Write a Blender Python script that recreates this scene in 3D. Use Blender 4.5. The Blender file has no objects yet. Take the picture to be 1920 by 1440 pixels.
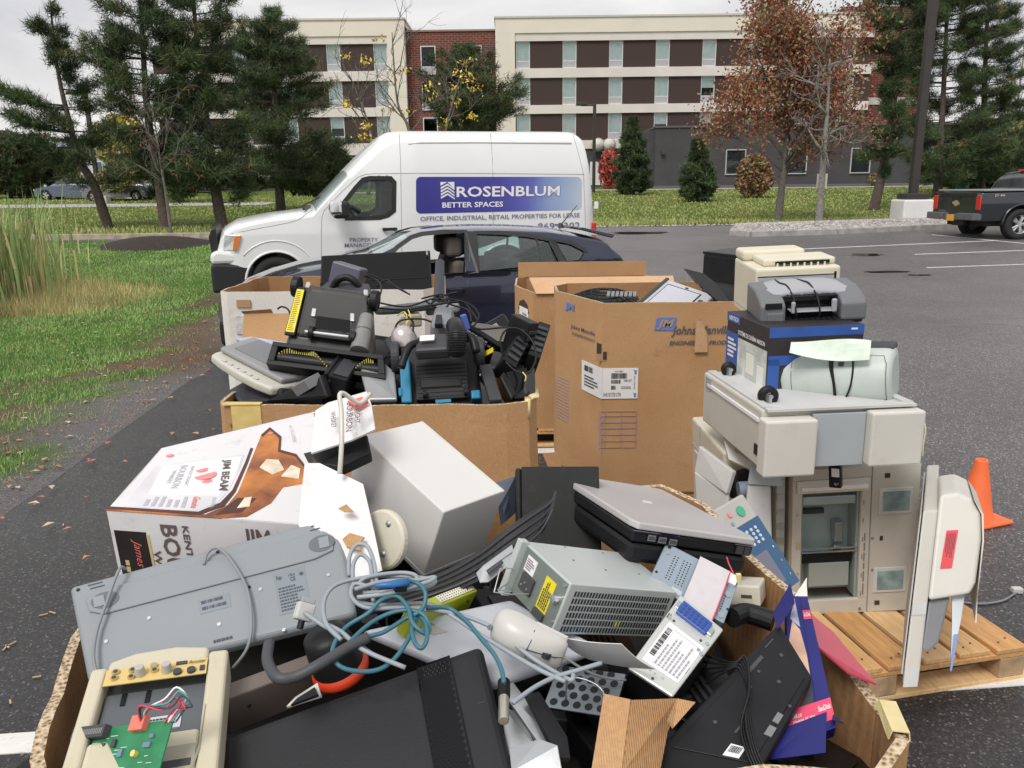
import bpy,bmesh,math,random
import numpy as np
from mathutils import Vector,Matrix,noise
R = math.radians
random.seed(7);rng = np.random.default_rng(7)
SC = bpy.context.scene
COL = SC.collection
# ------------------------------------------------------------------ camera, world, sun, exposure
FPX,CX,CY,CAMH = 1500.0,960.0,720.0,1.8
PITCH = math.atan(370.0 / FPX);ROLL = R(0.7)
_fw = np.array([0,math.cos(PITCH),-math.sin(PITCH)]);_up0 = np.array([0,math.sin(PITCH),math.cos(PITCH)]);_rt0 = np.array([1.0,0,0])
_rt = math.cos(ROLL) * _rt0 - math.sin(ROLL) * _up0
_up = math.sin(ROLL) * _rt0 + math.cos(ROLL) * _up0
RC = np.stack([_rt,_up,-_fw],axis=1) # columns: camera axes in the world
CC = np.array([0,0,CAMH])
cam = bpy.data.cameras.new('camera');cam.sensor_width = 36;cam.lens = 36 * FPX / 1920;cam.clip_start = .02;cam.clip_end = 900
camo = bpy.data.objects.new('camera',cam);COL.objects.link(camo);SC.camera = camo
camo.matrix_world = Matrix([[*RC[0],CC[0]],[*RC[1],CC[1]],[*RC[2],CC[2]],[0,0,0,1]])
SUN_EL,SUN_AZ = R(48),R(-35)
W = bpy.data.worlds.new('World');SC.world = W;W.use_nodes = True
def world():
 nt = W.node_tree;n = nt.nodes;l = nt.links
 bg = n['Background'];out = n['World Output']
 sky = n.new('ShaderNodeTexSky');sky.sky_type = 'NISHITA';sky.sun_disc = False;sky.sun_elevation = SUN_EL;sky.sun_rotation = SUN_AZ
 sky.air_density = 1.2;sky.dust_density = 3
 l.new(sky.outputs[0],bg.inputs[0]);bg.inputs[1].default_value = .07
 tc = n.new('ShaderNodeTexCoord');mp = n.new('ShaderNodeMapping');mp.inputs['Scale'].default_value = (1,1,3.2)
 nz = n.new('ShaderNodeTexNoise');nz.inputs['Scale'].default_value = 2.6;nz.inputs['Detail'].default_value = 7;nz.inputs['Roughness'].default_value = .55;nz.inputs['Distortion'].default_value = .4
 cr = n.new('ShaderNodeValToRGB');e = cr.color_ramp.elements
 e[0].position = .32;e[0].color = (.64,.635,.665,1);e[1].position = .66;e[1].color = (1.0,.98,.955,1)
 l.new(tc.outputs['Generated'],mp.inputs[0]);l.new(mp.outputs[0],nz.inputs['Vector']);l.new(nz.outputs[0],cr.inputs[0])
 b2 = n.new('ShaderNodeBackground');b2.inputs[1].default_value = .86;l.new(cr.outputs[0],b2.inputs[0])
 mx = n.new('ShaderNodeMixShader');mx.inputs[0].default_value = .88
 l.new(bg.outputs[0],mx.inputs[1]);l.new(b2.outputs[0],mx.inputs[2]);l.new(mx.outputs[0],out.inputs[0])
world()
sl = bpy.data.lights.new('sun','SUN');sl.energy = 1.8;sl.angle = R(22);sl.color = (1,.965,.92)
so = bpy.data.objects.new('sun',sl);COL.objects.link(so)
sd = Vector((math.sin(-SUN_AZ) * -1 * math.cos(SUN_EL),-math.cos(SUN_AZ) * math.cos(SUN_EL) * 1,math.sin(SUN_EL)))
SUN_DIR = Vector((-.35,-.62,.95)).normalized() # towards the sun
so.rotation_euler = SUN_DIR.to_track_quat('Z','Y').to_euler()
W.node_tree.nodes['Sky Texture'].sun_elevation = math.asin(SUN_DIR.z)
W.node_tree.nodes['Sky Texture'].sun_rotation = math.atan2(SUN_DIR.x,SUN_DIR.y)
SC.view_settings.view_transform = 'Standard';SC.view_settings.look = 'None';SC.view_settings.gamma = 1;SC.view_settings.use_curve_mapping = False
SC.view_settings.exposure = 0.3
SC.render.engine = 'CYCLES'
SC.cycles.max_bounces = 6;SC.cycles.transparent_max_bounces = 24;SC.cycles.use_denoising = True
# ------------------------------------------------------------------ pixels to the place
def ray(px,py):
 return RC @ np.array([(px - CX) / FPX,-(py - CY) / FPX,-1.0])
def atY(px,py,Y):
 d = ray(px,py);t = Y / d[1];return Vector(CC + d * t)
def atZ(px,py,z):
 d = ray(px,py);t = (z - CAMH) / d[2];return Vector(CC + d * t)
def atD(px,py,D):
 return Vector(CC + ray(px,py) * D)
def zt(x,y):
 if y < 13: return 0.0
 return .032 * (min(y,76) - 13)
def G(px,py):
 d = ray(px,py);t0,t1 = .5,150
 for _ in range(50):
  t = (t0 + t1) / 2;p = CC + d * t
  if p[2] > zt(p[0],p[1]): t0 = t
  else: t1 = t
 return Vector(p)
 # ------------------------------------------------------------------ pose solver: corners of a thing matched to where the photograph shows them
def _rot(q):
 q = q / np.linalg.norm(q,axis=1,keepdims=True);w,x,y,z = q.T
 return np.stack([np.stack([1-2*(y*y+z*z),2*(x*y-w*z),2*(x*z+w*y)],-1),np.stack([2*(x*y+w*z),1-2*(x*x+z*z),2*(y*z-w*x)],-1),np.stack([2*(x*z-w*y),2*(y*z+w*x),1-2*(x*x+y*y)],-1)],1)
CORN = np.array([[i,j,k] for i in (0,1) for j in (0,1) for k in (0,1)],float)
class F:
 """frame of a thing: unit box coordinates (0..1)^3 scaled by S, origin at the middle of its base"""
 def __init__(s,M,S): s.M = M;s.S = tuple(S)
 def l(s,p): return Vector(((p[0]-.5)*s.S[0],(p[1]-.5)*s.S[1],p[2]*s.S[2]))
 def w(s,p): return s.M @ s.l(p)
def fit(name,cor,dims,depth=None,near=None,sd=.12,up=None,seeds=40,flex=(1,1,1),vert=0):
 sd = min(sd,.15)
 uv = np.array([c[0] for c in cor],float);px = np.array([c[1] for c in cor],float)
 rs = np.random.default_rng(3);B = seeds
 q = rs.normal(size=(B,4));q /= np.linalg.norm(q,axis=1,keepdims=True)
 ld = np.log(np.array(dims,float));c = px.mean(0)
 if depth is None:
  e = np.linalg.norm(px.max(0) - px.min(0));D3 = (uv.max(0) - uv.min(0)) * np.array(dims);depth0 = FPX * np.linalg.norm(D3) * .75 / e
 else: depth0 = depth
 T0 = ray(c[0],c[1]) * depth0 + CC
 P = np.concatenate([q,np.tile(T0,(B,1)),np.tile(ld,(B,1))],1)
 cen = uv.mean(0);fl = np.array([sd * f for f in flex]);fl[fl == 0] = 1e-4
 def tf(P,U):
  Rm = _rot(P[:,:4]);S = np.exp(P[:,7:10]);X = (U[None] - cen) * S[:,None]
  return np.einsum('bij,bnj->bni',Rm,X) + P[:,None,4:7]
 def res(P):
  X = tf(P,uv) - CC;Cm = np.einsum('bni,ij->bnj',X,RC);z = np.minimum(Cm[...,2],-.02)
  r = np.stack([CX + FPX * Cm[...,0] / -z - px[:,0],CY - FPX * Cm[...,1] / -z - px[:,1]],-1).reshape(len(P),-1) / 3.5
  out = [r,(P[:,7:10] - ld) / fl,(np.linalg.norm(P[:,:4],axis=1,keepdims=True) - 1) * 10]
  zc = -(np.einsum('bi,ij->bj',P[:,4:7] - CC,RC)[:,2:3])
  if depth is not None: out.append((np.log(np.maximum(zc,.05)) - math.log(depth)) / .03)
  if vert: out.append(_rot(P[:,:4])[:,:2,2] * vert)
  return np.concatenate(out,1)
 lam = np.full(B,1e-1);r = res(P);cost = (r**2).sum(1)
 for it in range(60):
  J = np.stack([(res(P + 1e-5 * np.eye(10)[k]) - r) / 1e-5 for k in range(10)],-1)
  A = np.einsum('bmi,bmj->bij',J,J);g = np.einsum('bmi,bm->bi',J,r)
  dg = np.einsum('bii->bi',A)
  st = np.linalg.solve(A + (lam[:,None] * (dg + 1e-6))[:,:,None] * np.eye(10) + 1e-9 * np.eye(10),-g[...,None])[...,0]
  Pn = P + st;rn = res(Pn);cn = (rn**2).sum(1);ok = cn < cost
  P = np.where(ok[:,None],Pn,P);r = np.where(ok[:,None],rn,r);cost = np.where(ok,cn,cost);lam = np.where(ok,lam * .4,lam * 3).clip(1e-7,1e8)
 zall = -np.einsum('bni,ij->bnj',tf(P,CORN) - CC,RC)[...,2]
 sc = cost.copy();sc[zall.min(1) < .05] += 1e6
 if near is not None:
  zn = -np.einsum('bni,ij->bnj',tf(P,np.array([near],float)) - CC,RC)[...,0,2]
  sc += np.maximum(0,zn - zall.min(1)) * 4000
 if up is not None: sc += np.where(_rot(P[:,:4])[:,2,2] * up < 0,1e5,0)
 b = int(np.argmin(sc));Rm = _rot(P[b:b+1,:4])[0];S = np.exp(P[b,7:10])
 org = P[b,4:7] + Rm @ ((np.array([.5,.5,0]) - cen) * S)
 if sc[b] > 60 or __name__ != '__main__' or True: FITLOG.append('%-22s cost %8.1f  S %s  org %s' % (name,cost[b],np.round(S,3),np.round(org,2)))
 M = Matrix.Identity(4)
 for i in range(3):
  for j in range(3): M[i][j] = Rm[i,j]
  M[i][3] = org[i]
 return F(M,S)
FITLOG = []
class QF(F):
 """frame bent to four corners: quad (u, w) = 00 10 11 01 seen at px with distances D; v runs away from the viewer (flat=True: quad is (u, v), w rises to the viewer)"""
 def __init__(s,px,D,th,flat=False):
  s.Q = [atD(x,y,d) for (x,y),d in zip(px,D)];_n = (s.Q[1] - s.Q[0]).cross(s.Q[3] - s.Q[0]);_r = Vector(ray(*px[2]));s.Q[2] = Vector(CC) + _r * ((s.Q[0] - Vector(CC)).dot(_n) / _r.dot(_n));s.c = sum(s.Q,Vector((0,0,0))) / 4;n = (s.Q[2] - s.Q[0]).cross(s.Q[3] - s.Q[1]).normalized()
  if n.dot(s.c - Vector(CC)) < 0: n = -n
  s.n = n;s.flat = flat;s.M = Matrix.Translation(s.c);a = (s.Q[1] - s.Q[0]).length;b = (s.Q[3] - s.Q[0]).length;s.S = (a,b,th) if flat else (a,th,b);s.th = th
 def l(s,p):
  u,v,w = (p[0],1 - p[2],p[1]) if s.flat else p
  Q = s.Q;return (Q[0].lerp(Q[1],u)).lerp(Q[3].lerp(Q[2],u),w) + s.n * s.th * v - s.c
def frame(o,rz=0,S=(1,1,1),rx=0,ry=0):
 return F(Matrix.Translation(Vector(o)) @ Matrix.Rotation(rz,4,'Z') @ Matrix.Rotation(ry,4,'Y') @ Matrix.Rotation(rx,4,'X'),S)
 # ------------------------------------------------------------------ materials
def srgb(c):
 if isinstance(c,str): c = [int(c[i:i+2],16) / 255 for i in (0,2,4)]
 elif max(c) > 1: c = [v / 255 for v in c]
 else: return tuple(c[:3])
 return tuple((v / 12.92 if v <= .04045 else ((v + .055) / 1.055) ** 2.4) for v in c)
MATS = {}
def mat(name,col=(.5,.5,.5),rough=.5,metal=0,var=.1,vs=6,bump=0,bs=150,coat=0,spec=.5,trans=0,col2=None,emit=0,detail=4,dirt=0,alpha=1):
 if name in MATS: return MATS[name]
 m = bpy.data.materials.new(name);m.use_nodes = True;MATS[name] = m
 nt = m.node_tree;n = nt.nodes;l = nt.links;b = n['Principled BSDF']
 c = srgb(col);c2 = srgb(col2) if col2 is not None else tuple(v * (1 - var) for v in c)
 tc = n.new('ShaderNodeTexCoord');nz = n.new('ShaderNodeTexNoise');nz.inputs['Scale'].default_value = vs;nz.inputs['Detail'].default_value = detail
 l.new(tc.outputs['Object'],nz.inputs['Vector'])
 cr = n.new('ShaderNodeValToRGB');cr.color_ramp.elements[0].position = .36;cr.color_ramp.elements[1].position = .64
 cr.color_ramp.elements[0].color = (*c2,1);cr.color_ramp.elements[1].color = (*c,1)
 l.new(nz.outputs[0],cr.inputs[0]);last = cr.outputs[0]
 if dirt:
  dirt = min(.6,dirt * 2.4)
  n2 = n.new('ShaderNodeTexNoise');n2.inputs['Scale'].default_value = vs * 3.1;n2.inputs['Detail'].default_value = 8;n2.inputs['Roughness'].default_value = .7
  l.new(tc.outputs['Object'],n2.inputs['Vector'])
  r2 = n.new('ShaderNodeValToRGB');r2.color_ramp.elements[0].position = .56;r2.color_ramp.elements[1].position = .74
  r2.color_ramp.elements[0].color = (0,0,0,1);r2.color_ramp.elements[1].color = (dirt,dirt,dirt,1);l.new(n2.outputs[0],r2.inputs[0])
  mx = n.new('ShaderNodeMixRGB');l.new(r2.outputs[0],mx.inputs[0]);l.new(last,mx.inputs[1]);mx.inputs[2].default_value = (.16,.13,.10,1);last = mx.outputs[0]
 l.new(last,b.inputs['Base Color'])
 rr = n.new('ShaderNodeMapRange');rr.inputs['To Min'].default_value = max(0,rough - .06);rr.inputs['To Max'].default_value = min(1,rough + .1);l.new(nz.outputs[0],rr.inputs[0]);l.new(rr.outputs[0],b.inputs['Roughness'])
 b.inputs['Metallic'].default_value = metal;b.inputs['Specular IOR Level'].default_value = spec
 if coat: b.inputs['Coat Weight'].default_value = coat;b.inputs['Coat Roughness'].default_value = .04
 if trans: b.inputs['Transmission Weight'].default_value = trans
 if emit: b.inputs['Emission Color'].default_value = (*c,1);b.inputs['Emission Strength'].default_value = emit
 if bump:
  n3 = n.new('ShaderNodeTexNoise');n3.inputs['Scale'].default_value = bs;n3.inputs['Detail'].default_value = 3;l.new(tc.outputs['Object'],n3.inputs['Vector'])
  bp = n.new('ShaderNodeBump');bp.inputs['Strength'].default_value = bump;bp.inputs['Distance'].default_value = .004;l.new(n3.outputs[0],bp.inputs['Height']);l.new(bp.outputs[0],b.inputs['Normal'])
 return m
def glass(name,tint,rough=.02,clear=.8,gloss=.5):
 if name in MATS: return MATS[name]
 m = bpy.data.materials.new(name);m.use_nodes = True;MATS[name] = m;nt = m.node_tree;n = nt.nodes;l = nt.links;n.remove(n['Principled BSDF'])
 t = n.new('ShaderNodeBsdfTransparent');t.inputs[0].default_value = (*[v * clear for v in srgb(tint)],1)
 g = n.new('ShaderNodeBsdfGlossy');g.inputs['Roughness'].default_value = rough;g.inputs[0].default_value = (.9,.9,.9,1)
 lw = n.new('ShaderNodeFresnel');lw.inputs[0].default_value = 1.5
 ml = n.new('ShaderNodeMath');ml.operation = 'MULTIPLY';ml.inputs[1].default_value = gloss * 2;l.new(lw.outputs[0],ml.inputs[0])
 mx = n.new('ShaderNodeMixShader');l.new(ml.outputs[0],mx.inputs[0]);l.new(t.outputs[0],mx.inputs[1]);l.new(g.outputs[0],mx.inputs[2]);l.new(mx.outputs[0],n['Material Output'].inputs[0])
 return m
 # ------------------------------------------------------------------ things, parts, mesh collector
def thing(name,label,cat,f=None,group=None,kind=None):
 o = bpy.data.objects.new(name,None);COL.objects.link(o);o.empty_display_size = .1
 if f is not None: o.matrix_world = f.M if isinstance(f,F) else Matrix.Translation(Vector(f))
 return tag(o,label,cat,group,kind)
def tag(o,label=None,cat=None,group=None,kind=None):
 if label: o['label'] = label
 if cat: o['category'] = cat
 if group: o['group'] = group
 if kind: o['kind'] = kind
 return o
class MB:
 def __init__(s,S=None): s.v = [];s.f = [];s.m = [];s.S = S if isinstance(S,QF) else S.S if isinstance(S,F) else S;s.cur = 0
 def p(s,q):
  if s.S is None: return (q[0],q[1],q[2])
  if isinstance(s.S,QF): return tuple(s.S.l(q))
  return ((q[0]-.5)*s.S[0],(q[1]-.5)*s.S[1],q[2]*s.S[2])
 def raw(s,vs,fs):
  b = len(s.v);s.v += [tuple(x) for x in vs];s.f += [tuple(b + i for i in f) for f in fs];s.m += [s.cur] * len(fs);return s
 def mi(s,i): s.cur = i;return s
 def hexa(s,P): return s.raw([s.p(q) for q in P],[(0,3,2,1),(4,5,6,7),(0,1,5,4),(1,2,6,5),(2,3,7,6),(3,0,4,7)])
 def box(s,x0,x1,y0,y1,z0,z1): return s.hexa([(x0,y0,z0),(x1,y0,z0),(x1,y1,z0),(x0,y1,z0),(x0,y0,z1),(x1,y0,z1),(x1,y1,z1),(x0,y1,z1)])
 def poly(s,pts): return s.raw([s.p(q) for q in pts],[tuple(range(len(pts)))])
 def prism(s,pts,ax,a,b):
  n = len(pts);mk = (lambda q,h: (h,q[0],q[1])) if ax == 0 else (lambda q,h: (q[0],h,q[1])) if ax == 1 else (lambda q,h: (q[0],q[1],h))
  vs = [s.p(mk(q,a)) for q in pts] + [s.p(mk(q,b)) for q in pts]
  return s.raw(vs,[tuple(range(n))[::-1],tuple(range(n,2*n))] + [(i,(i+1) % n,n + (i+1) % n,n + i) for i in range(n)])
 def cyl(s,p,ax,r,h,n=20,r2=None,cap=True):
  p = Vector(s.p(p));ax = Vector(ax).normalized();a = ax.orthogonal().normalized();b = ax.cross(a);r2 = r if r2 is None else r2
  vs = [p + (a * math.cos(t) + b * math.sin(t)) * r for t in [2*math.pi*i/n for i in range(n)]] + [p + ax * h + (a * math.cos(t) + b * math.sin(t)) * r2 for t in [2*math.pi*i/n for i in range(n)]]
  return s.raw(vs,[(i,(i+1) % n,n + (i+1) % n,n + i) for i in range(n)] + ([tuple(range(n))[::-1],tuple(range(n,2*n))] if cap else []))
 def tube(s,pts,r,n=8,sm=0,closed=False):
  P = [Vector(s.p(q)) for q in pts]
  if sm: P = spline(P,sm)
  rr = r if isinstance(r,(list,tuple)) else [r] * len(P)
  if len(rr) != len(P): rr = [np.interp(i / (len(P) - 1),np.linspace(0,1,len(rr)),rr) for i in range(len(P))]
  vs = [];up = None
  for i,q in enumerate(P):
   t = (P[min(i+1,len(P)-1)] - P[max(i-1,0)])
   t = t.normalized() if t.length > 1e-9 else Vector((0,0,1))
   a = (up - t * up.dot(t)) if up is not None else t.orthogonal()
   if a.length < 1e-6: a = t.orthogonal()
   a.normalize();up = a;b = t.cross(a)
   vs += [q + (a * math.cos(2*math.pi*k/n) + b * math.sin(2*math.pi*k/n)) * rr[i] for k in range(n)]
  fs = [(i*n+k,i*n+(k+1) % n,(i+1)*n+(k+1) % n,(i+1)*n+k) for i in range(len(P)-1) for k in range(n)] + [tuple(range(n))[::-1],tuple(range((len(P)-1)*n,len(P)*n))]
  return s.raw(vs,fs)
 def lathe(s,prof,o=(0,0,0),ax=(0,0,1),n=28,arc=2*math.pi):
  o = Vector(s.p(o));ax = Vector(ax).normalized();a = ax.orthogonal().normalized();b = ax.cross(a);vs = [];full = arc > 6.28;m = n if full else n + 1
  for r,h in prof: vs += [o + ax * h + (a * math.cos(arc*k/n) + b * math.sin(arc*k/n)) * r for k in range(m)]
  return s.raw(vs,[(i*m+k,i*m+(k+1) % m,(i+1)*m+(k+1) % m,(i+1)*m+k) for i in range(len(prof)-1) for k in range(n)])
 def grid(s,pts): # pts[i][j] rows of points (already local)
  h = len(pts);w = len(pts[0]);return s.raw([q for row in pts for q in row],[(i*w+j,i*w+j+1,(i+1)*w+j+1,(i+1)*w+j) for i in range(h-1) for j in range(w-1)])
 def build(s,name,mats,par=None,bevel=0,smooth=False,f=None,solid=0,seg=2,sub=0):
  me = bpy.data.meshes.new(name);me.from_pydata(s.v,[],s.f)
  mats = mats if isinstance(mats,(list,tuple)) else [mats]
  for m in mats: me.materials.append(m)
  if len(mats) > 1: me.polygons.foreach_set('material_index',s.m)
  me.validate()
  if smooth: me.polygons.foreach_set('use_smooth',[True] * len(me.polygons))
  o = bpy.data.objects.new(name,me);COL.objects.link(o)
  if par is not None: o.parent = par
  if f is not None: o.matrix_world = f.M if isinstance(f,F) else Matrix.Translation(Vector(f))
  if solid: md = o.modifiers.new('s','SOLIDIFY');md.thickness = solid;md.offset = 0
  if sub: md = o.modifiers.new('d','SUBSURF');md.levels = sub;md.render_levels = sub
  if bevel: md = o.modifiers.new('b','BEVEL');md.width = bevel;md.segments = seg;md.limit_method = 'ANGLE';md.angle_limit = R(35);md.use_clamp_overlap = True
  if smooth and bevel is not None:
   try: md = o.modifiers.new('w','WEIGHTED_NORMAL') if bevel else None
   except Exception: pass
  return o
def spline(P,k):
 P = [Vector(p) for p in P];out = []
 for i in range(len(P) - 1):
  a = P[max(i-1,0)];b = P[i];c = P[i+1];d = P[min(i+2,len(P)-1)]
  for j in range(k):
   t = j / k;out.append(.5 * ((2*b) + (c-a)*t + (2*a-5*b+4*c-d)*t*t + (3*b-a-3*c+d)*t**3))
 out.append(P[-1]);return out
 # ------------------------------------------------------------------ text and decals
_TX = {}
def textgeo(s,bold=0,shear=0):
 k = (s,bold,shear)
 if k in _TX: return _TX[k]
 cu = bpy.data.curves.new('t','FONT');cu.body = s;cu.resolution_u = 2;cu.offset = bold;cu.shear = shear
 ob = bpy.data.objects.new('t',cu);COL.objects.link(ob);dg = bpy.context.evaluated_depsgraph_get();dg.update()
 me = bpy.data.meshes.new_from_object(ob.evaluated_get(dg));vs = [v.co.copy() for v in me.vertices];fs = [tuple(p.vertices) for p in me.polygons]
 bpy.data.objects.remove(ob);bpy.data.curves.remove(cu);bpy.data.meshes.remove(me)
 x0 = min(v.x for v in vs);x1 = max(v.x for v in vs);y0 = min(v.y for v in vs);y1 = max(v.y for v in vs)
 _TX[k] = ([((v.x-x0)/(x1-x0),(v.y-y0)/max(y1-y0,1e-6)) for v in vs],fs);return _TX[k]
class Face:
 """a flat face of a thing: o, ux, uy are its corner and the two neighbouring corners in unit box coordinates"""
 def __init__(s,f,par,o,ux,uy,lift=0):
  s.f = f;s.par = par;s.o = f.l(o);s.ex = f.l(ux) - s.o;s.ey = f.l(uy) - s.o;s.n = s.ex.cross(s.ey).normalized();s.o = s.o + s.n * lift
 def at(s,x,y,h=0): return s.o + s.ex * x + s.ey * y + s.n * h
 def rects(s,name,m,rs,h=.0012,b=0,base=0,bevel=0,lab=None):
  mb = MB()
  for x0,x1,y0,y1 in rs: mb.hexa([s.at(x0,y0,base-.0004),s.at(x1,y0,base-.0004),s.at(x1,y1,base-.0004),s.at(x0,y1,base-.0004),s.at(x0,y0,base+h),s.at(x1,y0,base+h),s.at(x1,y1,base+h),s.at(x0,y1,base+h)])
  o = mb.build(name,m,s.par,bevel=bevel)
  if lab: o['label'] = lab
  return o
 def polys(s,name,m,ps,h=.0012,base=0,bevel=0):
  mb = MB()
  for pts in ps:
   n = len(pts);mb.raw([s.at(x,y,base-.0004) for x,y in pts] + [s.at(x,y,base+h) for x,y in pts],[tuple(range(n))[::-1],tuple(range(n,2*n))] + [(i,(i+1) % n,n+(i+1) % n,n+i) for i in range(n)])
  return mb.build(name,m,s.par,bevel=bevel)
 def text(s,m,items,name='lettering',h=.0016,bold=.008,shear=0,bars=None):
  """items: (string, x, y, x2, y2[, angle]) baseline left, width/height as fractions; rot in quarter turns"""
  mb = MB()
  for it in items:
   t,x0,x1,y0,y1 = it[:5];q = it[5] if len(it) > 5 else 0
   vs,fs = textgeo(t,bold,shear)
   def mp(a,b):
    if q == 0: return s.at(x0 + (x1-x0)*a,y0 + (y1-y0)*b,h)
    if q == 1: return s.at(x1 - (x1-x0)*b,y0 + (y1-y0)*a,h)
    if q == 3: return s.at(x0 + (x1-x0)*b,y1 - (y1-y0)*a,h)
    return s.at(x1 - (x1-x0)*a,y1 - (y1-y0)*b,h)
   mb.raw([mp(a,b) for a,b in vs],fs)
  return mb.build(name,m,s.par)
 def barcode(s,m,x0,x1,y0,y1,n=22,vert=False,name='barcode',h=.0018):
  rs = [];t = 0;rnd = random.Random(int(x0*997+n))
  ws = [rnd.choice([1,1,2,3]) for _ in range(2*n)];tot = sum(ws)
  for i,w_ in enumerate(ws):
   if i % 2 == 0:
    a,b = t / tot,(t + w_) / tot
    rs.append((x0,x1,y0+(y1-y0)*a,y0+(y1-y0)*b) if vert else (x0+(x1-x0)*a,x0+(x1-x0)*b,y0,y1))
   t += w_
  return s.rects(name,m,rs,h=h)
 def fine(s,m,x0,x1,y0,y1,rows,vert=False,name='fine_print',h=.0017,fill=.5,seed=1):
  rnd = random.Random(seed);rs = []
  for k in range(rows):
   c = (k + .5) / rows;hh = .5 / rows * fill;t = 0;end = rnd.uniform(.6,1)
   while t < end:
    w_ = rnd.uniform(.04,.13);a,b = t,min(end,t + w_);t += w_ + .025
    if vert: rs.append((x0+(x1-x0)*(c-hh),x0+(x1-x0)*(c+hh),y0+(y1-y0)*a,y0+(y1-y0)*b))
    else: rs.append((x0+(x1-x0)*a,x0+(x1-x0)*b,y1-(y1-y0)*(c+hh),y1-(y1-y0)*(c-hh)))
  return s.rects(name,m,rs,h=h)
 def discs(s,name,m,cs,h=.0015,base=0,n=14):
  mb = MB()
  for x,y,r in cs: mb.cyl(s.at(x,y,base-.0004),s.n,r,h+.0004,n)
  return mb.build(name,m,s.par)
class QFace(Face):
 """decals on a bent face given by its four corners (local), n towards the viewer"""
 def __init__(s,par,q,n): s.par = par;s.q = [Vector(v) for v in q];s.n = Vector(n).normalized()
 def at(s,x,y,h=0): q = s.q;return q[0].lerp(q[1],x).lerp(q[3].lerp(q[2],x),y) + s.n * h
def copy_tree(o,parent=None,name=None):
 c = o.copy();COL.objects.link(c);c.parent = parent
 for ch in [x for x in bpy.data.objects if x.parent is o]: copy_tree(ch,c)
 return c
 # ------------------------------------------------------------------ the ground
def node_mat(name):
 m = bpy.data.materials.new(name);m.use_nodes = True;MATS[name] = m
 nt = m.node_tree;return m,nt.nodes,nt.links,nt.nodes['Principled BSDF']
def nz_(n,l,vec,sc,det=4,rough=.5,dist=0):
 z = n.new('ShaderNodeTexNoise');z.inputs['Scale'].default_value = sc;z.inputs['Detail'].default_value = det;z.inputs['Roughness'].default_value = rough;z.inputs['Distortion'].default_value = dist;l.new(vec,z.inputs['Vector']);return z.outputs[0]
def ramp_(n,l,f,stops):
 c = n.new('ShaderNodeValToRGB');e = c.color_ramp.elements
 while len(e) < len(stops): e.new(.5)
 for k,(p,col) in enumerate(stops): e[k].position = p;e[k].color = (*col,1)
 l.new(f,c.inputs[0]);return c.outputs[0]
def mix_(n,l,f,a,b,mode='MIX'):
 x = n.new('ShaderNodeMixRGB');x.blend_type = mode
 for i,v in enumerate((f,a,b)):
  if isinstance(v,(int,float)): x.inputs[i].default_value = v
  elif isinstance(v,tuple): x.inputs[i].default_value = (*v,1)
  else: l.new(v,x.inputs[i])
 return x.outputs[0]
def asphalt_mat():
 m,n,l,b = node_mat('asphalt');g = n.new('ShaderNodeNewGeometry');v = g.outputs['Position']
 vo = n.new('ShaderNodeTexVoronoi');vo.inputs['Scale'].default_value = 130;l.new(v,vo.inputs['Vector'])
 hs = n.new('ShaderNodeSeparateColor');l.new(vo.outputs['Color'],hs.inputs[0])
 spk = ramp_(n,l,hs.outputs[0],[(0,(.011,.011,.012)),(.55,(.022,.0215,.022)),(.86,(.042,.04,.039)),(.97,(.10,.097,.09)),(1,(.19,.18,.17))])
 big = nz_(n,l,v,.55,5,.6)
 spk = mix_(n,l,.8,spk,ramp_(n,l,big,[(.3,(.75,.75,.76)),(.7,(1.25,1.22,1.2))]),'MULTIPLY')
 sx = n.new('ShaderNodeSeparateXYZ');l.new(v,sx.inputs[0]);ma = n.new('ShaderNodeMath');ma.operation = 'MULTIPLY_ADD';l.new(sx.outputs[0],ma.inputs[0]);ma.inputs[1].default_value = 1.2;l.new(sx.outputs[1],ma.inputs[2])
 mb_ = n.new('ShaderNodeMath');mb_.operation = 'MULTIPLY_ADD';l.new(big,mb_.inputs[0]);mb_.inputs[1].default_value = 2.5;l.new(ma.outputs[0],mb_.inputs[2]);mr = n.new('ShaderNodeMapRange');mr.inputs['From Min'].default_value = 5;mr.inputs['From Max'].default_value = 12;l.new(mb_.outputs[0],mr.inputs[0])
 spk = mix_(n,l,1.0,spk,ramp_(n,l,mr.outputs[0],[(0,(.85,.85,.87)),(1,(3.6,3.45,3.48))]),'MULTIPLY') # base colour grows paler from near left to far right
 l.new(spk,b.inputs['Base Color'])
 wet = nz_(n,l,v,.35,4,.55,.6)
 rr = ramp_(n,l,wet,[(.34,(.38,.38,.38)),(.6,(.50,.50,.50))]);l.new(rr,b.inputs['Roughness'])
 b.inputs['Specular IOR Level'].default_value = .48;b.inputs['Sheen Weight'].default_value = .08;b.inputs['Sheen Roughness'].default_value = .5
 fine = nz_(n,l,v,160,3,.6);bp = n.new('ShaderNodeBump');bp.inputs['Strength'].default_value = .22;bp.inputs['Distance'].default_value = .008
 ad = mix_(n,l,.6,fine,hs.outputs[0]);l.new(ad,bp.inputs['Height']);l.new(bp.outputs[0],b.inputs['Normal']);return m
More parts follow.
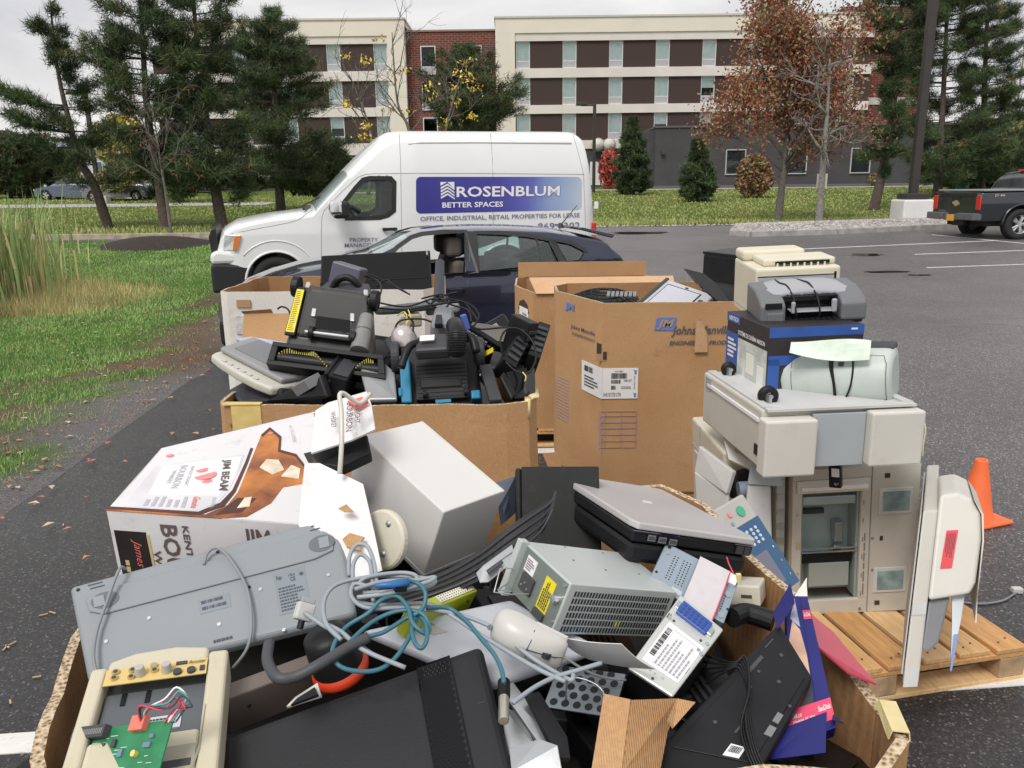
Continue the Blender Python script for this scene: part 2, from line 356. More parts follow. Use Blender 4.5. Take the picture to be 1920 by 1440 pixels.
def lawn_mat(name,cols,soil=True):
 m,n,l,b = node_mat(name);g = n.new('ShaderNodeNewGeometry');v = g.outputs['Position']
 a = ramp_(n,l,nz_(n,l,v,.5,6,.65),[(.3,cols[0]),(.5,cols[1]),(.7,cols[2])])
 a = mix_(n,l,.7,a,ramp_(n,l,nz_(n,l,v,14,5,.7),[(.35,(.55,.55,.5)),(.65,(1.35,1.3,1.2))]),'MULTIPLY')
 if soil:
  at = n.new('ShaderNodeAttribute');at.attribute_name = 'cover'
  st = nz_(n,l,v,60,6,.75);fl = nz_(n,l,v,5,5,.7)
  d = ramp_(n,l,st,[(.32,(.035,.026,.018)),(.45,(.115,.082,.058)),(.6,(.2,.155,.12)),(.72,(.34,.29,.25))])
  d2 = ramp_(n,l,nz_(n,l,v,33,6,.8),[(.42,(.11,.04,.018)),(.6,(.34,.14,.055))])
  d = mix_(n,l,ramp_(n,l,fl,[(.5,(0,0,0)),(.66,(.55,.55,.55))]),d,d2)
  gr = ramp_(n,l,nz_(n,l,v,90,5,.8),[(.35,(.06,.06,.062)),(.6,(.25,.24,.24)),(.7,(.5,.49,.48))])
  sp = n.new('ShaderNodeSeparateColor');l.new(at.outputs['Color'],sp.inputs[0])
  d = mix_(n,l,sp.outputs[1],d,gr)
  a = mix_(n,l,sp.outputs[0],a,d)
 l.new(a,b.inputs['Base Color']);b.inputs['Roughness'].default_value = .95;b.inputs['Specular IOR Level'].default_value = .15
 bp = n.new('ShaderNodeBump');bp.inputs['Strength'].default_value = .8;bp.inputs['Distance'].default_value = .03;l.new(nz_(n,l,v,45,6,.75),bp.inputs['Height']);l.new(bp.outputs[0],b.inputs['Normal']);return m
def sheet(name,poly,dz,m,res=1.0,kind='structure',height=None,attr=None):
 """poly of (x,y) outlines a region: an ear-filled sheet cut into cells that follows the terrain"""
 bm = bmesh.new();vs = [bm.verts.new((x,y,0)) for x,y in poly];bm.faces.new(vs)
 xs = [p[0] for p in poly];ys = [p[1] for p in poly]
 cuts = [(1,y) for y in np.arange(math.floor(min(ys)) + res,max(ys),res)] if res else []
 cuts = [(1,y) for y in ([13,76] if not res else np.arange(min(ys) + res,max(ys),res)) if min(ys) < y < max(ys)]
 if res: cuts += [(0,x) for x in np.arange(min(xs) + res,max(xs),res)]
 for ax,c in cuts:
  no = (1,0,0) if ax == 0 else (0,1,0);co = (c,0,0) if ax == 0 else (0,c,0)
  bmesh.ops.bisect_plane(bm,geom=bm.verts[:] + bm.edges[:] + bm.faces[:],plane_co=co,plane_no=no)
 for v in bm.verts: v.co.z = zt(v.co.x,v.co.y) + dz + (height(v.co.x,v.co.y) if height else 0)
 me = bpy.data.meshes.new(name);bm.to_mesh(me);bm.free();me.materials.append(m)
 if sum(p.normal.z for p in me.polygons) < 0: me.flip_normals()
 if attr:
  ca = me.color_attributes.new('cover','FLOAT_COLOR','POINT')
  for i,v in enumerate(me.vertices): c = attr(v.co.x,v.co.y);ca.data[i].color = (c[0],c[1],0,1)
 me.polygons.foreach_set('use_smooth',[True] * len(me.polygons))
 o = bpy.data.objects.new(name,me);COL.objects.link(o);tag(o,kind=kind);return o
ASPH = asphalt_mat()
LAWN = lawn_mat('lawn_green',[(.045,.10,.018),(.07,.155,.028),(.11,.2,.04)])
FARL = lawn_mat('lawn_olive',[(.065,.115,.018),(.10,.15,.028),(.16,.165,.045)],soil=False)
def edge_x(y): # where the left lawn meets the asphalt
 return float(np.interp(y,[0,4,6,9,12,16,24],[-2.75,-2.9,-3.04,-3.2,-4.4,-5.4,-6.0])) + .06 * noise.noise(Vector((0,y * 1.3,3)))
def swale(x,y):
 return -.22 * math.exp(-((x + 9.5) / 2.6) ** 2 - ((y - 12) / 4.5) ** 2) + .03 * noise.noise(Vector((x * .4,y * .4,0))) * min(1,max(0,(edge_x(y) - x)))
def cover(x,y):
 d = edge_x(y) - x;nn = noise.fractal(Vector((x * .9,y * .7,1)),1,2,4)
 w = np.interp(y,[3,5,7,9.5,12,14],[.75,.8,.95,.8,.1,.0])
 c = 1 - (d + nn * 1.5 - w) * 2.2
 c = max(0,min(1,c));
 if noise.noise(Vector((x * 1.1 + 5,y * 1.1,8))) > .27 and d > .35: c *= .1
 g = max(0,min(1,(1.0 - d + nn * .8) * 1.6)) if y < 8 else 0
 g = max(g,max(0,min(1,(.15 - d) * 4)))
 return c,g
sheet('ground',[(-260,-20),(260,-20),(260,420),(-260,420)],-.12,FARL,res=0)
ey = [0 - 3] + [i * .4 for i in range(0,61)]
lotL = [(edge_x(max(0,y)),y) for y in ey] + [(-6.2,24.2)]
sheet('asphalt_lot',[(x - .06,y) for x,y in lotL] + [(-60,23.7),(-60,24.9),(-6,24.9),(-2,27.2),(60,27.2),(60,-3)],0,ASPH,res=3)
sheet('lawn_verge',[(x - .0,y) for x,y in lotL] + [(-45,23.6),(-45,-3)],.001,LAWN,res=.4,height=lambda x,y: swale(x,y) + min(.012,max(0,edge_x(y) - x) * .08),attr=cover)
sheet('lawn_back',[(-70,25.05),(-6,25.05),(-2,27.35),(70,27.35),(70,66),(-70,66)],.03,FARL,res=6)
# far road on the left, walk before the hotel
CONC = mat('concrete',(.47,.45,.42),.9,var=.2,vs=3,bump=.3)
sheet('far_road',[(-80,42),(-13,43.5),(-13,46),(-80,50)],.05,mat('road_pale',(.42,.42,.43),.8,var=.15),res=6)
sheet('sidewalk',[(-14,57.5),(80,57.5),(80,59.2),(-14,59.2)],.05,CONC,res=0)
# kerb along the drive
def strip(name,pts,w,h,m,dz=0,kind='structure'):
 mb = MB();n = len(pts)
 for i in range(n - 1):
  a = Vector((*pts[i],0));b = Vector((*pts[i+1],0));t = (b - a).normalized();s = Vector((-t.y,t.x,0)) * w / 2
  za = zt(*pts[i]) + dz;zb = zt(*pts[i+1]) + dz
  P = [a - s,b - s,b + s,a + s];Z = [za,zb,zb,za]
  mb.hexa([(p.x,p.y,z - .1) for p,z in zip(P,Z)] + [(p.x,p.y,z + h) for p,z in zip(P,Z)])
 o = mb.build(name,m,bevel=.02 if h > .05 else 0);tag(o,kind=kind);return o
strip('kerb',[(-46 + i * 4.0,24.98) for i in range(11)] + [(-4.8,25.6),(-2.2,27.2)],.18,.16,mat('granite_tan',(.46,.39,.31),.9,var=.35,vs=5,bump=.4))
WHT = mat('line_paint',(.78,.78,.76),.7,var=.12,vs=9,dirt=.55)
def line(p,q,w,name='parking_line'):
 a = G(*p);b = G(*q);n = 8;strip(name,[(a.x + (b.x-a.x)*i/n,a.y + (b.y-a.y)*i/n) for i in range(n + 1)],w,.004,WHT)
line((1480,468),(1870,451),.08);line((1748,440),(1990,463),.08);line((1715,477),(1990,467),.07);line((1738,502),(1990,493),.06)
line((1880,529),(1990,529),.1);line((1370,494),(1440,494),.08)
line((-40,1399),(1960,1266),.105)
strip('parking_line',[(-1.2,5.3),(.30,5.33)],.1,.004,WHT)
SCF = mat('scuff_pale',(.24,.24,.24),.9,var=.3,vs=3)
for P_,w_ in (([(1640,612),(1700,606),(1760,610),(1840,607),(1930,612)],.010),([(1775,601),(1830,597),(1930,598)],.010),([(1740,697),(1800,702),(1860,700),(1930,693)],.010)): q_ = spline([G(*p) for p in P_],5);strip('scuff_mark',[(v.x,v.y) for v in q_],w_,.003,SCF)
# island with kerb and gravel
isl = [(6.5,23.7),(6.9,23.25),(9.5,23.7),(14,25.2),(20,26.6),(30,28.2),(30,29.6),(15,27.3),(9,26.0),(6.9,24.9)]
kb = isl + [isl[0]]
strip('island_kerb',kb,.2,.16,mat('kerb_stone',(.44,.42,.4),.9,var=.3,vs=4,bump=.5))
sheet('island_bed',isl,.1,mat('gravel_bed',(.30,.29,.28),.95,var=.4,vs=20,bump=.8,bs=60),res=.6,height=lambda x,y: .14 * math.exp(-((y - 24.9 - (x - 8) * .2) / 1.0) ** 2))
def scatter(name,pts,size,m,kind='stuff',flat=.55,label=None):
 mb = MB();q = []
 for x,y,z in pts:
  s_ = size * rng.uniform(.5,1.3);a = rng.uniform(0,6.3);c,s1 = math.cos(a),math.sin(a)
  base = [(-1,-.6,0),(.3,-1,0),(1,.2,0),(.1,1,0),(-.2,0,1.1)]
  mb.cur = int(rng.integers(0,len(m)))
  mb.raw([(x + (u*c-v*s1)*s_,y + (u*s1+v*c)*s_,z + w_*s_*flat) for u,v,w_ in base],[(0,1,4),(1,2,4),(2,3,4),(3,0,4)])
 o = mb.build(name,m);tag(o,kind=kind);
 if label: o['label'] = label;o['category'] = name.replace('_',' ')
 return o
def inpoly(x,y,P):
 c = False;j = len(P) - 1
 for i in range(len(P)):
  if (P[i][1] > y) != (P[j][1] > y) and x < (P[j][0]-P[i][0])*(y-P[i][1])/(P[j][1]-P[i][1]) + P[i][0]: c = not c
  j = i
 return c
pp = []
while len(pp) < 7000:
 x,y = rng.uniform(6.5,22),rng.uniform(23.2,28)
 if inpoly(x,y,isl): pp.append((x,y,zt(x,y) + .1 + .14 * math.exp(-((y - 24.9 - (x - 8) * .2) / 1.0) ** 2)))
scatter('gravel',pp,.045,[mat('stone_a',(.55,.53,.52),.9,var=.2),mat('stone_b',(.36,.35,.35),.9,var=.2),mat('stone_c',(.47,.40,.37),.9,var=.2)],label='loose grey stones covering the long kerbed island')
pp = [(x,27.35 + rng.normal() * .12,zt(x,27.3) + .01) for x in rng.uniform(-2.5,11,900)]
scatter('edge_stones',pp,.05,[MATS['stone_a'],MATS['stone_b'],MATS['stone_c']],label='small stones along the edge of the far lawn')
# puddles
PUD = mat('water',(.02,.02,.022),.03,var=0,spec=.6)
def puddle(px,py,w,h,s=0):
 c = G(px,py);pts = []
 for k in range(36):
  a = 2*math.pi*k/36;r_ = 1 + .45 * noise.noise(Vector((math.cos(a)*1.6 + s*9,math.sin(a)*1.6,s)))
  pts.append((c.x + w*r_*math.cos(a),c.y + h*r_*math.sin(a)))
 o = MB().poly([(x,y,zt(x,y) + .006) for x,y in pts]).build('puddle',PUD);tag(o,kind='structure')
puddle(1192,437,1.1,.42,1);puddle(1622,478,.45,.22,2);puddle(1660,510,.5,.12,3);puddle(1725,516,.25,.08,5);puddle(1400,470,.6,.12,6)
# mulch mound of the young tree
mc = G(292,462)
def mound():
 mb = MB();rows = []
 for i in range(9):
  r_ = i / 8;rows.append([(mc.x + 1.62*r_*math.cos(a)*(1+.12*math.sin(3*a)),mc.y + 1.35*r_*math.sin(a),zt(mc.x,mc.y + 1.35*r_*math.sin(a)) + .02 + .26 * (1 - r_**2) * (1 if i < 8 else .0)) for a in [2*math.pi*k/28 for k in range(29)]])
 mb.grid(rows);o = mb.build('mulch_mound',mat('mulch',(.045,.033,.028),.95,var=.5,vs=16,bump=1,bs=40),smooth=True);tag(o,kind='structure')
mound()
# ------------------------------------------------------------------ blades, leaves and chips (numpy built)
def bulk(name,V,nv,mats,idx=None,kind='stuff',label=None,cat=None,par=None,smooth=False,group=None):
 """V: (k, nv, 3) array, one face of nv corners each"""
 k = len(V);me = bpy.data.meshes.new(name);me.vertices.add(k * nv);me.loops.add(k * nv);me.polygons.add(k)
 me.vertices.foreach_set('co',V.reshape(-1).astype(np.float32));me.loops.foreach_set('vertex_index',np.arange(k * nv,dtype=np.int32))
 me.polygons.foreach_set('loop_start',np.arange(0,k * nv,nv,dtype=np.int32));me.polygons.foreach_set('loop_total',np.full(k,nv,np.int32))
 mats = mats if isinstance(mats,(list,tuple)) else [mats]
 for m in mats: me.materials.append(m)
 if idx is not None: me.polygons.foreach_set('material_index',idx.astype(np.int32))
 me.update();me.validate()
 o = bpy.data.objects.new(name,me);COL.objects.link(o)
 if par is not None: o.parent = par
 else:
  if kind: o['kind'] = kind
  if label: o['label'] = label
  if cat: o['category'] = cat
 return o
def blades(P,h,w,lean=.5,rs=rng):
 """P (k,3) feet, h,w (k,) -> triangles"""
 k = len(P);a = rs.uniform(0,2*np.pi,k);ln = rs.uniform(.05,lean,k);b = rs.uniform(0,2*np.pi,k)
 d = np.stack([np.cos(a),np.sin(a),np.zeros(k)],1) * w[:,None] / 2
 tip = P + np.stack([np.cos(b) * ln,np.sin(b) * ln,np.sqrt(1 - ln**2)],1) * h[:,None]
 return np.stack([P - d,P + d,tip],1)
GM = [mat('blade_a',(.27,.42,.12),.7,var=.3,vs=1),mat('blade_b',(.38,.53,.19),.7,var=.3,vs=1),mat('blade_dry',(.52,.44,.25),.8,var=.3,vs=1)]
def near_grass():
 V = [];I = []
 N = 230000;y = 3.2 + 21 * rng.random(N) ** 1.6;x = -2.7 - (y * .72 + 1.0) * rng.random(N)
 keep = [];hs = [];mi = []
 for i in range(N):
  xx,yy = x[i],y[i]
  if xx > edge_x(yy) - .05 or yy > 23.5: continue
  c = cover(xx,yy)[0]
  if rng.random() < c * .97: continue
  ta = noise.noise(Vector((xx * .35,yy * .35,4)))
  keep.append((xx,yy,zt(xx,yy) + .01 + swale(xx,yy)));d = math.hypot(xx,yy)
  hs.append((.045 + .02 * ta) * rng.uniform(.5,1.4));r_ = rng.random();mi.append(2 if r_ < .05 + .25 * c else 1 if r_ < .4 + .5 * ta else 0)
 P = np.array(keep);h = np.array(hs);d = P[:,1]
 bulk('grass',blades(P,h,np.maximum(.005,.0011 * d),.75),3,GM,np.array(mi),label='short green grass of the verge beside the asphalt',cat='grass')
near_grass()
def far_grass():
 N = 60000;x = rng.uniform(-34,34,N);y = 27.4 + 30 * rng.random(N) ** 2.2;y = np.where(x < -6,y - 2.2,y)
 P = np.stack([x,y,[zt(a,b) + .02 for a,b in zip(x,y)]],1);near = y < 29
 h = np.where(near,.14,.08) * rng.uniform(.5,1.3,N);idx = np.where(near & (rng.random(N) < .8),1,np.where(rng.random(N) < .2,2,1))
 bulk('grass',blades(P,h,.0022 * y,.6),3,[mat('blade_bright',(.38,.54,.12),.7,var=.3,vs=1),mat('blade_olive',(.42,.47,.16),.7,var=.3,vs=1),mat('blade_straw',(.58,.51,.27),.8,var=.3,vs=1)],idx,label='longer olive grass of the far lawn before the hotel',cat='grass')
far_grass()
def reeds():
 c = G(20,590);N = 2600;a = rng.normal(size=(N,2))
 x = c.x - 1.3 + a[:,0] * .36 - np.abs(rng.normal(size=N)) * .6;y = c.y + 1.0 + a[:,1] * 1.2
 h = rng.uniform(.7,1.95,N) * np.clip(1.0 - (x - c.x) * .3,.4,1.1);P = np.stack([x,y,[zt(q,r_) + swale(q,r_) for q,r_ in zip(x,y)]],1)
 an = rng.uniform(0,6.28,N);ln = rng.uniform(.02,.28,N);w = rng.uniform(.008,.022,N);V = []
 d = np.stack([np.cos(an + 1.5),np.sin(an + 1.5),0 * an],1) * w[:,None];L = np.stack([np.cos(an),np.sin(an),0 * an],1)
 def at(t): return P + np.stack([0*an,0*an,h * t],1) + L * (ln * h * t**2.2)[:,None] - np.stack([0*an,0*an,h * ln * .5 * t**3],1)
 for t0,t1,w0,w1 in ((0,.4,.8,1),(.4,.75,1,.7),(.75,1,.7,.05)):
  V.append(np.stack([at(t0) - d * w0,at(t0) + d * w0,at(t1) + d * w1,at(t1) - d * w1],1))
 ii = np.concatenate([np.where(rng.random(N) < (.6 if k == 0 else .25 if k == 1 else .15),1,0) for k in range(3)])
 bulk('reeds',np.concatenate(V),4,[mat('reed_green',(.34,.48,.17),.6,var=.3,vs=1),mat('reed_straw',(.74,.62,.32),.7,var=.3,vs=1)],ii,label='tall green and straw cattail reeds at the left edge of the lawn',cat='reeds')
 N = 9000;t = rng.random(N);x = c.x - .9 + 1.9 * t + rng.normal(size=N) * .35;y = c.y + .6 + 2.6 * rng.random(N) - t * .3
 P = np.stack([x,y,[zt(q,r_) + swale(q,r_) for q,r_ in zip(x,y)]],1)
 bulk('dry_grass',blades(P,rng.uniform(.12,.42,N) * (1.25 - t),np.full(N,.012),.6),3,[MATS['reed_straw'],mat('rust_grass',(.62,.40,.18),.8,var=.3,vs=1),MATS['blade_b']],rng.integers(0,3,N),label='rust and straw coloured long grass around the foot of the reeds',cat='grass')
reeds()
def litter():
 N = 420;P = []
 for i in range(N):
  y = 3.4 + 10 * random.random() ** 1.3;x = edge_x(y) - random.uniform(-.12,2.6) * (1 if random.random() < .9 else -1.2)
  if x > -.9: continue
  P.append((x,y,zt(x,y) + .03))
 V = []
 for x,y,z in P:
  a = random.uniform(0,6.28);s_ = random.uniform(.014,.04);c,sn = math.cos(a),math.sin(a);lf = random.uniform(0,.012)
  V.append([(x + (u*c - v*sn)*s_,y + (u*sn + v*c)*s_,z + (lf if k % 2 else 0)) for k,(u,v) in enumerate([(-1,0),(-.2,-.5),(1,-.1),(.1,.55)])])
 bulk('fallen_leaves',np.array(V),4,[mat('leaf_rust',(.58,.30,.16),.8,var=.3),mat('leaf_tan',(.62,.50,.34),.8,var=.3),mat('leaf_red',(.52,.16,.12),.8,var=.3)],rng.integers(0,3,len(V)),label='small rust and tan leaves and chips lying on verge and asphalt',cat='leaves')
 # pine needles and dead thatch on the bare strip
 N = 26000;y = 3.2 + 9 * rng.random(N) ** 1.4;dd = rng.uniform(.0,2.0,N);x = np.array([edge_x(t) for t in y]) - dd;k = np.array([cover(a,b)[0] > .35 and noise.noise(Vector((a*2.2,b*2.2,2))) > -.05 for a,b in zip(x,y)])
 P = np.stack([x,y,np.full(N,.022)],1)[k];n = len(P)
 V = blades(P,rng.uniform(.02,.05,n),np.full(n,.004),.99);V[:,2,2] = np.minimum(V[:,2,2],.035)
 bulk('pine_needles',V,3,[MATS['leaf_rust'],MATS['leaf_tan'],mat('thatch',(.40,.31,.22),.9,var=.3)],rng.integers(0,3,n),label='dead pine needles and thatch on the bare strip by the asphalt',cat='pine needles')
litter()
WOOD = mat('pine_wood',(.60,.44,.26),.8,var=.35,vs=5,bump=.3,dirt=.3)
def chips():
 for (px,py,n,sp) in ((25,1210,3,.03),(80,1155,2,.05),(120,985,1,.01),(45,1300,2,.1)):
  c = G(px,py)
  for k in range(n):
   f = frame((c.x + random.uniform(-sp,sp),c.y + random.uniform(-sp,sp),.004 + zt(c.x,c.y)),random.uniform(0,3));o = MB(None).box(-.022*random.uniform(.4,1),.02,-.003,.003,0,.003).build('wood_chip',WOOD,f=f)
   tag(o,'thin pale wood splinter lying on the dark asphalt left of the big box','wood chip','wood splinters on the asphalt')
chips()
# ------------------------------------------------------------------ hotel and other buildings
CREAM = mat('render_cream',(.78,.72,.62),.9,var=.06,vs=.6,bump=.2);BANDM = mat('band_pale',(.74,.69,.64),.9,var=.07,vs=.8)
BROWN = mat('cladding_brown',(.060,.038,.033),.85,var=.1,vs=.7);DARKR = mat('render_dark',(.075,.074,.078),.9,var=.18,vs=1.2,bump=.3)
WFR = mat('window_frame',(.72,.74,.74),.5,var=.05);CURT = mat('curtain_teal',(.84,.91,.89),.8,var=.1,vs=3);PANE = glass('window_glass',(.95,.98,.98),gloss=.35,clear=.97)
DARKIN = mat('room_dark',(.050,.055,.060),.9,var=.3,vs=1)
def brick_mat():
 m,n,l,b = node_mat('brick');tc = n.new('ShaderNodeTexCoord');mp = n.new('ShaderNodeMapping');mp.inputs['Rotation'].default_value = (R(90),0,0);l.new(tc.outputs['Object'],mp.inputs[0])
 t = n.new('ShaderNodeTexBrick');t.inputs['Scale'].default_value = 1;t.inputs['Brick Width'].default_value = .5;t.inputs['Row Height'].default_value = .17;t.inputs['Mortar Size'].default_value = .014
 t.inputs[1].default_value = (.12,.03,.022,1);t.inputs[2].default_value = (.18,.045,.033,1);t.inputs[3].default_value = (.3,.2,.17,1);l.new(mp.outputs[0],t.inputs[0]);l.new(t.outputs[0],b.inputs['Base Color']);b.inputs['Roughness'].default_value = .9;return m
BRICK = brick_mat()
YB = 68.0
def zz(py,px=1000): return atY(px,py,YB).z
def xx(px,py=150): return atY(px,py,YB).x
def wbox(name,x0,x1,y0,y1,z0,z1,m,par,bevel=0):
 o = MB().box(x0,x1,y0,y1,z0,z1).build(name,m,par,bevel=bevel);return o
def hotel_window(par,x0,x1,z0,z1,y,k,grille=True,frame_m=None,dark=False):
 w = MB().box(x0,x1,y - .02,y - .005,z0,z1).build('window',PANE,par)
 t = .07;mb = MB().box(x0-t,x0,y-.09,y+.01,z0-t,z1+t).box(x1,x1+t,y-.09,y+.01,z0-t,z1+t).box(x0,x1,y-.09,y+.01,z1,z1+t).box(x0,x1,y-.09,y+.01,z0-t,z0)
 zg = z0 + (z1 - z0) * .24
 if grille: mb.box(x0,x1,y-.08,y-.01,zg,zg+.06)
 mb.build('frame',frame_m or WFR,w)
 if grille:
  g = MB();
  for i in range(9): zq = z0 + (zg - z0) * (i + .15) / 9;g.box(x0,x1,y-.07,y-.03,zq,zq + (zg-z0)/9*.7)
  g.build('grille',mat('grille_grey',(.62,.61,.63),.6,var=.05),w)
 rnd = random.Random(k);fr = rnd.choice([1,1,1,.5,.42,1,.8]) if not dark else .15
 wbox('room',x0,x1,y + .35,y + .4,z0,z1,DARKIN,w)
 wbox('curtain',x0,x1,y + .02,y + .03,z0 + (z1 - z0) * max(.24,(1 - fr)),z1,CURT,w)
 if fr < .6:
  mb = MB()
  for i in range(4): mb.box(x0 + .3 + .3*i,x0 + .38 + .3*i,y + .3,y + .33,z0 + (z1-z0)*(.42 + .1*(i % 2)),z0 + (z1-z0)*(.42 + .1*(i % 2)) + .05)
  mb.build('ceiling_lights',mat('lamp_glow',(1,.85,.6),emit=2),w)
def hotel():
 t = thing('hotel_building','four storey cream and brown hotel with red brick centre section behind the trees','building',(xx(850),YB,1.9))
 def P(name,x0,x1,y0,y1,z0,z1,m): return wbox(name,x0,x1,y0,y1,z0,z1,m,None)
 parts = []
 def add(o): o.parent = t;o.matrix_parent_inverse = t.matrix_world.inverted();parts.append(o);return o
 t.matrix_world = Matrix.Identity(4);t.location = (0,0,0)
 base = 1.5
 ztop = zz(34);zpl = zz(62);zl = [zz(62),zz(77),zz(128),zz(146),zz(197),zz(213.5),zz(264),zz(280),zz(332)]
 # right block
 xa,xb = xx(930),xx(1632)
 wbox('wall',xa,xb,YB + .5,YB + 16,base,ztop - .4,DARKIN,t)
 wbox('parapet',xa,xb,YB - .1,YB + 16.1,zpl,ztop,CREAM,t);wbox('coping',xa - .08,xb + .08,YB - .18,YB + 16.2,ztop,ztop + .14,mat('coping',(.6,.57,.52),.7),t)
 wbox('corner_pier',xa,xx(966),YB - .1,YB + .5,base,zpl - .003,CREAM,t)
 for k,(a,b) in enumerate(((0,1),(2,3),(4,5),(6,7))):
  wbox('band',xx(966),xb,YB,YB + .5,zl[b],zl[a] - .003,BANDM,t)
 wx = [968 + i * 86.9 for i in range(9)]
 fl = [(zl[2],zl[1]),(zl[4],zl[3]),(zl[6],zl[5]),(base,zl[7])]
 for r_,(z0,z1) in enumerate(fl):
  for i,w in enumerate(wx):
   x0,x1 = xx(w),xx(w + 26)
   if r_ < 3:
    if x1 < xb: hotel_window(t,x0 + .07,x1 - .07,z0 + .07,z1 - .07,YB + .3,r_ * 13 + i)
    if i < len(wx) - 1: wbox('cladding_panel',x1,min(xb,xx(wx[i+1])),YB + .16,YB + .48,z0 + .003,z1 - .003,BROWN,t)
  if r_ == 3: wbox('ground_floor_wall',xx(966),xb,YB + .1,YB + .5,base,z1 - .003,DARKR,t)
  # white service doors beside the red bush
 for a,b in ((1108,1128),(1130,1150)): wbox('service_door',xx(a),xx(b),YB + .02,YB + .1,zz(347,1130),zz(303,1130),mat('door_white',(.78,.78,.78),.6),t)
 # brick centre
 bx0,bx1 = xx(762),xx(930)
 wbox('brick_wall',bx0,bx1,YB + .9,YB + 15,base,zz(55,850),BRICK,t);wbox('coping',bx0,bx1,YB + .8,YB + 15.05,zz(55,850),zz(51.5,850),mat('coping_dark',(.3,.22,.2),.7),t)
 for r_,(a,b) in enumerate(((84,135),(152,203),(220,271))):
  for c in (790,877): hotel_window(t,xx(c),xx(c + 25),zz(b,850),zz(a,850),YB + .88,60 + r_ * 2 + c)
  # left block
 la,lb = xx(330),xx(762);off = 5
 zl2 = [z for z in (zz(68,660),zz(82.5,660),zz(133.5,660),zz(152,660),zz(202,660),zz(219,660),zz(269,660),zz(291,660))]
 lt = zz(38,660)
 wbox('wall',la,lb,YB + .5,YB + 16,base,lt - .4,DARKIN,t);wbox('parapet',la,lb,YB - .1,YB + 16.1,zl2[0],lt,CREAM,t);wbox('coping',la - .08,lb + .08,YB - .18,YB + 16.2,lt,lt + .14,MATS['coping'],t)
 wbox('corner_pier',xx(729),lb,YB - .1,YB + .5,base,zl2[0] - .003,CREAM,t)
 for a,b in ((0,1),(2,3),(4,5),(6,7)): wbox('band',la,xx(729),YB,YB + .5,zl2[b],zl2[a] - .003,BANDM,t)
 wl = [702 - i * 88 for i in range(5)]
 for r_,(z0,z1) in enumerate(((zl2[2],zl2[1]),(zl2[4],zl2[3]),(zl2[6],zl2[5]))):
  for i,w in enumerate(wl):
   x0,x1 = xx(w),xx(w + 26);hotel_window(t,x0 + .07,x1 - .07,z0 + .07,z1 - .07,YB + .3,90 + r_ * 7 + i)
   wbox('cladding_panel',xx(w - 62),x0,YB + .16,YB + .48,z0 + .003,z1 - .003,BROWN,t)
 wbox('ground_floor_wall',la,xx(729),YB + .1,YB + .5,base,zl2[7] - .003,DARKR,t)
 for c in (470,560,655): hotel_window(t,xx(c),xx(c + 24),zz(338,600),zz(298,600),YB + .08,c,grille=True)
 # brick tower on the right
 wbox('brick_tower',xx(1600),xx(1772),YB + 3,YB + 18,base,zz(-4,1700),BRICK,t)
 o = MB().hexa([(xx(1575),YB + 3,zz(24,1600)),(xx(1650),YB + 3,zz(24,1600)),(xx(1650),YB + 10,zz(24,1600)),(xx(1575),YB + 10,zz(24,1600)),(xx(1648),YB + 3,zz(0,1600)),(xx(1650),YB + 3,zz(0,1600)),(xx(1650),YB + 10,zz(0,1600)),(xx(1648),YB + 10,zz(0,1600))]).build('roof',mat('roof_red',(.42,.2,.16),.8),t)
 for c in (1655,1725):
  for a,b in ((60,105),(130,175),(200,245)): wbox('band',xx(c - 12),xx(c + 38),YB + 2.9,YB + 2.999,zz(b + 14,1700),zz(b,1700),BANDM,t)
hotel()
def dishes():
 for c in (1121.5,1143):
  p = atY(c,271,YB - .6)
  f = frame(p);t = thing('satellite_dish' if 0 else 'round_vent','round pale wall vent of the hotel, %s of the two above the van tail' % ('left' if c < 1130 else 'right'),'vent',f,'round vents on the hotel wall')
  MB().lathe([(.0,-.25),(.3,-.2),(.46,-.05),(.48,.1),(.48,.5)],ax=(0,1,0)).build('hood',mat('vent_pale',(.66,.64,.60),.6,var=.1),t,smooth=True)
  MB().lathe([(.49,.04),(.53,.04),(.53,.16),(.49,.16)],ax=(0,1,0)).build('ring',mat('vent_ring',(.5,.48,.45),.6),t)
dishes()
def annex():
 Y = 59.5;t = thing('annex_building','low charcoal single storey annex in front of the hotel on the right','building');base = 1.3
 X = lambda p: atY(p,300,Y).x;Z = lambda p,q=1450: atY(q,p,Y).z
 zt_ = Z(237);wbox('wall',X(1228),X(1790),Y,Y + 8.3,base,zt_,DARKR,t,0);wbox('coping',X(1227),X(1791),Y - .08,Y + 8.3,zt_,zt_ + .12,mat('coping_black',(.12,.12,.13),.5),t)
 wbox('low_wall',X(1214),X(1228),Y + .4,Y + 8,base,Z(241),DARKR,t)
 wbox('base_trim',X(1226),X(1792),Y - .05,Y - .003,base,Z(346),mat('trim_dark',(.16,.15,.15),.8),t)
 fm = mat('frame_white',(.5,.5,.5),.5)
 for a,b in ((1362,1396),(1478,1511),(1596,1630),(1712,1745)): hotel_window(t,X(a),X(b),Z(325),Z(281),Y - .01,a,grille=False,frame_m=fm,dark=True)
 p = atY(1243,287,Y - .15);MB().box(p.x - .12,p.x + .12,Y - .25,Y - .01,p.z - .1,p.z + .15).build('wall_lamp',mat('black_metal',(.06,.06,.065),.4),t)
annex()
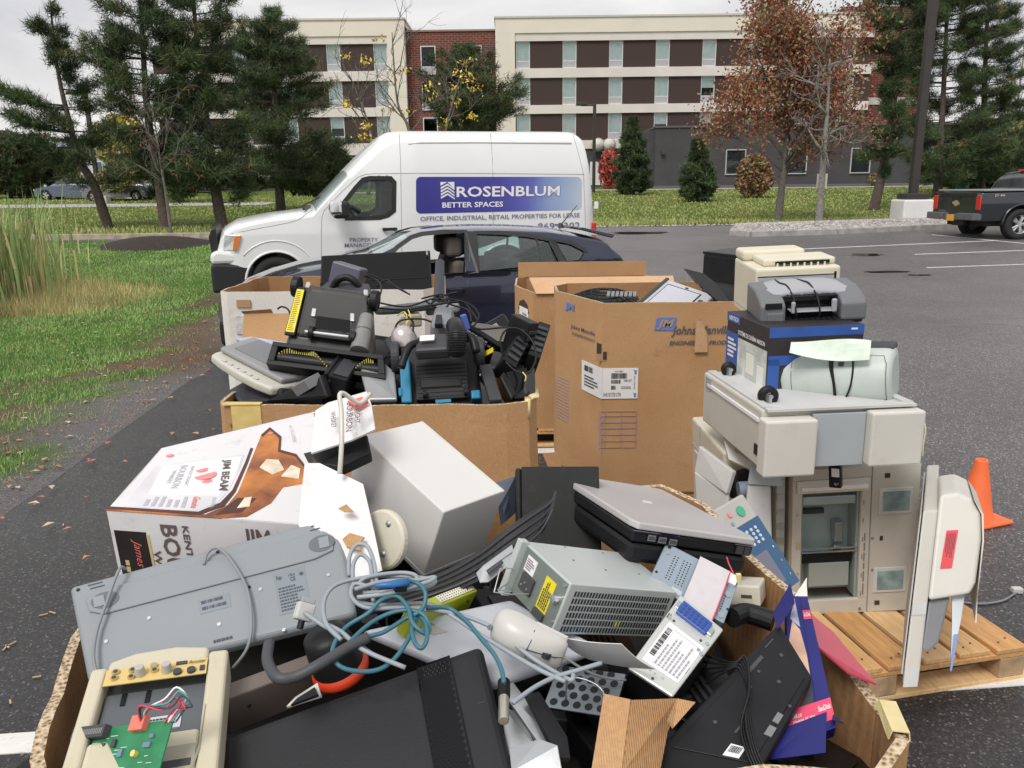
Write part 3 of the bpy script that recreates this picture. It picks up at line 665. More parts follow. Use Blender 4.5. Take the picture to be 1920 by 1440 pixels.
def house(px0,px1,py_eave,py_ridge,Y,label,cm,k=0):
 base = zt(0,Y);x0 = atY(px0,300,Y).x;x1 = atY(px1,300,Y).x;ze = atY(px0,py_eave,Y).z;zr = atY(px0,py_ridge,Y).z;D = 8
 t = thing('house',label,'house');wbox('wall',x0,x1,Y,Y + D,base,ze,cm,t);o = .5
 MB().prism([(Y - o,ze),(Y + D/2,zr),(Y + D + o,ze),(Y + D + o,ze - .15),(Y - o,ze - .15)],0,x0 - o,x1 + o).build('roof',mat('shingle_grey',(.30,.32,.36),.9,var=.2,vs=5),t)
 gx = (x0 + x1) / 2;gw = min(5.5,(x1 - x0) * .3)
 g = MB().prism([(gx - gw,ze - .1),(gx,zr + .2),(gx + gw,ze - .1)],1,Y - 1.2,Y + 3).build('gable',MATS['shingle_grey'],t)
 MB().prism([(gx - gw,ze - .3),(gx,zr),(gx,zr + .25),(gx - gw - .3,ze - .25)],1,Y - 1.3,Y - 1.21).prism([(gx,zr),(gx + gw,ze - .3),(gx + gw + .3,ze - .25),(gx,zr + .25)],1,Y - 1.3,Y - 1.21).build('bargeboard',mat('trim_white',(.82,.82,.82),.6),t)
 wbox('gable_wall',gx - gw,gx + gw,Y - 1.1,Y - .005,base,ze - .1,cm,t)
 n = max(3,int((x1 - x0) / 2.6))
 for i in range(n):
  c = x0 + (x1 - x0) * (i + .5) / n;yy = Y - 1.11 if abs(c - gx) < gw - .6 else Y - .01
  w = MB().box(c - .5,c + .5,yy - .02,yy,base + 1.2,base + 2.8).build('window',mat('pane_dark',(.12,.15,.18),.1),t);MB().box(c - .62,c + .62,yy - .05,yy - .021,base + 2.8,base + 2.92).box(c - .62,c + .62,yy - .05,yy - .021,base + 1.08,base + 1.2).box(c - .62,c - .5,yy - .05,yy - .021,base + 1.2,base + 2.8).box(c + .5,c + .62,yy - .05,yy - .021,base + 1.2,base + 2.8).build('frame',MATS['trim_white'],w)
house(-60,60,300,262,95,'grey roofed house far off behind the left pine and reeds',mat('siding_grey',(.42,.42,.44),.8,var=.1))
house(75,260,292,262,88,'low house with white gable boards seen between the left pines',mat('siding_white',(.62,.63,.66),.8,var=.1))
# ------------------------------------------------------------------ lamp posts
DKM = mat('post_bronze',(.045,.040,.038),.5,var=.15,vs=3)
def lamp_post(b,top_py,wpx,label,base_block=None,arm=0,px_top=None,hgt=None):
 b = G(*b) if not isinstance(b,Vector) else b
 h = atY(px_top or 1740,top_py,b.y).z - b.z;t = thing('lamp_post',label,'lamp post',frame(b),'parking lot lamp posts');z0 = 0
 if base_block:
  w,bh = base_block;mb = MB().box(-w/2,w/2,-w/2,w/2,-.2,bh);o = mb.build('concrete_base',mat('base_white',(.80,.80,.78),.8,var=.06,vs=2,bump=.2,dirt=.12),t,bevel=.05);z0 = bh
  MB().box(-.36,.36,-.36,.36,z0 + .001,z0 + .2).build('base_cover',DKM,t,bevel=.03)
 MB().box(-wpx/2,wpx/2,-wpx/2,wpx/2,z0,h).build('pole',DKM,t,bevel=.012)
 hd = MB()
 for s in ((1,-1) if not arm else (arm,)): hd.box(min(0,s*.9),max(0,s*.9),-.05,.05,h - .16,h - .06).box(min(s*.5,s*1.2),max(s*.5,s*1.2),-.2,.2,h - .12,h + .04)
 hd.build('lamp_head',DKM,t,bevel=.02)
lb = G(1706,419);lamp_post(lb,-330,.24,'tall bronze lamp post on a white concrete block in the gravel island',(.98,.78),px_top=1770)
lb = G(186,372);lamp_post(lb,172,.24,'slim dark lamp post behind the leftmost pine',arm=-1,px_top=158)
lb = G(1113,362);lamp_post(lb,194,.2,'dark lamp post rising just behind the tail of the white van',arm=-1,px_top=1110)
# small site things
def post_block(p,w,h,label,m=None):
 b = G(*p);o = MB().box(-w/2,w/2,-w/2,w/2,-.1,h).build('concrete_post',m or mat('post_concrete',(.60,.57,.52),.9,var=.15,vs=4,bump=.4),None,bevel=.03,f=frame(b));tag(o,label,'concrete post','pale concrete posts');return o
post_block((246,373),.42,.6,'pale concrete post in far lawn, leftmost of the two flanking the red bush');post_block((283,368),.45,.6,'pale concrete post in far lawn, right of the small red bush')
post_block((196,382),.55,.45,'low pale concrete block beside the leaning left pine trunk');post_block((1540,354),.55,1.0,'pale concrete post in front of the hedge behind the island tree')
def trash():
 b = G(1802,366);t = thing('trash_bin','round dark green park bin with domed lid behind the pickup','bin',frame(b))
 gm = mat('green_paint',(.05,.17,.12),.5);MB().cyl((0,0,0),(0,0,1),.34,.85,24).build('body',gm,t);MB().lathe([(.44,.95),(.4,1.04),(.22,1.14),(0,1.17)]).cyl((0,0,.93),(0,0,1),.44,.02,24).build('lid',mat('green_lid',(.22,.36,.30),.5),t,smooth=False)
 mb = MB();
 for i in range(4): a = i * 1.57 + .7;mb.cyl((.3*math.cos(a),.3*math.sin(a),.84),(0,0,1),.02,.1,6)
 mb.build('lid_post',gm,t)
trash()
# ------------------------------------------------------------------ trees
BARK = mat('bark_pine',(.130,.100,.085),.95,var=.45,vs=9,bump=1,bs=30);BARKG = mat('bark_grey',(.20,.18,.155),.95,var=.4,vs=9,bump=.8,bs=30);BARKL = mat('bark_pale',(.29,.275,.245),.95,var=.4,vs=12,bump=.6,bs=40)
NEED = [mat('needle_dark',(.055,.085,.034),.7,var=.3,vs=.6),mat('needle_mid',(.105,.155,.055),.7,var=.3,vs=.6),mat('needle_brown',(.36,.25,.12),.8,var=.3,vs=.6)]
def tufts(C,D,nb,L,w,rs,spread=.8,flat=0):
 """C centres, D directions: nb needles each as triangles"""
 k = len(C);C2 = np.repeat(C,nb,0);D2 = np.repeat(D,nb,0);v = rs.normal(size=(k*nb,3)) * spread + D2;v /= np.linalg.norm(v,axis=1,keepdims=True)
 l_ = L * rs.uniform(.5,1.1,k*nb);s = np.cross(v,rs.normal(size=(k*nb,3)));s /= np.linalg.norm(s,axis=1,keepdims=True);s *= w * .5
 o = C2 + rs.normal(size=C2.shape) * L * .22
 return np.stack([o - s,o + s,o + v * l_[:,None]],1)
def pine(name,path,crown,label,dens=1.0,seed=0,Y=None,r0=.2,nb=16,L=.36,layers=None,brown=.03,cat='tree',group='pines around the lot',w=.024,bl=1):
 """path: pixels of the trunk from foot to top; crown: [(py, left px, right px)] from top to bottom"""
 rs = np.random.default_rng(seed);b = G(*path[0]) if Y is None else atY(*path[0],Y);Yb = b.y
 P = [b] + [atY(x,y,Yb) for x,y in path[1:]];P[0].z -= .1
 t = thing(name,label,cat,frame(b),group);Mi = Matrix.Translation(-b)
 Q = spline(P,5);mb = MB();loc = [q - b for q in Q];n = len(loc);H = max(q.z for q in loc)
 mb.tube(loc,[r0 * (1 - .85 * i / (n-1)) * (1.25 if i == 0 else 1) for i in range(n)],9)
 cz = [atY(c[1],c[0],Yb).z - b.z for c in crown];cl = [atY(c[1],c[0],Yb).x - b.x for c in crown];cr = [atY(c[2],c[0],Yb).x - b.x for c in crown]
 o = np.argsort(cz);cz = np.array(cz)[o];cl = np.array(cl)[o];cr = np.array(cr)[o]
 def tp(z):
  zs = [q.z for q in loc];return np.array([np.interp(z,zs,[q.x for q in loc]),np.interp(z,zs,[q.y for q in loc]),z])
 zlo,zhi = cz[0],min(cz[-1],H);C = [];D = [];nbr = int((zhi - zlo) * 12 * dens) ;zl_ = None
 for i in range(nbr):
  z = zlo + (zhi - zlo) * rs.random();
  if layers: z = zlo + (zhi - zlo) * (np.round(rs.random() * layers) + rs.normal() * .13) / layers;z = min(max(z,zlo),zhi - .05)
  c = tp(z);a = rs.uniform(0,6.283);ca,sa = math.cos(a),math.sin(a)
  rr = (np.interp(z,cz,cr) - c[0]) if ca > 0 else (c[0] - np.interp(z,cz,cl));avg = (np.interp(z,cz,cr) - np.interp(z,cz,cl)) / 2
  Ln = max(.25,math.hypot(rr * ca,avg * sa)) * rs.uniform(.62,1.05);rise = rs.uniform(.0,.32) * Ln + .08
  pts = [Vector(c)] + [Vector((c[0] + ca*Ln*f_,c[1] + sa*Ln*f_,c[2] + rise * (f_ ** 1.6) - .12*Ln*f_*(1-f_))) for f_ in (.35,.7,1)]
  if i % 2 == 0 or Ln > 1: mb.tube(pts,[.012 + .016*Ln,.006],4)
  m_ = int(7 + Ln * 17 * bl)
  for j in range(m_):
   f_ = rs.uniform(.28,1.03) ** .8;k = f_ * 3;q = pts[min(int(k),2)].lerp(pts[min(int(k),2) + 1],k - min(int(k),2))
   side = rs.normal() * .17 * Ln * (1.15 - f_ * .5) * (.5 + .5 * (f_ > .4));off = np.array([-sa * side,ca * side,rs.normal() * .07 + .03])
   C.append(np.array(q) + off);D.append(np.array([ca * .5 - sa * side * .6,sa * .5 + ca * side * .6,.55]))
 mb.build('trunk',BARK,t,smooth=True)
 C = np.array(C);D = np.array(D);V = tufts(C,D,nb,L,w,rs);base = noiseidx(C,rs);mi = np.where(rs.random(len(C)) < brown,2,base);mi = np.repeat(mi,nb)
 bulk('crown',V,3,NEED,mi,par=t);return t
def noiseidx(C,rs):
 return np.array([1 if noise.noise(Vector(c) * 1.2) + rs.normal() * .12 > .1 else 0 for c in C])
pine('pine_tree',[(205,429),(178,350),(150,300),(128,220),(108,130),(96,25)],[(20,92,100),(60,58,112),(110,45,130),(150,5,168),(190,-20,185),(228,60,175),(250,-40,185),(285,20,200),(345,60,240)],'leaning open pine at the far left with gaps of sky',dens=.7,seed=1,layers=9,r0=.19)
pine('pine_tree',[(312,430),(300,350),(279,230),(268,90),(255,-150)],[(-140,215,290),(-20,175,335),(60,172,345),(120,170,350),(190,172,355),(245,185,350),(300,200,380),(372,215,385)],'tall pine behind the bare sapling, second from the left',dens=1.05,seed=2,layers=13,r0=.22)
pine('pine_tree',[(418,428),(402,340),(386,220),(370,90),(352,-150)],[(-140,300,400),(-10,285,440),(70,290,450),(130,300,455),(200,330,455),(270,330,470),(330,320,500),(385,300,470)],'tall dark pine just left of the van bonnet',dens=1.25,seed=3,layers=14,r0=.22)
pine('pine_tree',[(527,398),(522,330),(517,220),(512,120),(512,22)],[(25,495,525),(55,452,562),(95,440,580),(140,425,595),(190,410,618),(235,420,622),(275,380,690),(325,390,660),(352,400,620)],'broad dense pine left of the van roof before the hotel',dens=1.5,seed=4,layers=12,r0=.24,nb=15)
pine('pine_tree',[(868,352),(868,240),(866,180),(862,98)],[(98,845,875),(120,815,925),(155,795,960),(185,780,990),(215,790,1000),(240,830,960),(300,800,940)],'round topped pine behind the van in front of the brick wall',dens=1.9,seed=5,Y=34,r0=.2,L=.32)
pine('pine_tree',[(1637,395),(1655,320),(1668,240),(1685,120),(1695,-120)],[(-120,1640,1760),(-30,1640,1770),(30,1625,1780),(70,1610,1760),(105,1620,1740),(128,1650,1720),(170,1655,1690),(215,1650,1700),(290,1600,1690),(330,1640,1670)],'dark pine with bare lower trunk left of the lamp post',dens=1.15,seed=6,r0=.22,layers=11)
pine('pine_tree',[(1757,372),(1762,300),(1770,150),(1785,-180)],[(-160,1745,1840),(-40,1715,1855),(60,1705,1870),(140,1695,1860),(215,1700,1850),(270,1680,1880),(310,1690,1900),(345,1720,1890)],'tall thick pine behind the lamp post and the pickup',dens=1.35,seed=7,r0=.26,nb=14)
pine('pine_tree',[(1840,368),(1845,200),(1850,60),(1860,-60)],[(-60,1835,1885),(20,1800,1900),(100,1790,1915),(190,1800,1925),(270,1780,1960),(340,1790,1980)],'loose pale green pine at the right edge above the pickup bed',dens=.85,seed=8,r0=.2)
def spruce(path,crown,label,seed,group='small spruces on the far lawn',m=None,name='spruce_tree',brown=0):
 return pine(name,path,crown,label,dens=3.6,seed=seed,r0=.12,nb=12,L=.26,brown=brown,group=group,w=.045)
spruce([(1187,366),(1186,300),(1186,228)],[(226,1184,1188),(262,1168,1204),(300,1152,1218),(335,1150,1224),(362,1158,1218)],'dense dark conical spruce right behind the van tail',11)
spruce([(1308,379),(1308,320),(1309,270)],[(270,1307,1311),(300,1292,1328),(330,1278,1338),(355,1270,1345),(376,1275,1338)],'smaller dark spruce against the charcoal annex wall',12)
spruce([(20,372),(20,300),(25,262)],[(255,-30,60),(290,-70,85),(330,-70,80),(368,-40,70)],'dark evergreen shrub mass behind the reeds',13,brown=.1)
spruce([(112,368),(112,320),(110,285)],[(285,95,125),(310,75,150),(350,78,150)],'olive evergreen bush right of the reeds behind the leaning pine',14,brown=.2)
LEAFM = {}
def leafy(name,path,label,seed,spread,nlimb=9,tips=None,leaf=None,nleaf=0,bark=BARKG,r0=.12,Y=None,lsize=.09,levels=3,up=.5,twig=.012,cat='tree',start=.35,group=None,gauss=.3,toplen=1.0):
 """deciduous tree: trunk along path, limbs by recursion; leaves near the twig ends"""
 rs = np.random.default_rng(seed);b = G(*path[0]) if Y is None else atY(*path[0],Y);Yb = b.y
 P = [b] + [atY(x,y,Yb) for x,y in path[1:]];P = [p - b for p in P];P[0].z -= .1
 t = thing(name,label,cat,frame(b),group);Q = spline(P,5);mb = MB();n = len(Q)
 mb.tube(Q,[r0 * (1 - .8 * i / (n-1)) for i in range(n)],8);ends = []
 def grow(p,d,ln,r_,lv):
  pts = [p];q = p.copy();dd = d.copy();k = 4
  for i in range(k):
   dd = (dd + Vector(rs.normal(size=3)) * .2 + Vector((0,0,.06 * up))).normalized();q = q + dd * ln / k;pts.append(q.copy())
  mb.tube(pts,[max(r_,twig*.5),max(r_ * .45,twig*.35)],4 if lv else 5)
  if lv <= 0: ends.extend(pts[1:]);return
  for i in range(3 if lv > 1 else 4):
   f_ = rs.uniform(.3,1);k_ = f_ * 4;a = pts[min(int(k_),3)].lerp(pts[min(int(k_),3) + 1],k_ - min(int(k_),3))
   nd = (dd + Vector(rs.normal(size=3)) * .75 + Vector((0,0,.3 * up))).normalized();grow(a,nd,ln * rs.uniform(.4,.68),r_ * .5,lv - 1)
 for i in range(nlimb):
  f_ = start + (1 - start) * (i + rs.random() * .6) / nlimb;k_ = min(f_,.999) * (n-1);p = Q[int(k_)]
  a = rs.uniform(0,6.283);d = Vector((math.cos(a),math.sin(a) * .8,up + rs.uniform(-.2,.35))).normalized()
  grow(Vector(p),d,spread * rs.uniform(.55,1.0) * (toplen + (1 - toplen) * (1 - f_)),r0 * .42 * (1.15 - f_ * .6),levels - 1)
 mb.build('trunk',bark,t,smooth=True)
 if leaf and nleaf:
  E = np.array([list(e) for e in ends]);C = E[rs.integers(0,len(E),nleaf)] + rs.normal(size=(nleaf,3)) * gauss
  quads(t,C,lsize,leaf,rs)
 return t,b
def quads(par,C,size,mats,rs,name='crown',wts=None):
 k = len(C);u = rs.normal(size=(k,3));u /= np.linalg.norm(u,axis=1,keepdims=True);v = np.cross(u,rs.normal(size=(k,3)));v /= np.linalg.norm(v,axis=1,keepdims=True)
 s = size * rs.uniform(.6,1.3,(k,1));V = np.stack([C - u*s,C - v*s*.55,C + u*s,C + v*s*.55],1)
 return bulk(name,V,4,mats,rs.choice(len(mats),k,p=wts),par=par)
LRED = [mat('leaf_maple_red',(.42,.10,.06),.7,var=.3,vs=.7),mat('leaf_maple_rust',(.38,.17,.08),.7,var=.3,vs=.7),mat('leaf_maple_brown',(.28,.13,.075),.7,var=.3,vs=.7),mat('leaf_maple_olive',(.33,.30,.13),.7,var=.3,vs=.7)]
LYEL = [mat('leaf_yellow',(.86,.66,.12),.7,var=.2,vs=.7),mat('leaf_gold',(.74,.52,.10),.7,var=.2,vs=.7)]
LGRN = [mat('leaf_green',(.22,.28,.10),.7,var=.3,vs=.7),mat('leaf_olive',(.36,.36,.14),.7,var=.3,vs=.7)]
t,b = leafy('bare_sapling',[(322,443),(312,370),(305,330),(296,270),(285,195)],'slender bare sapling on the mulch mound left of the van',21,1.55,nlimb=15,bark=BARKG,r0=.06,levels=3,up=.9,twig=.010,start=.42,leaf=[LRED[2]],nleaf=120,lsize=.04,gauss=.05)
t,b = leafy('maple_tree',[(1458,418),(1466,350),(1472,300),(1480,200),(1490,40)],'red and rust leaved maple in front of the hotel',22,3.5,nlimb=24,bark=BARKG,r0=.15,levels=3,up=1.0,leaf=LRED,nleaf=29000,lsize=.06,start=.34,gauss=.28,toplen=.75)
t,b = leafy('bare_tree',[(1535,428),(1541,340),(1546,270),(1552,200),(1556,110)],'bare pale barked tree standing in the gravel island',23,2.5,nlimb=13,bark=BARKL,r0=.13,levels=3,up=.38,twig=.014,start=.4,toplen=.55)
t,b = leafy('bare_tree',[(1885,345),(1895,270),(1908,190),(1925,60)],'bare grey barked tree at the right edge behind the pickup',24,2.3,nlimb=10,bark=BARKL,r0=.17,levels=3,up=.6,twig=.016,start=.35)
def honey():
 t,b = leafy('bare_tree',[(770,360),(768,250),(745,190),(735,60)],'nearly bare tree with yellow leaf sprays behind the van roof',25,2.1,nlimb=10,Y=29,bark=BARKG,r0=.08,levels=3,up=.8,twig=.009,start=.35)
 C = [];rs = np.random.default_rng(4)
 for p in ((713,73),(685,112),(690,118),(648,105),(737,137),(757,133),(650,190),(651,200),(733,207),(685,233),(692,237),(675,255),(689,260),(765,210),(808,160),(812,178)):
  c = np.array(atY(p[0],p[1],29 + rs.normal() * .5) - b);C.append(c + rs.normal(size=(14,3)) * np.array([.13,.1,.07]))
 quads(t,np.concatenate(C),.07,LYEL,rs)
 t,b = leafy('bare_tree',[(830,360),(835,250),(850,190),(872,110)],'thin bare tree with yellow leaf sprays before the round pine',26,1.7,nlimb=10,Y=30,bark=BARKG,r0=.06,levels=3,up=.8,twig=.012,start=.4)
 C = []
 for p in ((878,115),(874,122),(880,140),(877,150),(858,137),(852,163),(888,165),(893,168),(853,185),(857,190),(838,228),(840,233),(875,222),(886,219)):
  c = np.array(atY(p[0],p[1],30 + rs.normal() * .5) - b);C.append(c + rs.normal(size=(13,3)) * np.array([.13,.1,.08]))
 quads(t,np.concatenate(C),.07,LYEL,rs)
 leafy('bare_tree',[(690,360),(700,300),(690,230),(655,140)],'thin bare multi limbed tree between the left pine and the hotel corner',27,2.2,nlimb=12,Y=31,bark=BARKG,r0=.08,levels=3,up=.8,twig=.012,start=.3)
honey()
def bush(px,py,wpx,hpx,mats,label,n=1500,seed=0,name='bush',cat='bush',ls=.07,group='shrubs along the buildings',Y=None,wts=None):
 rs = np.random.default_rng(seed);b = G(px,py) if Y is None else atY(px,py,Y);k = b.y / FPX;w = wpx * k / 2;h = hpx * k
 t = thing(name,label,cat,frame(b),group);v = rs.normal(size=(n,3));v /= np.linalg.norm(v,axis=1,keepdims=True);r_ = rs.random((n,1)) ** .35
 v = v * r_ * (1 + .25 * np.array([[noise.noise(Vector(q) * 2.2 + Vector((seed,0,0)))] for q in v])) * 1.05;C = v * np.array([w,w * .8,h / 2]) + np.array([0,0,h * .52])
 quads(t,C,ls * max(1,b.y / 30),mats,rs,wts=wts)
 mb = MB()
 for i in range(7): a = rs.uniform(0,6.28);mb.tube([(0,0,-.05),(w*.3*math.cos(a),w*.3*math.sin(a),h*.35),(w*.6*math.cos(a),w*.6*math.sin(a),h*.75)],[.03,.01],4)
 mb.build('stem',BARKG,t);return t
GRD = NEED[:2] + [LGRN[0]]
bush(1142,356,36,70,[LRED[0],mat('leaf_crimson',(.66,.14,.12),.7,var=.3)],'bright red leaved bush between the van tail and the spruce',1600,1)
bush(1412,372,66,75,LRED[1:],'rust and olive bush under the red maple',2400,2)
bush(1255,349,22,16,LRED[:2],'low red shrub at the foot of the charcoal annex wall',350,3)
bush(1610,347,26,22,LGRN,'small olive bush under the white framed annex window',500,4);bush(1637,350,26,24,LGRN + [LRED[1]],'olive and rust bush beside the dark pine trunk',500,5);bush(1696,349,22,18,LGRN,'small olive bush just left of the lamp post',350,6)
bush(264,366,30,20,[LRED[0]],'low dark red bush between two concrete posts',700,7,ls=.06)
bush(240,330,95,105,LYEL + LGRN + [LGRN[0]] * 2,'yellow and green leaved tree behind the second pine',4200,8,name='autumn_tree',cat='tree',Y=55,ls=.1)
bush(215,362,70,42,[LRED[1]] + LGRN * 2,'mixed green and rust shrub row beyond the left lawn',1500,9,Y=50);bush(345,362,120,100,NEED[:2] + LGRN[:1],'dark green evergreen backdrop tree between the left pines',5000,10,name='evergreen_tree',cat='tree',Y=48,ls=.11)
bush(590,368,150,92,NEED[:2] + LGRN[:1],'dark low evergreen boughs between the broad pine and the van windscreen',5200,15,name='evergreen_tree',cat='tree',Y=40,ls=.1)
bush(1905,360,120,130,LYEL[:1] + LGRN * 2,'yellow green tree at the far right beyond the pickup',3800,11,name='autumn_tree',cat='tree',Y=62,ls=.1);bush(1830,362,170,88,NEED[:2] + LGRN[:1],'dark evergreen mass behind the green bin',7000,12,name='evergreen_tree',cat='tree',Y=50,ls=.11)
bush(30,330,130,60,LGRN + NEED[:1],'distant green tree left of the grey roofed house',2200,14,name='far_tree',cat='tree',Y=75,ls=.09)
def hedge(p0,p1,hpx,label,seed):
 a = G(*p0);b = G(*p1);rs = np.random.default_rng(seed);n = 2600;k = a.y / FPX;h = hpx * k;t = thing('hedge',label,'hedge',frame(a),'clipped hedges by the annex');L_ = (b - a).length
 C = np.stack([rs.uniform(0,b.x - a.x,n),rs.uniform(-.6,.6,n),rs.uniform(0,1,n) ** .6 * h],1);C += rs.normal(size=C.shape) * .04
 MB().box(.1,b.x - a.x - .1,-.4,.4,0,h * .85).build('branches',mat('hedge_core',(.05,.06,.035),.95,var=.3),t)
 quads(t,C,.11,NEED[:2],rs,name='foliage')
hedge((1468,350),(1582,350),19,'long clipped dark hedge behind the trunk of the bare island tree',1);hedge((1332,352),(1372,352),18,'short clipped dark hedge between spruce and rust bush',2)
# wood beyond everything
def woods():
 n = 42000;rs = np.random.default_rng(9);x = rs.uniform(-190,190,n);y = 112 + rs.normal(size=n) * 4;hh = 7 + 2.5 * np.array([noise.noise(Vector((q * .05,0,0))) for q in x]);z = 1.5 + hh * rs.random(n) ** .7
 quads(None,np.stack([x,y,z],1),.95,NEED[:2] + [LRED[2],LYEL[1]],rs,name='distant_woods',wts=[.5,.42,.06,.02])
 o = bpy.data.objects['distant_woods'];tag(o,'far off mixed wood closing the view behind the houses','woods',kind='stuff')
woods()
# ------------------------------------------------------------------ vehicles
class FR(F):
 def l(s,p): return Vector(p)
class VP:
 """vertical plane through P0 with yaw: pixels to (s, z) on the near side of a vehicle"""
 def __init__(s,P0,yaw): s.P = np.array(P0,float);s.d = np.array([math.cos(yaw),math.sin(yaw),0]);s.n = np.array([-math.sin(yaw),math.cos(yaw),0]);s.yaw = yaw;s.f = FR(frame(P0,yaw).M,(1,1,1))
 def __call__(s,px,py,t=0):
  r_ = ray(px,py);o = s.P + s.n * t;k = ((o - CC) @ s.n) / (r_ @ s.n);q = CC + r_ * k - o;return (float(q @ s.d),float(q[2]))
 def pl(s,pts,t=0): return [s(*p,t) for p in pts]
def curve(pts):
 pts = sorted(pts);X = [p[0] for p in pts];Y = [p[1] for p in pts];return lambda v: float(np.interp(v,X,Y))
def loft(par,name,mats,W,st,zb,ztp,inset,matf=None,skip=None,nz=16,drop=lambda s: .12,pw=3.5,split=0):
 V = [0,.03,.08,.16,.3,.55,1];rows = []
 for s in st:
  a,b = zb(s),max(ztp(s),zb(s) + .02);ze = max(a + .01,b - drop(s));half = []
  for i in range(nz + 1): z = a + (ze - a) * i / nz;half.append((inset(s,z),z))
  ye = half[-1][0]
  for v in V[1:]: half.append((ye + (W/2 - ye) * v,ze + (b - ze) * (1 - (1 - v) ** pw)))
  rows.append([(s,y,z) for y,z in half] + [(s,W - y,z) for y,z in half[-2::-1]])
 vs = [p for r_ in rows for p in r_];m = len(rows[0]);fs = [];mi = []
 for i in range(len(rows) - 1):
  for j in range(m - 1):
   q = [rows[i][j],rows[i][j+1],rows[i+1][j+1],rows[i+1][j]];c = [sum(t_[k] for t_ in q) / 4 for k in range(3)];side = j < nz or j >= m - 1 - nz
   if skip and side and skip(c[0],c[2]): continue
   fs.append((i*m+j,(i+1)*m+j,(i+1)*m+j+1,i*m+j+1));mi.append(matf(c[0],c[1],c[2],side) if matf else 0)
 for i in (0,len(rows) - 1): fs.append(tuple(range(i*m,(i+1)*m)));mi.append(0)
 me = bpy.data.meshes.new(name);me.from_pydata(vs,[],fs)
 for q in mats: me.materials.append(q)
 me.polygons.foreach_set('material_index',mi);me.validate();bm = bmesh.new();bm.from_mesh(me);bmesh.ops.recalc_face_normals(bm,faces=bm.faces);bm.to_mesh(me);bm.free()
 me.polygons.foreach_set('use_smooth',[True] * len(me.polygons))
 o = bpy.data.objects.new(name,me);COL.objects.link(o);o.parent = par
 if split: md = o.modifiers.new('e','EDGE_SPLIT');md.split_angle = R(split)
 return o
def ringstrip(par,name,m,poly,w,ins,t=-.006,W=None,th=.008,closed=True):
 if W:
  W2 = W;ringstrip(par,name,m,poly,w,ins,t,None,th,closed);return ringstrip(par,name,m,poly,w,lambda x,z: W2 - ins(x,z),-t - th,None,th,closed)
 """flat band following an outline on the side of a vehicle"""
 n = len(poly);c = Vector((sum(p[0] for p in poly)/n,sum(p[1] for p in poly)/n));mb = MB();P = [Vector(p) for p in poly]
 def off(i,d):
  a,b,e = P[i-1],P[i],P[(i+1) % n]
  if not closed and i == 0: tt = (e - b)
  elif not closed and i == n-1: tt = (b - a)
  else: tt = (b-a).normalized() + (e-b).normalized()
  tt = tt.normalized();nn = Vector((-tt.y,tt.x));
  if closed and nn.dot(b - c) < 0: nn = -nn
  return b + nn * d
 for i in range(n if closed else n - 1):
  j = (i+1) % n;q = [off(i,-w/2),off(j,-w/2),off(j,w/2),off(i,w/2)]
  y = [ins(v.x,v.y) + t for v in q]
  mb.raw([(v.x,yy,v.y) for v,yy in zip(q,y)] + [(v.x,yy + th,v.y) for v,yy in zip(q,y)],[(0,1,2,3),(4,7,6,5),(0,4,5,1),(1,5,6,2),(2,6,7,3),(3,7,4,0)])
  if W: mb.raw([(v.x,W - yy,v.y) for v,yy in zip(q,y)] + [(v.x,W - yy - th,v.y) for v,yy in zip(q,y)],[(0,1,2,3),(4,7,6,5),(0,4,5,1),(1,5,6,2),(2,6,7,3),(3,7,4,0)])
 return mb.build(name,m,par)
def patch(par,name,m,poly,ins,t=-.004,th=.006,bevel=0,W=None):
 if W: patch(par,name,m,poly,ins,t,th,bevel);W2 = W;return patch(par,name,m,poly,lambda x,z: W2 - ins(x,z),-t - th,th,bevel)
 mb = MB();n = len(poly)
 for far in ((0,1) if W else (0,)):
  g = (lambda y: W - y) if far else (lambda y: y)
  mb.raw([(x,g(ins(x,z) + t),z) for x,z in poly] + [(x,g(ins(x,z) + t + th),z) for x,z in poly],[tuple(range(n)),tuple(range(n,2*n))[::-1]] + [(i,n+i,n+(i+1) % n,(i+1) % n) for i in range(n)])
 return mb.build(name,m,par,bevel=bevel)
def seam(par,pts,ins,r=.006,m=None,name='door_seam',W=None):
 return MB().tube([(x,ins(x,z) + .001,z) for x,z in pts],r,6).build(name,m or mat('seam_dark',(.10,.10,.11),.6),par,smooth=True)
TYRE = mat('tyre',(.028,.028,.029),.85,var=.2,vs=8,bump=.3);RIM = mat('rim_alloy',(.66,.67,.68),.3,metal=.8,var=.1)
RUB = mat('black_trim',(.014,.014,.016),.45,var=.15,vs=9);CHR = mat('chrome',(.85,.85,.87),.06,metal=1,var=0)
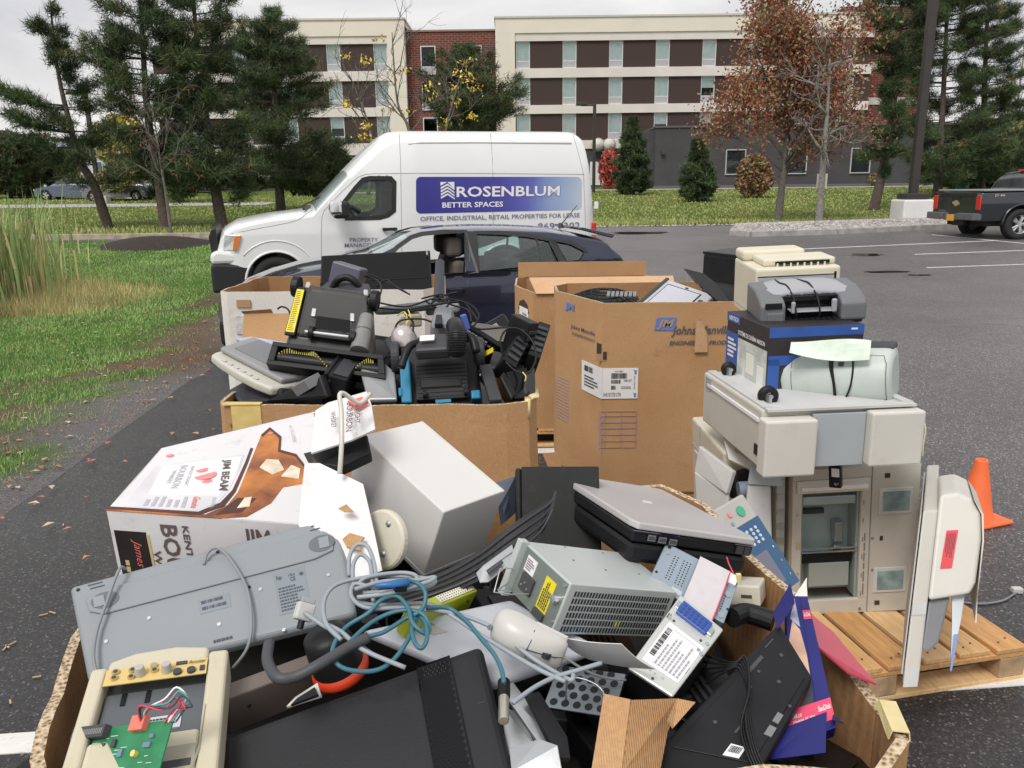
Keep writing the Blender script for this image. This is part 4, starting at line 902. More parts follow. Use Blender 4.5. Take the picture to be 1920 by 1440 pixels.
def wheel(par,s,t,z,R_,w,rim,side=-1,spokes=5,steel=False,group=None):
 o = bpy.data.objects.new('wheel',None);COL.objects.link(o);o.parent = par;o.location = (s,t,z);ax = (0,side,0)
 MB().lathe([(rim,-w/2),(R_*.93,-w/2),(R_,-w/2 + .03),(R_,w/2 - .03),(R_*.93,w/2),(rim,w/2),(rim*.97,w/2 - .03)],ax=ax,n=40).build('tyre',TYRE,o,smooth=True)
 mb = MB().lathe([(rim,w/2 + .004),(rim*.94,w/2 - .012),(rim*.9,w/2 - .07),(rim*.88,0)],ax=ax,n=36)
 for k in range(spokes):
  a = 6.283*k/spokes;
  for da,ww in ((-.12,.035),(.12,.035)):
   q = [Vector((math.cos(a)*.05,0,math.sin(a)*.05)),Vector((math.cos(a+da)*rim*.55,0,math.sin(a+da)*rim*.55)),Vector((math.cos(a+da*1.4)*rim*.93,0,math.sin(a+da*1.4)*rim*.93))]
   mb.tube([v + Vector((0,side*(w/2 - .03 - .02*(1 - i/2)),0)) for i,v in enumerate(q)],[.04,ww,ww*.85],6)
 mb.cyl((0,side*(w/2 - .06),0),ax,rim*.24,.045,20);mb.build('rim',RIM,o,smooth=False)
 MB().cyl((0,side * (w/2 - .16),0),ax,rim * .93,.02,30).build('brake_disc',mat('brake_dark',(.13,.13,.135),.5,metal=.5),o);return o
def arch(par,s,z,r,W,mt):
 mb = MB()
 for t0,t1 in ((.02,.32),(W - .32,W - .02)):
  rows = [[(s + r*math.cos(a),t,z + r*math.sin(a)) for a in [math.pi*k/16 for k in range(17)]] for t in (t0,t1)];mb.grid(rows)
  b = len(mb.v);mb.raw([(s + r*math.cos(a),(t0 + t1)/2 + (.14 if t0 < .5 else -.14),z + r*math.sin(a)) for a in [math.pi*k/16 for k in range(17)]],[tuple(range(17))])
 return mb.build('wheel_arch',mt,par)
def zarch(base,arches):
 def f(s):
  z = base(s)
  for c,zc,r in arches:
   if abs(s - c) < r: z = max(z,zc + math.sqrt(r*r - (s-c)**2))
  return z
 return f
def van():
 v = VP((-.368*11.94,11.94,0),R(16.6));t = thing('cargo_van','white high roof cargo van with blue Rosenblum panel parked behind the navy car'.replace('Rosenblum ','lettered '),'van',v.f)
 W = 2.03;Wp = mat('van_white',(.83,.84,.84),.22,var=.02,vs=2,coat=.6);GL = glass('van_glass',(.90,.95,.93),clear=.94,gloss=.5);DG = mat('windscreen',(.35,.42,.42),.05,var=.2,vs=2,coat=.5)
 top = v.pl([(406,462),(410,440),(418,428),(440,415),(505,402),(562,395),(586,391),(600,374),(625,347),(655,318),(690,287),(722,259),(738,250),(760,247.5),(1060,249),(1090,249.5),(1098,256),(1104,290),(1112,350),(1118,400)]);L = v(1118,420)[0]
 top = [(s,z + .065 * max(0,min(1,(z - 1.9) / .5))) for s,z in top];ztp = curve(top);cs,cz = v(521,529);cs2 = cs + 3.6;r = .45
 zb = zarch(lambda s: .42 if s > .15 else .36,[(cs,cz,r),(cs2,cz,r)])
 s_w0 = v(586,391)[0];s_w1 = v(655,318)[0]
 def ins(s,z):
  i = 0.012 * (1 - min(1,abs(z - 1.0))) * 0;i += .16 * max(0,(z - 1.98) / .7) ** 1.5
  i += .30 * max(0,1 - s / .5) ** 3 + .12 * max(0,1 - (L - s) / .25) ** 2.5
  if s < s_w0 + 1.6: i += .10 * max(0,(z - 1.15) / .9) * max(0,min(1,(s_w0 + 1.6 - s) / .8))
  return i
 A = v.pl([(673,470)]);win = v.pl([(646,400),(647,378),(668,352),(682,337),(694,334),(733,334),(740,342),(739,395),(727,404),(712,408),(650,410)])
 st = sorted(set([0,.02,.05,.09] + list(np.arange(.12,L - .02,.04)) + [L - .1,L - .05,L - .02,L]))
 def mf(s,y,z,side): return 1 if (not side and s_w0 + .06 < s < s_w1 and z > 1.1) else 0
 loft(t,'body',[Wp,DG],W,st,zb,ztp,ins,mf,lambda s,z: inpoly(s,z,win),nz=26,drop=lambda s: .10 if s < s_w1 else .14)
 patch(t,'side_window',GL,win,ins,t=.02,W=W);ringstrip(t,'window_frame',RUB,win,.07,ins,W=W);
 patch(t,'vent_window_bar',RUB,v.pl([(647,378),(650,378),(668,410),(664,410)]),ins,t=-.003)
 MB().box(.9,3.1,.12,W - .12,.45,1.12).box(2.75,2.86,.3,.8,1.1,1.75).box(2.75,2.86,1.2,1.7,1.1,1.75).box(2.95,3.0,.2,W - .2,1.0,1.2).build('seat',mat('cabin_dark',(.06,.06,.065),.8),t,bevel=.03)
 MB().box(.25,L - .3,.15,W - .15,.3,.44).build('underbody',mat('under_dark',(.03,.03,.03),.9),t)
 arch(t,cs,cz,r,W,MATS['under_dark']);arch(t,cs2,cz,r,W,MATS['under_dark'])
 for c in (cs,cs2):
  wheel(t,c,.13,cz,.385,.24,.235,-1,6);wheel(t,c,W - .13,cz,.385,.24,.235,1,6)
  MB().tube([(c + (r+.01)*math.cos(a),-.004,cz + (r+.01)*math.sin(a)) for a in [math.pi*k/20 for k in range(21)]],.018,6).build('arch_lip',Wp,t,smooth=True)
  MB().tube([(c + (r+.17)*math.cos(a),-.002,cz + (r+.17)*math.sin(a)) for a in [R(28) + R(110)*k/20 for k in range(21)]],.009,6).build('crease',Wp,t,smooth=True)
 b0,b1 = v(404,497),v(466,535)
 MB().prism([(-.05,.30),(-.05,v(404,498)[1]),(.02,v(404,497)[1] + .02),(v(478,498)[0],v(478,498)[1]),(v(462,530)[0],.34)],1,.0,W).build('front_bumper',mat('bumper_grey',(.018,.018,.020),.6,var=.1),t,bevel=.04)
 MB().prism([(-.045,v(404,497)[1] + .006),(-.045,v(404,478)[1]),(.04,v(405,470)[1]),(v(480,480)[0],v(480,478)[1]),(v(470,497)[0],v(404,497)[1] + .006)],1,.02,W - .02).build('bumper_cover',Wp,t,bevel=.05,smooth=False)
 MB().prism([(-.03,v(408,475)[1]),(-.05,v(408,445)[1]),(-.0,v(411,430)[1]),(.07,v(416,428)[1]),(.07,v(416,475)[1])],1,.22,W - .22).build('grille',RUB,t,bevel=.02)
 hl = v.pl([(421,441),(452,441),(449,455),(444,470),(417,470.5)]);patch(t,'headlight',mat('lens_clear',(.72,.73,.74),.12,var=.35,vs=14,coat=1),hl,lambda s,z: .28*max(0,1 - s/.5)**3,t=-.025,th=.05,bevel=.01)
 patch(t,'indicator',mat('lens_amber',(.800,.200,.030),.15,var=.2,vs=20,coat=1),v.pl([(441,442),(452,442),(449,455),(444,469.5),(436,469.5),(438,453)]),lambda s,z: .28*max(0,1 - s/.5)**3,t=-.032,th=.03,bevel=.005)
 # mirror
 m = bpy.data.objects.new('mirror',None);COL.objects.link(m);m.parent = t;q0 = v(617,414,-.2);q1 = v(645,377,-.2)
 MB().box(q0[0] + .06,q1[0] + .07,-.36,-.09,q0[1] + .03,q1[1]).build('housing',RUB,m,bevel=.05,seg=3);MB().box(q0[0],q1[0] - .03,-.375,-.12,q0[1] + .07,q1[1] + .015).build('chrome_cap',CHR,m,bevel=.06,seg=4)
 MB().tube([(q1[0] + .1,-.1,q0[1] + .2),(q1[0] + .24,.03,q0[1] + .12)],.035,8).build('arm',RUB,m)
 h0 = v(717,427);h1 = v(744,432);MB().box(h0[0],h1[0],-.055,-.03,h1[1],h0[1]).box(h0[0],h0[0] + .05,-.05,.01,h1[1],h0[1]).box(h1[0] - .05,h1[0],-.05,.01,h1[1],h0[1]).build('door_handle',RUB,t,bevel=.008)
 for pts in ([(750.5,325),(700,325.5),(687,326.5),(672,332),(640,361),(608,395),(603.5,408),(602.5,440),(602.5,490)],[(752,249),(752,325),(753,420),(754,520)],[(752,325),(900,325),(1095,327)],[(924,249),(924.5,400),(925,520)],[(1080,251),(1094,327),(1098,424),(1098,520)],[(586,393),(560,412),(540,418),(434,438)]):
  L_ = v.pl(pts);L2 = [];[L2.extend([(a[0]+(b[0]-a[0])*k/6,a[1]+(b[1]-a[1])*k/6) for k in range(6)]) for a,b in zip(L_,L_[1:])];seam(t,L2 + [L_[-1]],ins,r=.005,m=mat('seam_grey',(.36,.37,.38),.6))
 L_ = v.pl([(768,269),(790,266.5),(900,266),(1075,268)]);MB().tube([(x,ins(x,z) + .0,z) for x,z in L_],.016,6).build('crease',Wp,t,smooth=True)
 MB().tube([(s_w0 - .15,.5,v(586,391)[1] + .02),(s_w0 + .3,.62,v(600,374)[1] + .1)],.012,6).tube([(s_w0 - .12,.25,v(586,391)[1] - .01),(s_w0 + .02,.9,v(586,391)[1] + .02)],.02,6).build('wiper',RUB,t)
 # panel with lettering: flat prints on the side
 def gradm():
  m,n,l,b = node_mat('panel_blue');tc = n.new('ShaderNodeTexCoord');sp = n.new('ShaderNodeSeparateXYZ');l.new(tc.outputs['Object'],sp.inputs[0]);mr = n.new('ShaderNodeMapRange');mr.inputs['From Min'].default_value = v(800,360)[0];mr.inputs['From Max'].default_value = v(1090,360)[0];l.new(sp.outputs[0],mr.inputs[0])
  ad = n.new('ShaderNodeMath');ad.operation = 'MULTIPLY_ADD';l.new(nz_(n,l,tc.outputs['Object'],.9,2),ad.inputs[0]);ad.inputs[1].default_value = .35;ad.inputs[2].default_value = -.17
  a2 = n.new('ShaderNodeMath');l.new(mr.outputs[0],a2.inputs[0]);l.new(ad.outputs[0],a2.inputs[1])
  l.new(ramp_(n,l,a2.outputs[0],[(.0,srgb((54,52,140))),(.45,srgb((70,66,160))),(.68,srgb((96,104,184))),(.86,srgb((150,172,208))),(1,srgb((190,202,214)))]),b.inputs['Base Color']);b.inputs['Roughness'].default_value = .25;return m
 def rpoly(x0,y0,x1,y1,r_,y1b=None):
  out = []
  for cx,cy,a0 in ((x1 - r_,y0 + r_,-90),(x1 - r_,(y1b or y1) - r_,0),(x0 + r_,y1 - r_,90),(x0 + r_,y0 + r_,180)): out += [(cx + r_*math.cos(R(a0 + k*15)),cy + r_*math.sin(R(a0 + k*15))) for k in range(7)]
  return out
 pp_ = v.pl(rpoly(780,331.5,1090.5,400.5,9,393.5));patch(t,'logo_panel',gradm(),pp_,ins,t=-.004,th=.003)
 LW = mat('letter_white',(.86,.86,.90),.4,var=0);LG = mat('letter_violet',(.19,.18,.29),.5,var=0)
 def txt(s,x0,y0b,y0t,x1,y1b,y1t,m,bold=.01,name='lettering',lift=.009):
  a = v(x0,y0b);b = v(x1,y1b);c = v(x0,y0t);vs,fs = textgeo(s,bold,0);mb = MB()
  o = Vector((a[0],-lift,a[1]));ex = Vector((b[0]-a[0],0,b[1]-a[1]));eyv = Vector((c[0]-a[0],0,c[1]-a[1]));mb.raw([o + ex*p + eyv*q + Vector((0,ins(o.x + ex.x*p,o.z),0)) for p,q in vs],fs);return mb.build(name,m,t)
 txt('ROSENBLUM',855,370.5,349,1050,368,347,mat('letter_shadow',(.16,.15,.36),.5,var=0),bold=.045,lift=.007)
 txt('ROSENBLUM',856,369.6,350,1049,367,348,LW,bold=.018);txt('BETTER SPACES',829,389.6,379.5,943,387.5,377.5,LW,bold=.02)
 txt('OFFICE, INDUSTRIAL, RETAIL PROPERTIES FOR LEASE',788,416,406,1086.5,408.5,399.5,LG,bold=.012);txt('869.9302',1008,431,418,1087,429,416,LG,bold=.01)
 txt('PROPERTY',656,453.5,446,708.5,453,445.5,LG,bold=.005);txt('MANAGEMENT',646,463.8,456,724,463.3,455.5,LG,bold=.005);txt('TEAM',669,474,466,700,473.7,465.7,LG,bold=.005)
 a = v(826.5,371);b = v(851.5,341);lg = MB();w = b[0] - a[0];h = b[1] - a[1]
 lg.raw([(a[0] + w*x,-.009,a[1] + h*z) for x,z in ((0,1),(0,.76),(.5,1.0))],[(0,1,2)]).raw([(a[0] + w*x,-.009,a[1] + h*z) for x,z in ((.5,1),(1,.55),(1,1))],[(0,1,2)])
 for k in range(4): zz_ = .72 - k * .2;lg.raw([(a[0] + w*x,-.009,a[1] + h*z) for x,z in ((0,zz_ - .18),(.5,zz_ + .06),(.5,zz_ + .17),(0,zz_ - .05))],[(0,1,2,3)]).raw([(a[0] + w*x,-.009,a[1] + h*z) for x,z in ((.5,zz_ + .06),(1,zz_ - .24),(1,zz_ - .15),(.5,zz_ + .17))],[(0,1,2,3)])
 lg.build('logo',LW,t)
 patch(t,'side_stripe',mat('stripe_blue',(.18,.17,.45),.3),v.pl([(560,497),(600,493.5),(1116,477),(1116,492),(600,506),(566,509)]),ins,t=-.003,th=.003)
 q = v(1113,424);MB().box(L - .06,L + .02,.02,.12,q[1] - .28,q[1] + .06).build('tail_light',mat('lens_red',(.600,.020,.020),.15,coat=1),t,bevel=.02)
 MB().box(L - .02,L + .1,.1,W - .1,.42,.62).build('rear_bumper',RUB,t,bevel=.03);MB().box(L - .03,L + .03,-.02,.04,1.42,1.54).build('hinge',Wp,t,bevel=.01)
van()
def car():
 Y0 = 8.04;v = VP((-.367*Y0,Y0,0),R(14));t = thing('hatchback_car','dark navy five door hatchback with open front window behind the cartons','car',v.f);W = 1.76
 NV = mat('car_navy',(.014,.020,.047),.2,var=.06,vs=2,coat=1,metal=.35);GL = glass('car_glass',(.86,.97,.94),clear=.95,gloss=.7)
 top = v.pl([(411,600),(413,578),(425,560),(450,543),(500,523),(560,506),(620,493),(697,473),(733,453),(773,434.5),(797,427),(850,420.5),(912,418),(980,418.5),(1042,421),(1093,428.5),(1122,434),(1147,440),(1150,449),(1170,473),(1188,497),(1193,540),(1196,600)]);L = top[-1][0];top = [(s,z - .05 * max(0,min(1,(z - 1.0) / .25))) for s,z in top]
 ztp = curve(top);r = .345;cz = .31;c1 = .86;c2 = c1 + 2.62;zb = zarch(lambda s: .2,[(c1,cz,r),(c2,cz,r)])
 belt = curve(v.pl([(411,590),(500,560),(700,530),(833,516.5),(969,507),(1093,492),(1190,485)]))
 def ins(s,z):
  b = belt(s);i = .05 * max(0,(.55 - z) / .5) + .03 * (1 - min(1,abs(z - .62) / .2)) * 0
  i += (.34 * (z - b) / .45 if z > b else .045 * ((z - .62) / max(.1,b - .62)) ** 2 * (z > .62))
  i += .28 * max(0,1 - s / .7) ** 2.4 + .13 * max(0,1 - (L - s) / .4) ** 2.4;return i
 w1 = v.pl([(700,521),(722,492),(750,466),(778,448),(800,441.5),(840,437.5),(884,436.5),(881,470),(871,514)])
 w2 = v.pl([(903,438.5),(950,439),(1000,443),(1041,451),(1053,491),(1054,500),(970,505.5),(897,511)]);w3 = v.pl([(1049,452),(1078,456),(1100,468),(1103,473),(1088,491),(1062,493)])
 Z = sorted(v.pl([(697,473),(773,434.5)]));sw0,sw1 = Z[0][0],Z[1][0];sr0 = v(1150,449)[0];sr1 = v(1188,497)[0]
 st = sorted(set([0,.02,.05,.09] + list(np.arange(.12,L - .02,.032)) + [L - .02,L]))
 def mf(s,y,z,side): return 1 if (not side and ((sw0 + .03 < s < sw1) or (sr0 < s < sr1)) and y > .12) else 0
 sk = lambda s,z: inpoly(s,z,w1) or inpoly(s,z,w2) or inpoly(s,z,w3)
 loft(t,'body',[NV,mat('screen_dark',(.30,.36,.38),.06,var=.1,coat=.5)],W,st,zb,ztp,ins,mf,sk,nz=30,drop=lambda s: .05,pw=3)
 for nm,w_ in (('rear_window',w2),('quarter_window',w3)): patch(t,nm,GL,w_,ins,t=.012,W=W);ringstrip(t,'window_frame',RUB,w_,.045,ins,W=W)
 ringstrip(t,'window_frame',RUB,w1,.045,ins,W=W);patch(t,'pillar',RUB,v.pl([(884,436),(904,438),(898,511),(871,514.5)]),ins,t=-.008,th=.01,W=W);patch(t,'pillar',RUB,v.pl([(1014,446),(1018,446.5),(1020,503),(1015,504)]),ins,t=-.004,th=.012,W=W);patch(t,'pillar',RUB,v.pl([(1041,451),(1050,452.5),(1063,494),(1053,500)]),ins,t=-.006,th=.008,W=W)
 BG = mat('seat_beige',(.120,.100,.085),.8,var=.1)
 st_ = bpy.data.objects.new('front_seat',None);COL.objects.link(st_);st_.parent = t;q = v(858,455,.4)
 MB().box(q[0] - .13,q[0] + .06,.38,.66,q[1] - .16,q[1] + .06).build('headrest',BG,st_,bevel=.05,seg=3);MB().hexa([(q[0] - .1,.28,.45),(q[0] + .1,.28,.45),(q[0] + .1,.76,.45),(q[0] - .1,.76,.45),(q[0] - .06,.33,q[1] - .2),(q[0] + .08,.33,q[1] - .2),(q[0] + .08,.71,q[1] - .2),(q[0] - .06,.71,q[1] - .2)]).build('backrest',BG,st_,bevel=.05,seg=3)
 s2 = copy_tree(st_,t);s2.location = (0,.72,0)
 MB().box(1.1,4.0,.14,W - .14,.3,.72).box(3.05,3.25,.3,W - .3,.7,1.02).build('cabin_trim',MATS['cabin_dark'],t,bevel=.04);MB().box(1.25,1.6,.2,W - .2,.7,.93).build('dashboard',MATS['cabin_dark'],t,bevel=.05)
 MB().lathe([(.18,-.015),(.195,0),(.18,.015)],o=(1.85,.5,.9),ax=(1,0,.4)).build('steering_wheel',RUB,t,smooth=True)
 MB().box(.25,L - .25,.12,W - .12,.18,.3).build('underbody',MATS['under_dark'],t);arch(t,c1,cz,r,W,MATS['under_dark']);arch(t,c2,cz,r,W,MATS['under_dark'])
 for c in (c1,c2): wheel(t,c,.12,cz,.315,.2,.205,-1,5);wheel(t,c,W - .12,cz,.315,.2,.205,1,5)
 for pts in ([(893,437),(884,490),(877,530),(873,593),(875,640)],[(1055,500),(1060,530),(1040,590)],[(697,520),(700,560),(705,640)]):
  L_ = v.pl(pts);seam(t,L_,ins,r=.005)
 h0 = v(838,541);h1 = v(871,548);MB().box(h0[0],h1[0],-.03,-.01,h1[1],h0[1]).box(h0[0],h0[0] + .03,-.03,.03,h1[1],h0[1]).box(h1[0] - .03,h1[0],-.03,.03,h1[1],h0[1]).build('door_handle',NV,t,bevel=.008)
 a = v(1052,421,.88);MB().tube([(a[0],.88,a[1] + .0),(a[0] + .20,.88,a[1] + .22)],[.008,.004],6).cyl((a[0],.88,a[1] - .04),(0,0,1),.04,.05,12,r2=.02).build('antenna',RUB,t)
 q = v.pl([(1093,427),(1149,440)],.3);MB().hexa([(q[0][0],.35,q[0][1] - .03),(q[1][0],.3,q[1][1] - .04),(q[1][0],W - .3,q[1][1] - .04),(q[0][0],W - .35,q[0][1] - .03),(q[0][0],.35,q[0][1] + .005),(q[1][0] + .03,.3,q[1][1]),(q[1][0] + .03,W - .3,q[1][1]),(q[0][0],W - .35,q[0][1] + .005)]).build('spoiler',NV,t,bevel=.012)
 hp = v.pl([(413,585),(414,562),(428,553),(447,553),(436,575)]);patch(t,'headlight',MATS['lens_clear'],hp,lambda s,z: .28*max(0,1 - s/.7)**2.4,t=-.02,th=.05,bevel=.01)
 MB().box(-.04,.35,.2,W - .2,.2,.5).build('front_bumper',RUB,t,bevel=.06,seg=3);MB().box(L - .4,L + .02,.15,W - .15,.22,.5).build('rear_bumper',NV,t,bevel=.06)
 tl = v.pl([(1163,503),(1188,500),(1193,520),(1170,528)]);patch(t,'tail_light',MATS['lens_red'],tl,lambda s,z: .2*max(0,1 - (L-s)/.5)**2.4,t=-.01,th=.06,bevel=.01)
 m_ = v(730,510,-.12);MB().box(m_[0],m_[0] + .12,-.2,-.02,m_[1] - .04,m_[1] + .09).build('mirror',NV,t,bevel=.03,seg=3)
car()
def truck():
 P0 = (12.34,21.4,zt(0,21.4));v = VP(P0,R(6));t = thing('pickup_truck','dark charcoal pickup truck with flat bed cover at the right edge','pickup truck',v.f);W = 2.03
 PT = mat('truck_charcoal',(.018,.023,.030),.22,var=.08,vs=2,coat=1,metal=.15);L = 5.8;cs = 1.17;cz = .40;r = .50
 zb = zarch(lambda s: .50 if s < .95 else .42,[(cs,cz,r),(cs + 3.65,cz,r)])
 ztp = curve([(0,1.25),(1.58,1.26),(1.6,1.27),(1.62,1.28),(1.72,1.62),(1.9,1.78),(2.2,1.85),(3.6,1.84),(3.9,1.74),(4.35,1.3),(5.5,1.2),(5.8,1.05)])
 ins = lambda s,z: .03 * (1 - min(1,abs(z - .95) / .35)) * -1 + .03 + .04 * max(0,(.6 - z) / .3) + (.32 * max(0,z - 1.25) / .6) + .15 * max(0,(s - 5.3) / .5) ** 2
 win = [(2.1,1.30),(2.22,1.70),(3.2,1.72),(3.75,1.66),(4.05,1.30)]
 loft(t,'body',[PT,mat('truck_glass',(.06,.07,.075),.05,coat=.6,var=.4,vs=3)],W,list(np.arange(0,L + .001,.05)),zb,ztp,ins,lambda s,y,z,side: 1 if ((not side and 1.62 < s < 1.9 and .25 < y < W - .25) or (not side and 3.88 < s < 4.32)) else 0,None,nz=20,drop=lambda s: .03 if s < 2 else .08,pw=3)
 patch(t,'side_window',MATS['truck_glass'],win,ins,t=-.004,th=.01,W=W)
 MB().box(.06,1.58,.06,W - .06,1.262,1.31).build('bed_cover',mat('tonneau',(.30,.31,.32),.35,var=.1),t,bevel=.015)
 MB().box(-.012,.03,.2,W - .2,.62,1.24).build('tailgate',PT,t,bevel=.01);MB().box(-.02,-.012,.3,W - .3,1.12,1.18).box(-.03,0,.83,1.2,1.06,1.14).build('tailgate_trim',RUB,t)
 for y0 in (.02,W - .2):
  MB().box(-.035,.14,y0,y0 + .18,.78,1.16).build('tail_light',MATS['lens_red'],t,bevel=.02);
 MB().box(-.2,.06,.02,.72,.52,.70).box(-.2,.06,1.31,W - .02,.52,.70).box(-.14,.06,.72,1.31,.5,.66).build('rear_bumper',mat('bumper_dark',(.12,.12,.13),.4),t,bevel=.025)
 MB().box(-.155,-.141,.86,1.17,.48,.65).build('number_plate',mat('plate_gold',(.750,.400,.040),.5,var=.1,vs=30),t,bevel=.003)
 bw = MB();cy,cz_ = 1.015,.95;bt = [(-.14,.02),(-.14,-.045),(-.05,-.045),(-.05,-.075),(.05,-.075),(.05,-.045),(.14,-.02),(.14,.045),(.05,.045),(.05,.075),(-.05,.075),(-.05,.045)]
 bw.prism([(cy + a,cz_ + b) for a,b in bt],0,-.03,-.012).build('emblem',mat('emblem_gold',(.72,.60,.38),.3,metal=.7),t)
 f = Face(FR(Matrix(),(1,1,1)),t,(0,0,0),(1,0,0),(0,0,1));f.n = Vector((0,-1,0));f.text(mat('decal_pale',(.75,.62,.62),.5),[('Z71 4X4',.33,.62,1.13,1.19)],h=.006,name='decal')
 f2 = Face(FR(Matrix(),(1,1,1)),t,(0,W,0),(0,W - 1,0),(0,W,1));f2.text(mat('badge_grey',(.32,.32,.33),.4),[('SILVERADO',.28,.62,.72,.76)],h=.02,name='badge')
 arch(t,cs,cz,r,W,MATS['under_dark']);arch(t,cs + 3.65,cz,r,W,MATS['under_dark']);MB().box(.3,L - .3,.25,W - .25,.35,.55).build('underbody',MATS['under_dark'],t)
 for c in (cs,cs + 3.65): wheel(t,c,.14,cz,.40,.27,.245,-1,5);wheel(t,c,W - .14,cz,.40,.27,.245,1,5)
 MB().tube([(cs + (r+.02)*math.cos(a),.01,cz + (r+.02)*math.sin(a)) for a in [math.pi*k/20 for k in range(21)]],.03,6).build('arch_lip',PT,t,smooth=True)
 MB().box(1.82,1.9,.85,1.2,1.775,1.83).build('brake_light',MATS['lens_red'],t,bevel=.01);MB().box(.1,.25,.8,1.3,.35,.5).build('hitch',RUB,t,bevel=.02)
truck()
def far_car(px,py,Lp,label,col,k,yaw=0):
 b = G(px,py);v = VP((b.x,b.y,b.z),R(yaw));t = thing('parked_car',label,'car',v.f,'cars parked on the far left road');W = 1.8;L = 4.5
 m = mat('far_paint_%s' % k,col,.25,coat=1,metal=.3);ztp = curve([(0,.6),(.1,.75),(1.2,.95),(1.9,1.38),(3.0,1.42),(3.9,1.02),(4.4,.95),(4.5,.7)]);zb = zarch(lambda s: .22,[(.85,.32,.36),(3.5,.32,.36)])
 ins = lambda s,z: .3 * max(0,z - .92) / .45 + .2 * max(0,1 - s/.6)**2 + .2 * max(0,1 - (L-s)/.6)**2
 loft(t,'body',[m,mat('far_glass',(.030,.040,.045),.05,coat=.5)],W,list(np.arange(0,L + .001,.1)),zb,ztp,ins,lambda s,y,z,side: 1 if z > .97 and 1.25 < s < 3.85 and (side and z < 1.33 or not side and (s < 1.85 or s > 3.1)) else 0,None,nz=14,drop=lambda s: .05)
 for c in (.85,3.5): wheel(t,c,.12,.32,.32,.2,.21,-1);wheel(t,c,W - .12,.32,.32,.2,.21,1)
 MB().box(-.01,.1,.2,.5,.58,.7).build('headlight',MATS['lens_clear'],t,bevel=.02)
far_car(62,376,0,'steel blue car parked on the far left road beyond the reeds',(.10,.13,.19),'blue');far_car(150,378,0,'dark grey car on the far left road beside the leaning pine',(.20,.205,.22),'grey')
# ------------------------------------------------------------------ cartons, pallets
def cardboard(name,c,c2,print_=None):
 m,n,l,b = node_mat(name);tc = n.new('ShaderNodeTexCoord');v = tc.outputs['Object']
 a = ramp_(n,l,nz_(n,l,v,2.2,6,.6),[(.3,srgb(c2)),(.65,srgb(c))])
 wv = n.new('ShaderNodeTexWave');wv.inputs['Scale'].default_value = 95;wv.inputs['Distortion'].default_value = .6;wv.inputs['Detail'].default_value = 2;l.new(v,wv.inputs['Vector'])
 a = mix_(n,l,.05,a,wv.outputs[0],'MULTIPLY');a = mix_(n,l,.35,a,ramp_(n,l,nz_(n,l,v,130,3),[(.3,(.7,.7,.7)),(.7,(1.2,1.2,1.2))]),'MULTIPLY')
 st = ramp_(n,l,nz_(n,l,v,5,7,.75),[(.62,(0,0,0)),(.72,(.3,.3,.3))]);a = mix_(n,l,st,a,(.12,.07,.04))
 l.new(a,b.inputs['Base Color']);b.inputs['Roughness'].default_value = .85;b.inputs['Specular IOR Level'].default_value = .25
 bp = n.new('ShaderNodeBump');bp.inputs['Strength'].default_value = .6;bp.inputs['Distance'].default_value = .012;l.new(mix_(n,l,.12,nz_(n,l,v,5,7,.62),wv.outputs[0]),bp.inputs['Height']);l.new(bp.outputs[0],b.inputs['Normal']);return m
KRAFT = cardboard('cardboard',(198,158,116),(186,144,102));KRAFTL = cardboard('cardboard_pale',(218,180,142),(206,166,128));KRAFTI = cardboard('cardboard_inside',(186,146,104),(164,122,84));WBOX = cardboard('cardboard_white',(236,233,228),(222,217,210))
def flute_mat():
 m,n,l,b = node_mat('flute_edge');tc = n.new('ShaderNodeTexCoord');v = tc.outputs['Object'];vo = n.new('ShaderNodeTexVoronoi');vo.inputs['Scale'].default_value = 140;l.new(v,vo.inputs['Vector'])
 l.new(ramp_(n,l,vo.outputs['Distance'],[(.15,(.13,.08,.045)),(.4,(.42,.30,.18)),(.7,(.66,.54,.38))]),b.inputs['Base Color']);b.inputs['Roughness'].default_value = .95
 bp = n.new('ShaderNodeBump');bp.inputs['Strength'].default_value = 1;bp.inputs['Distance'].default_value = .004;l.new(vo.outputs['Distance'],bp.inputs['Height']);l.new(bp.outputs[0],b.inputs['Normal']);return m
FLUTE = flute_mat()
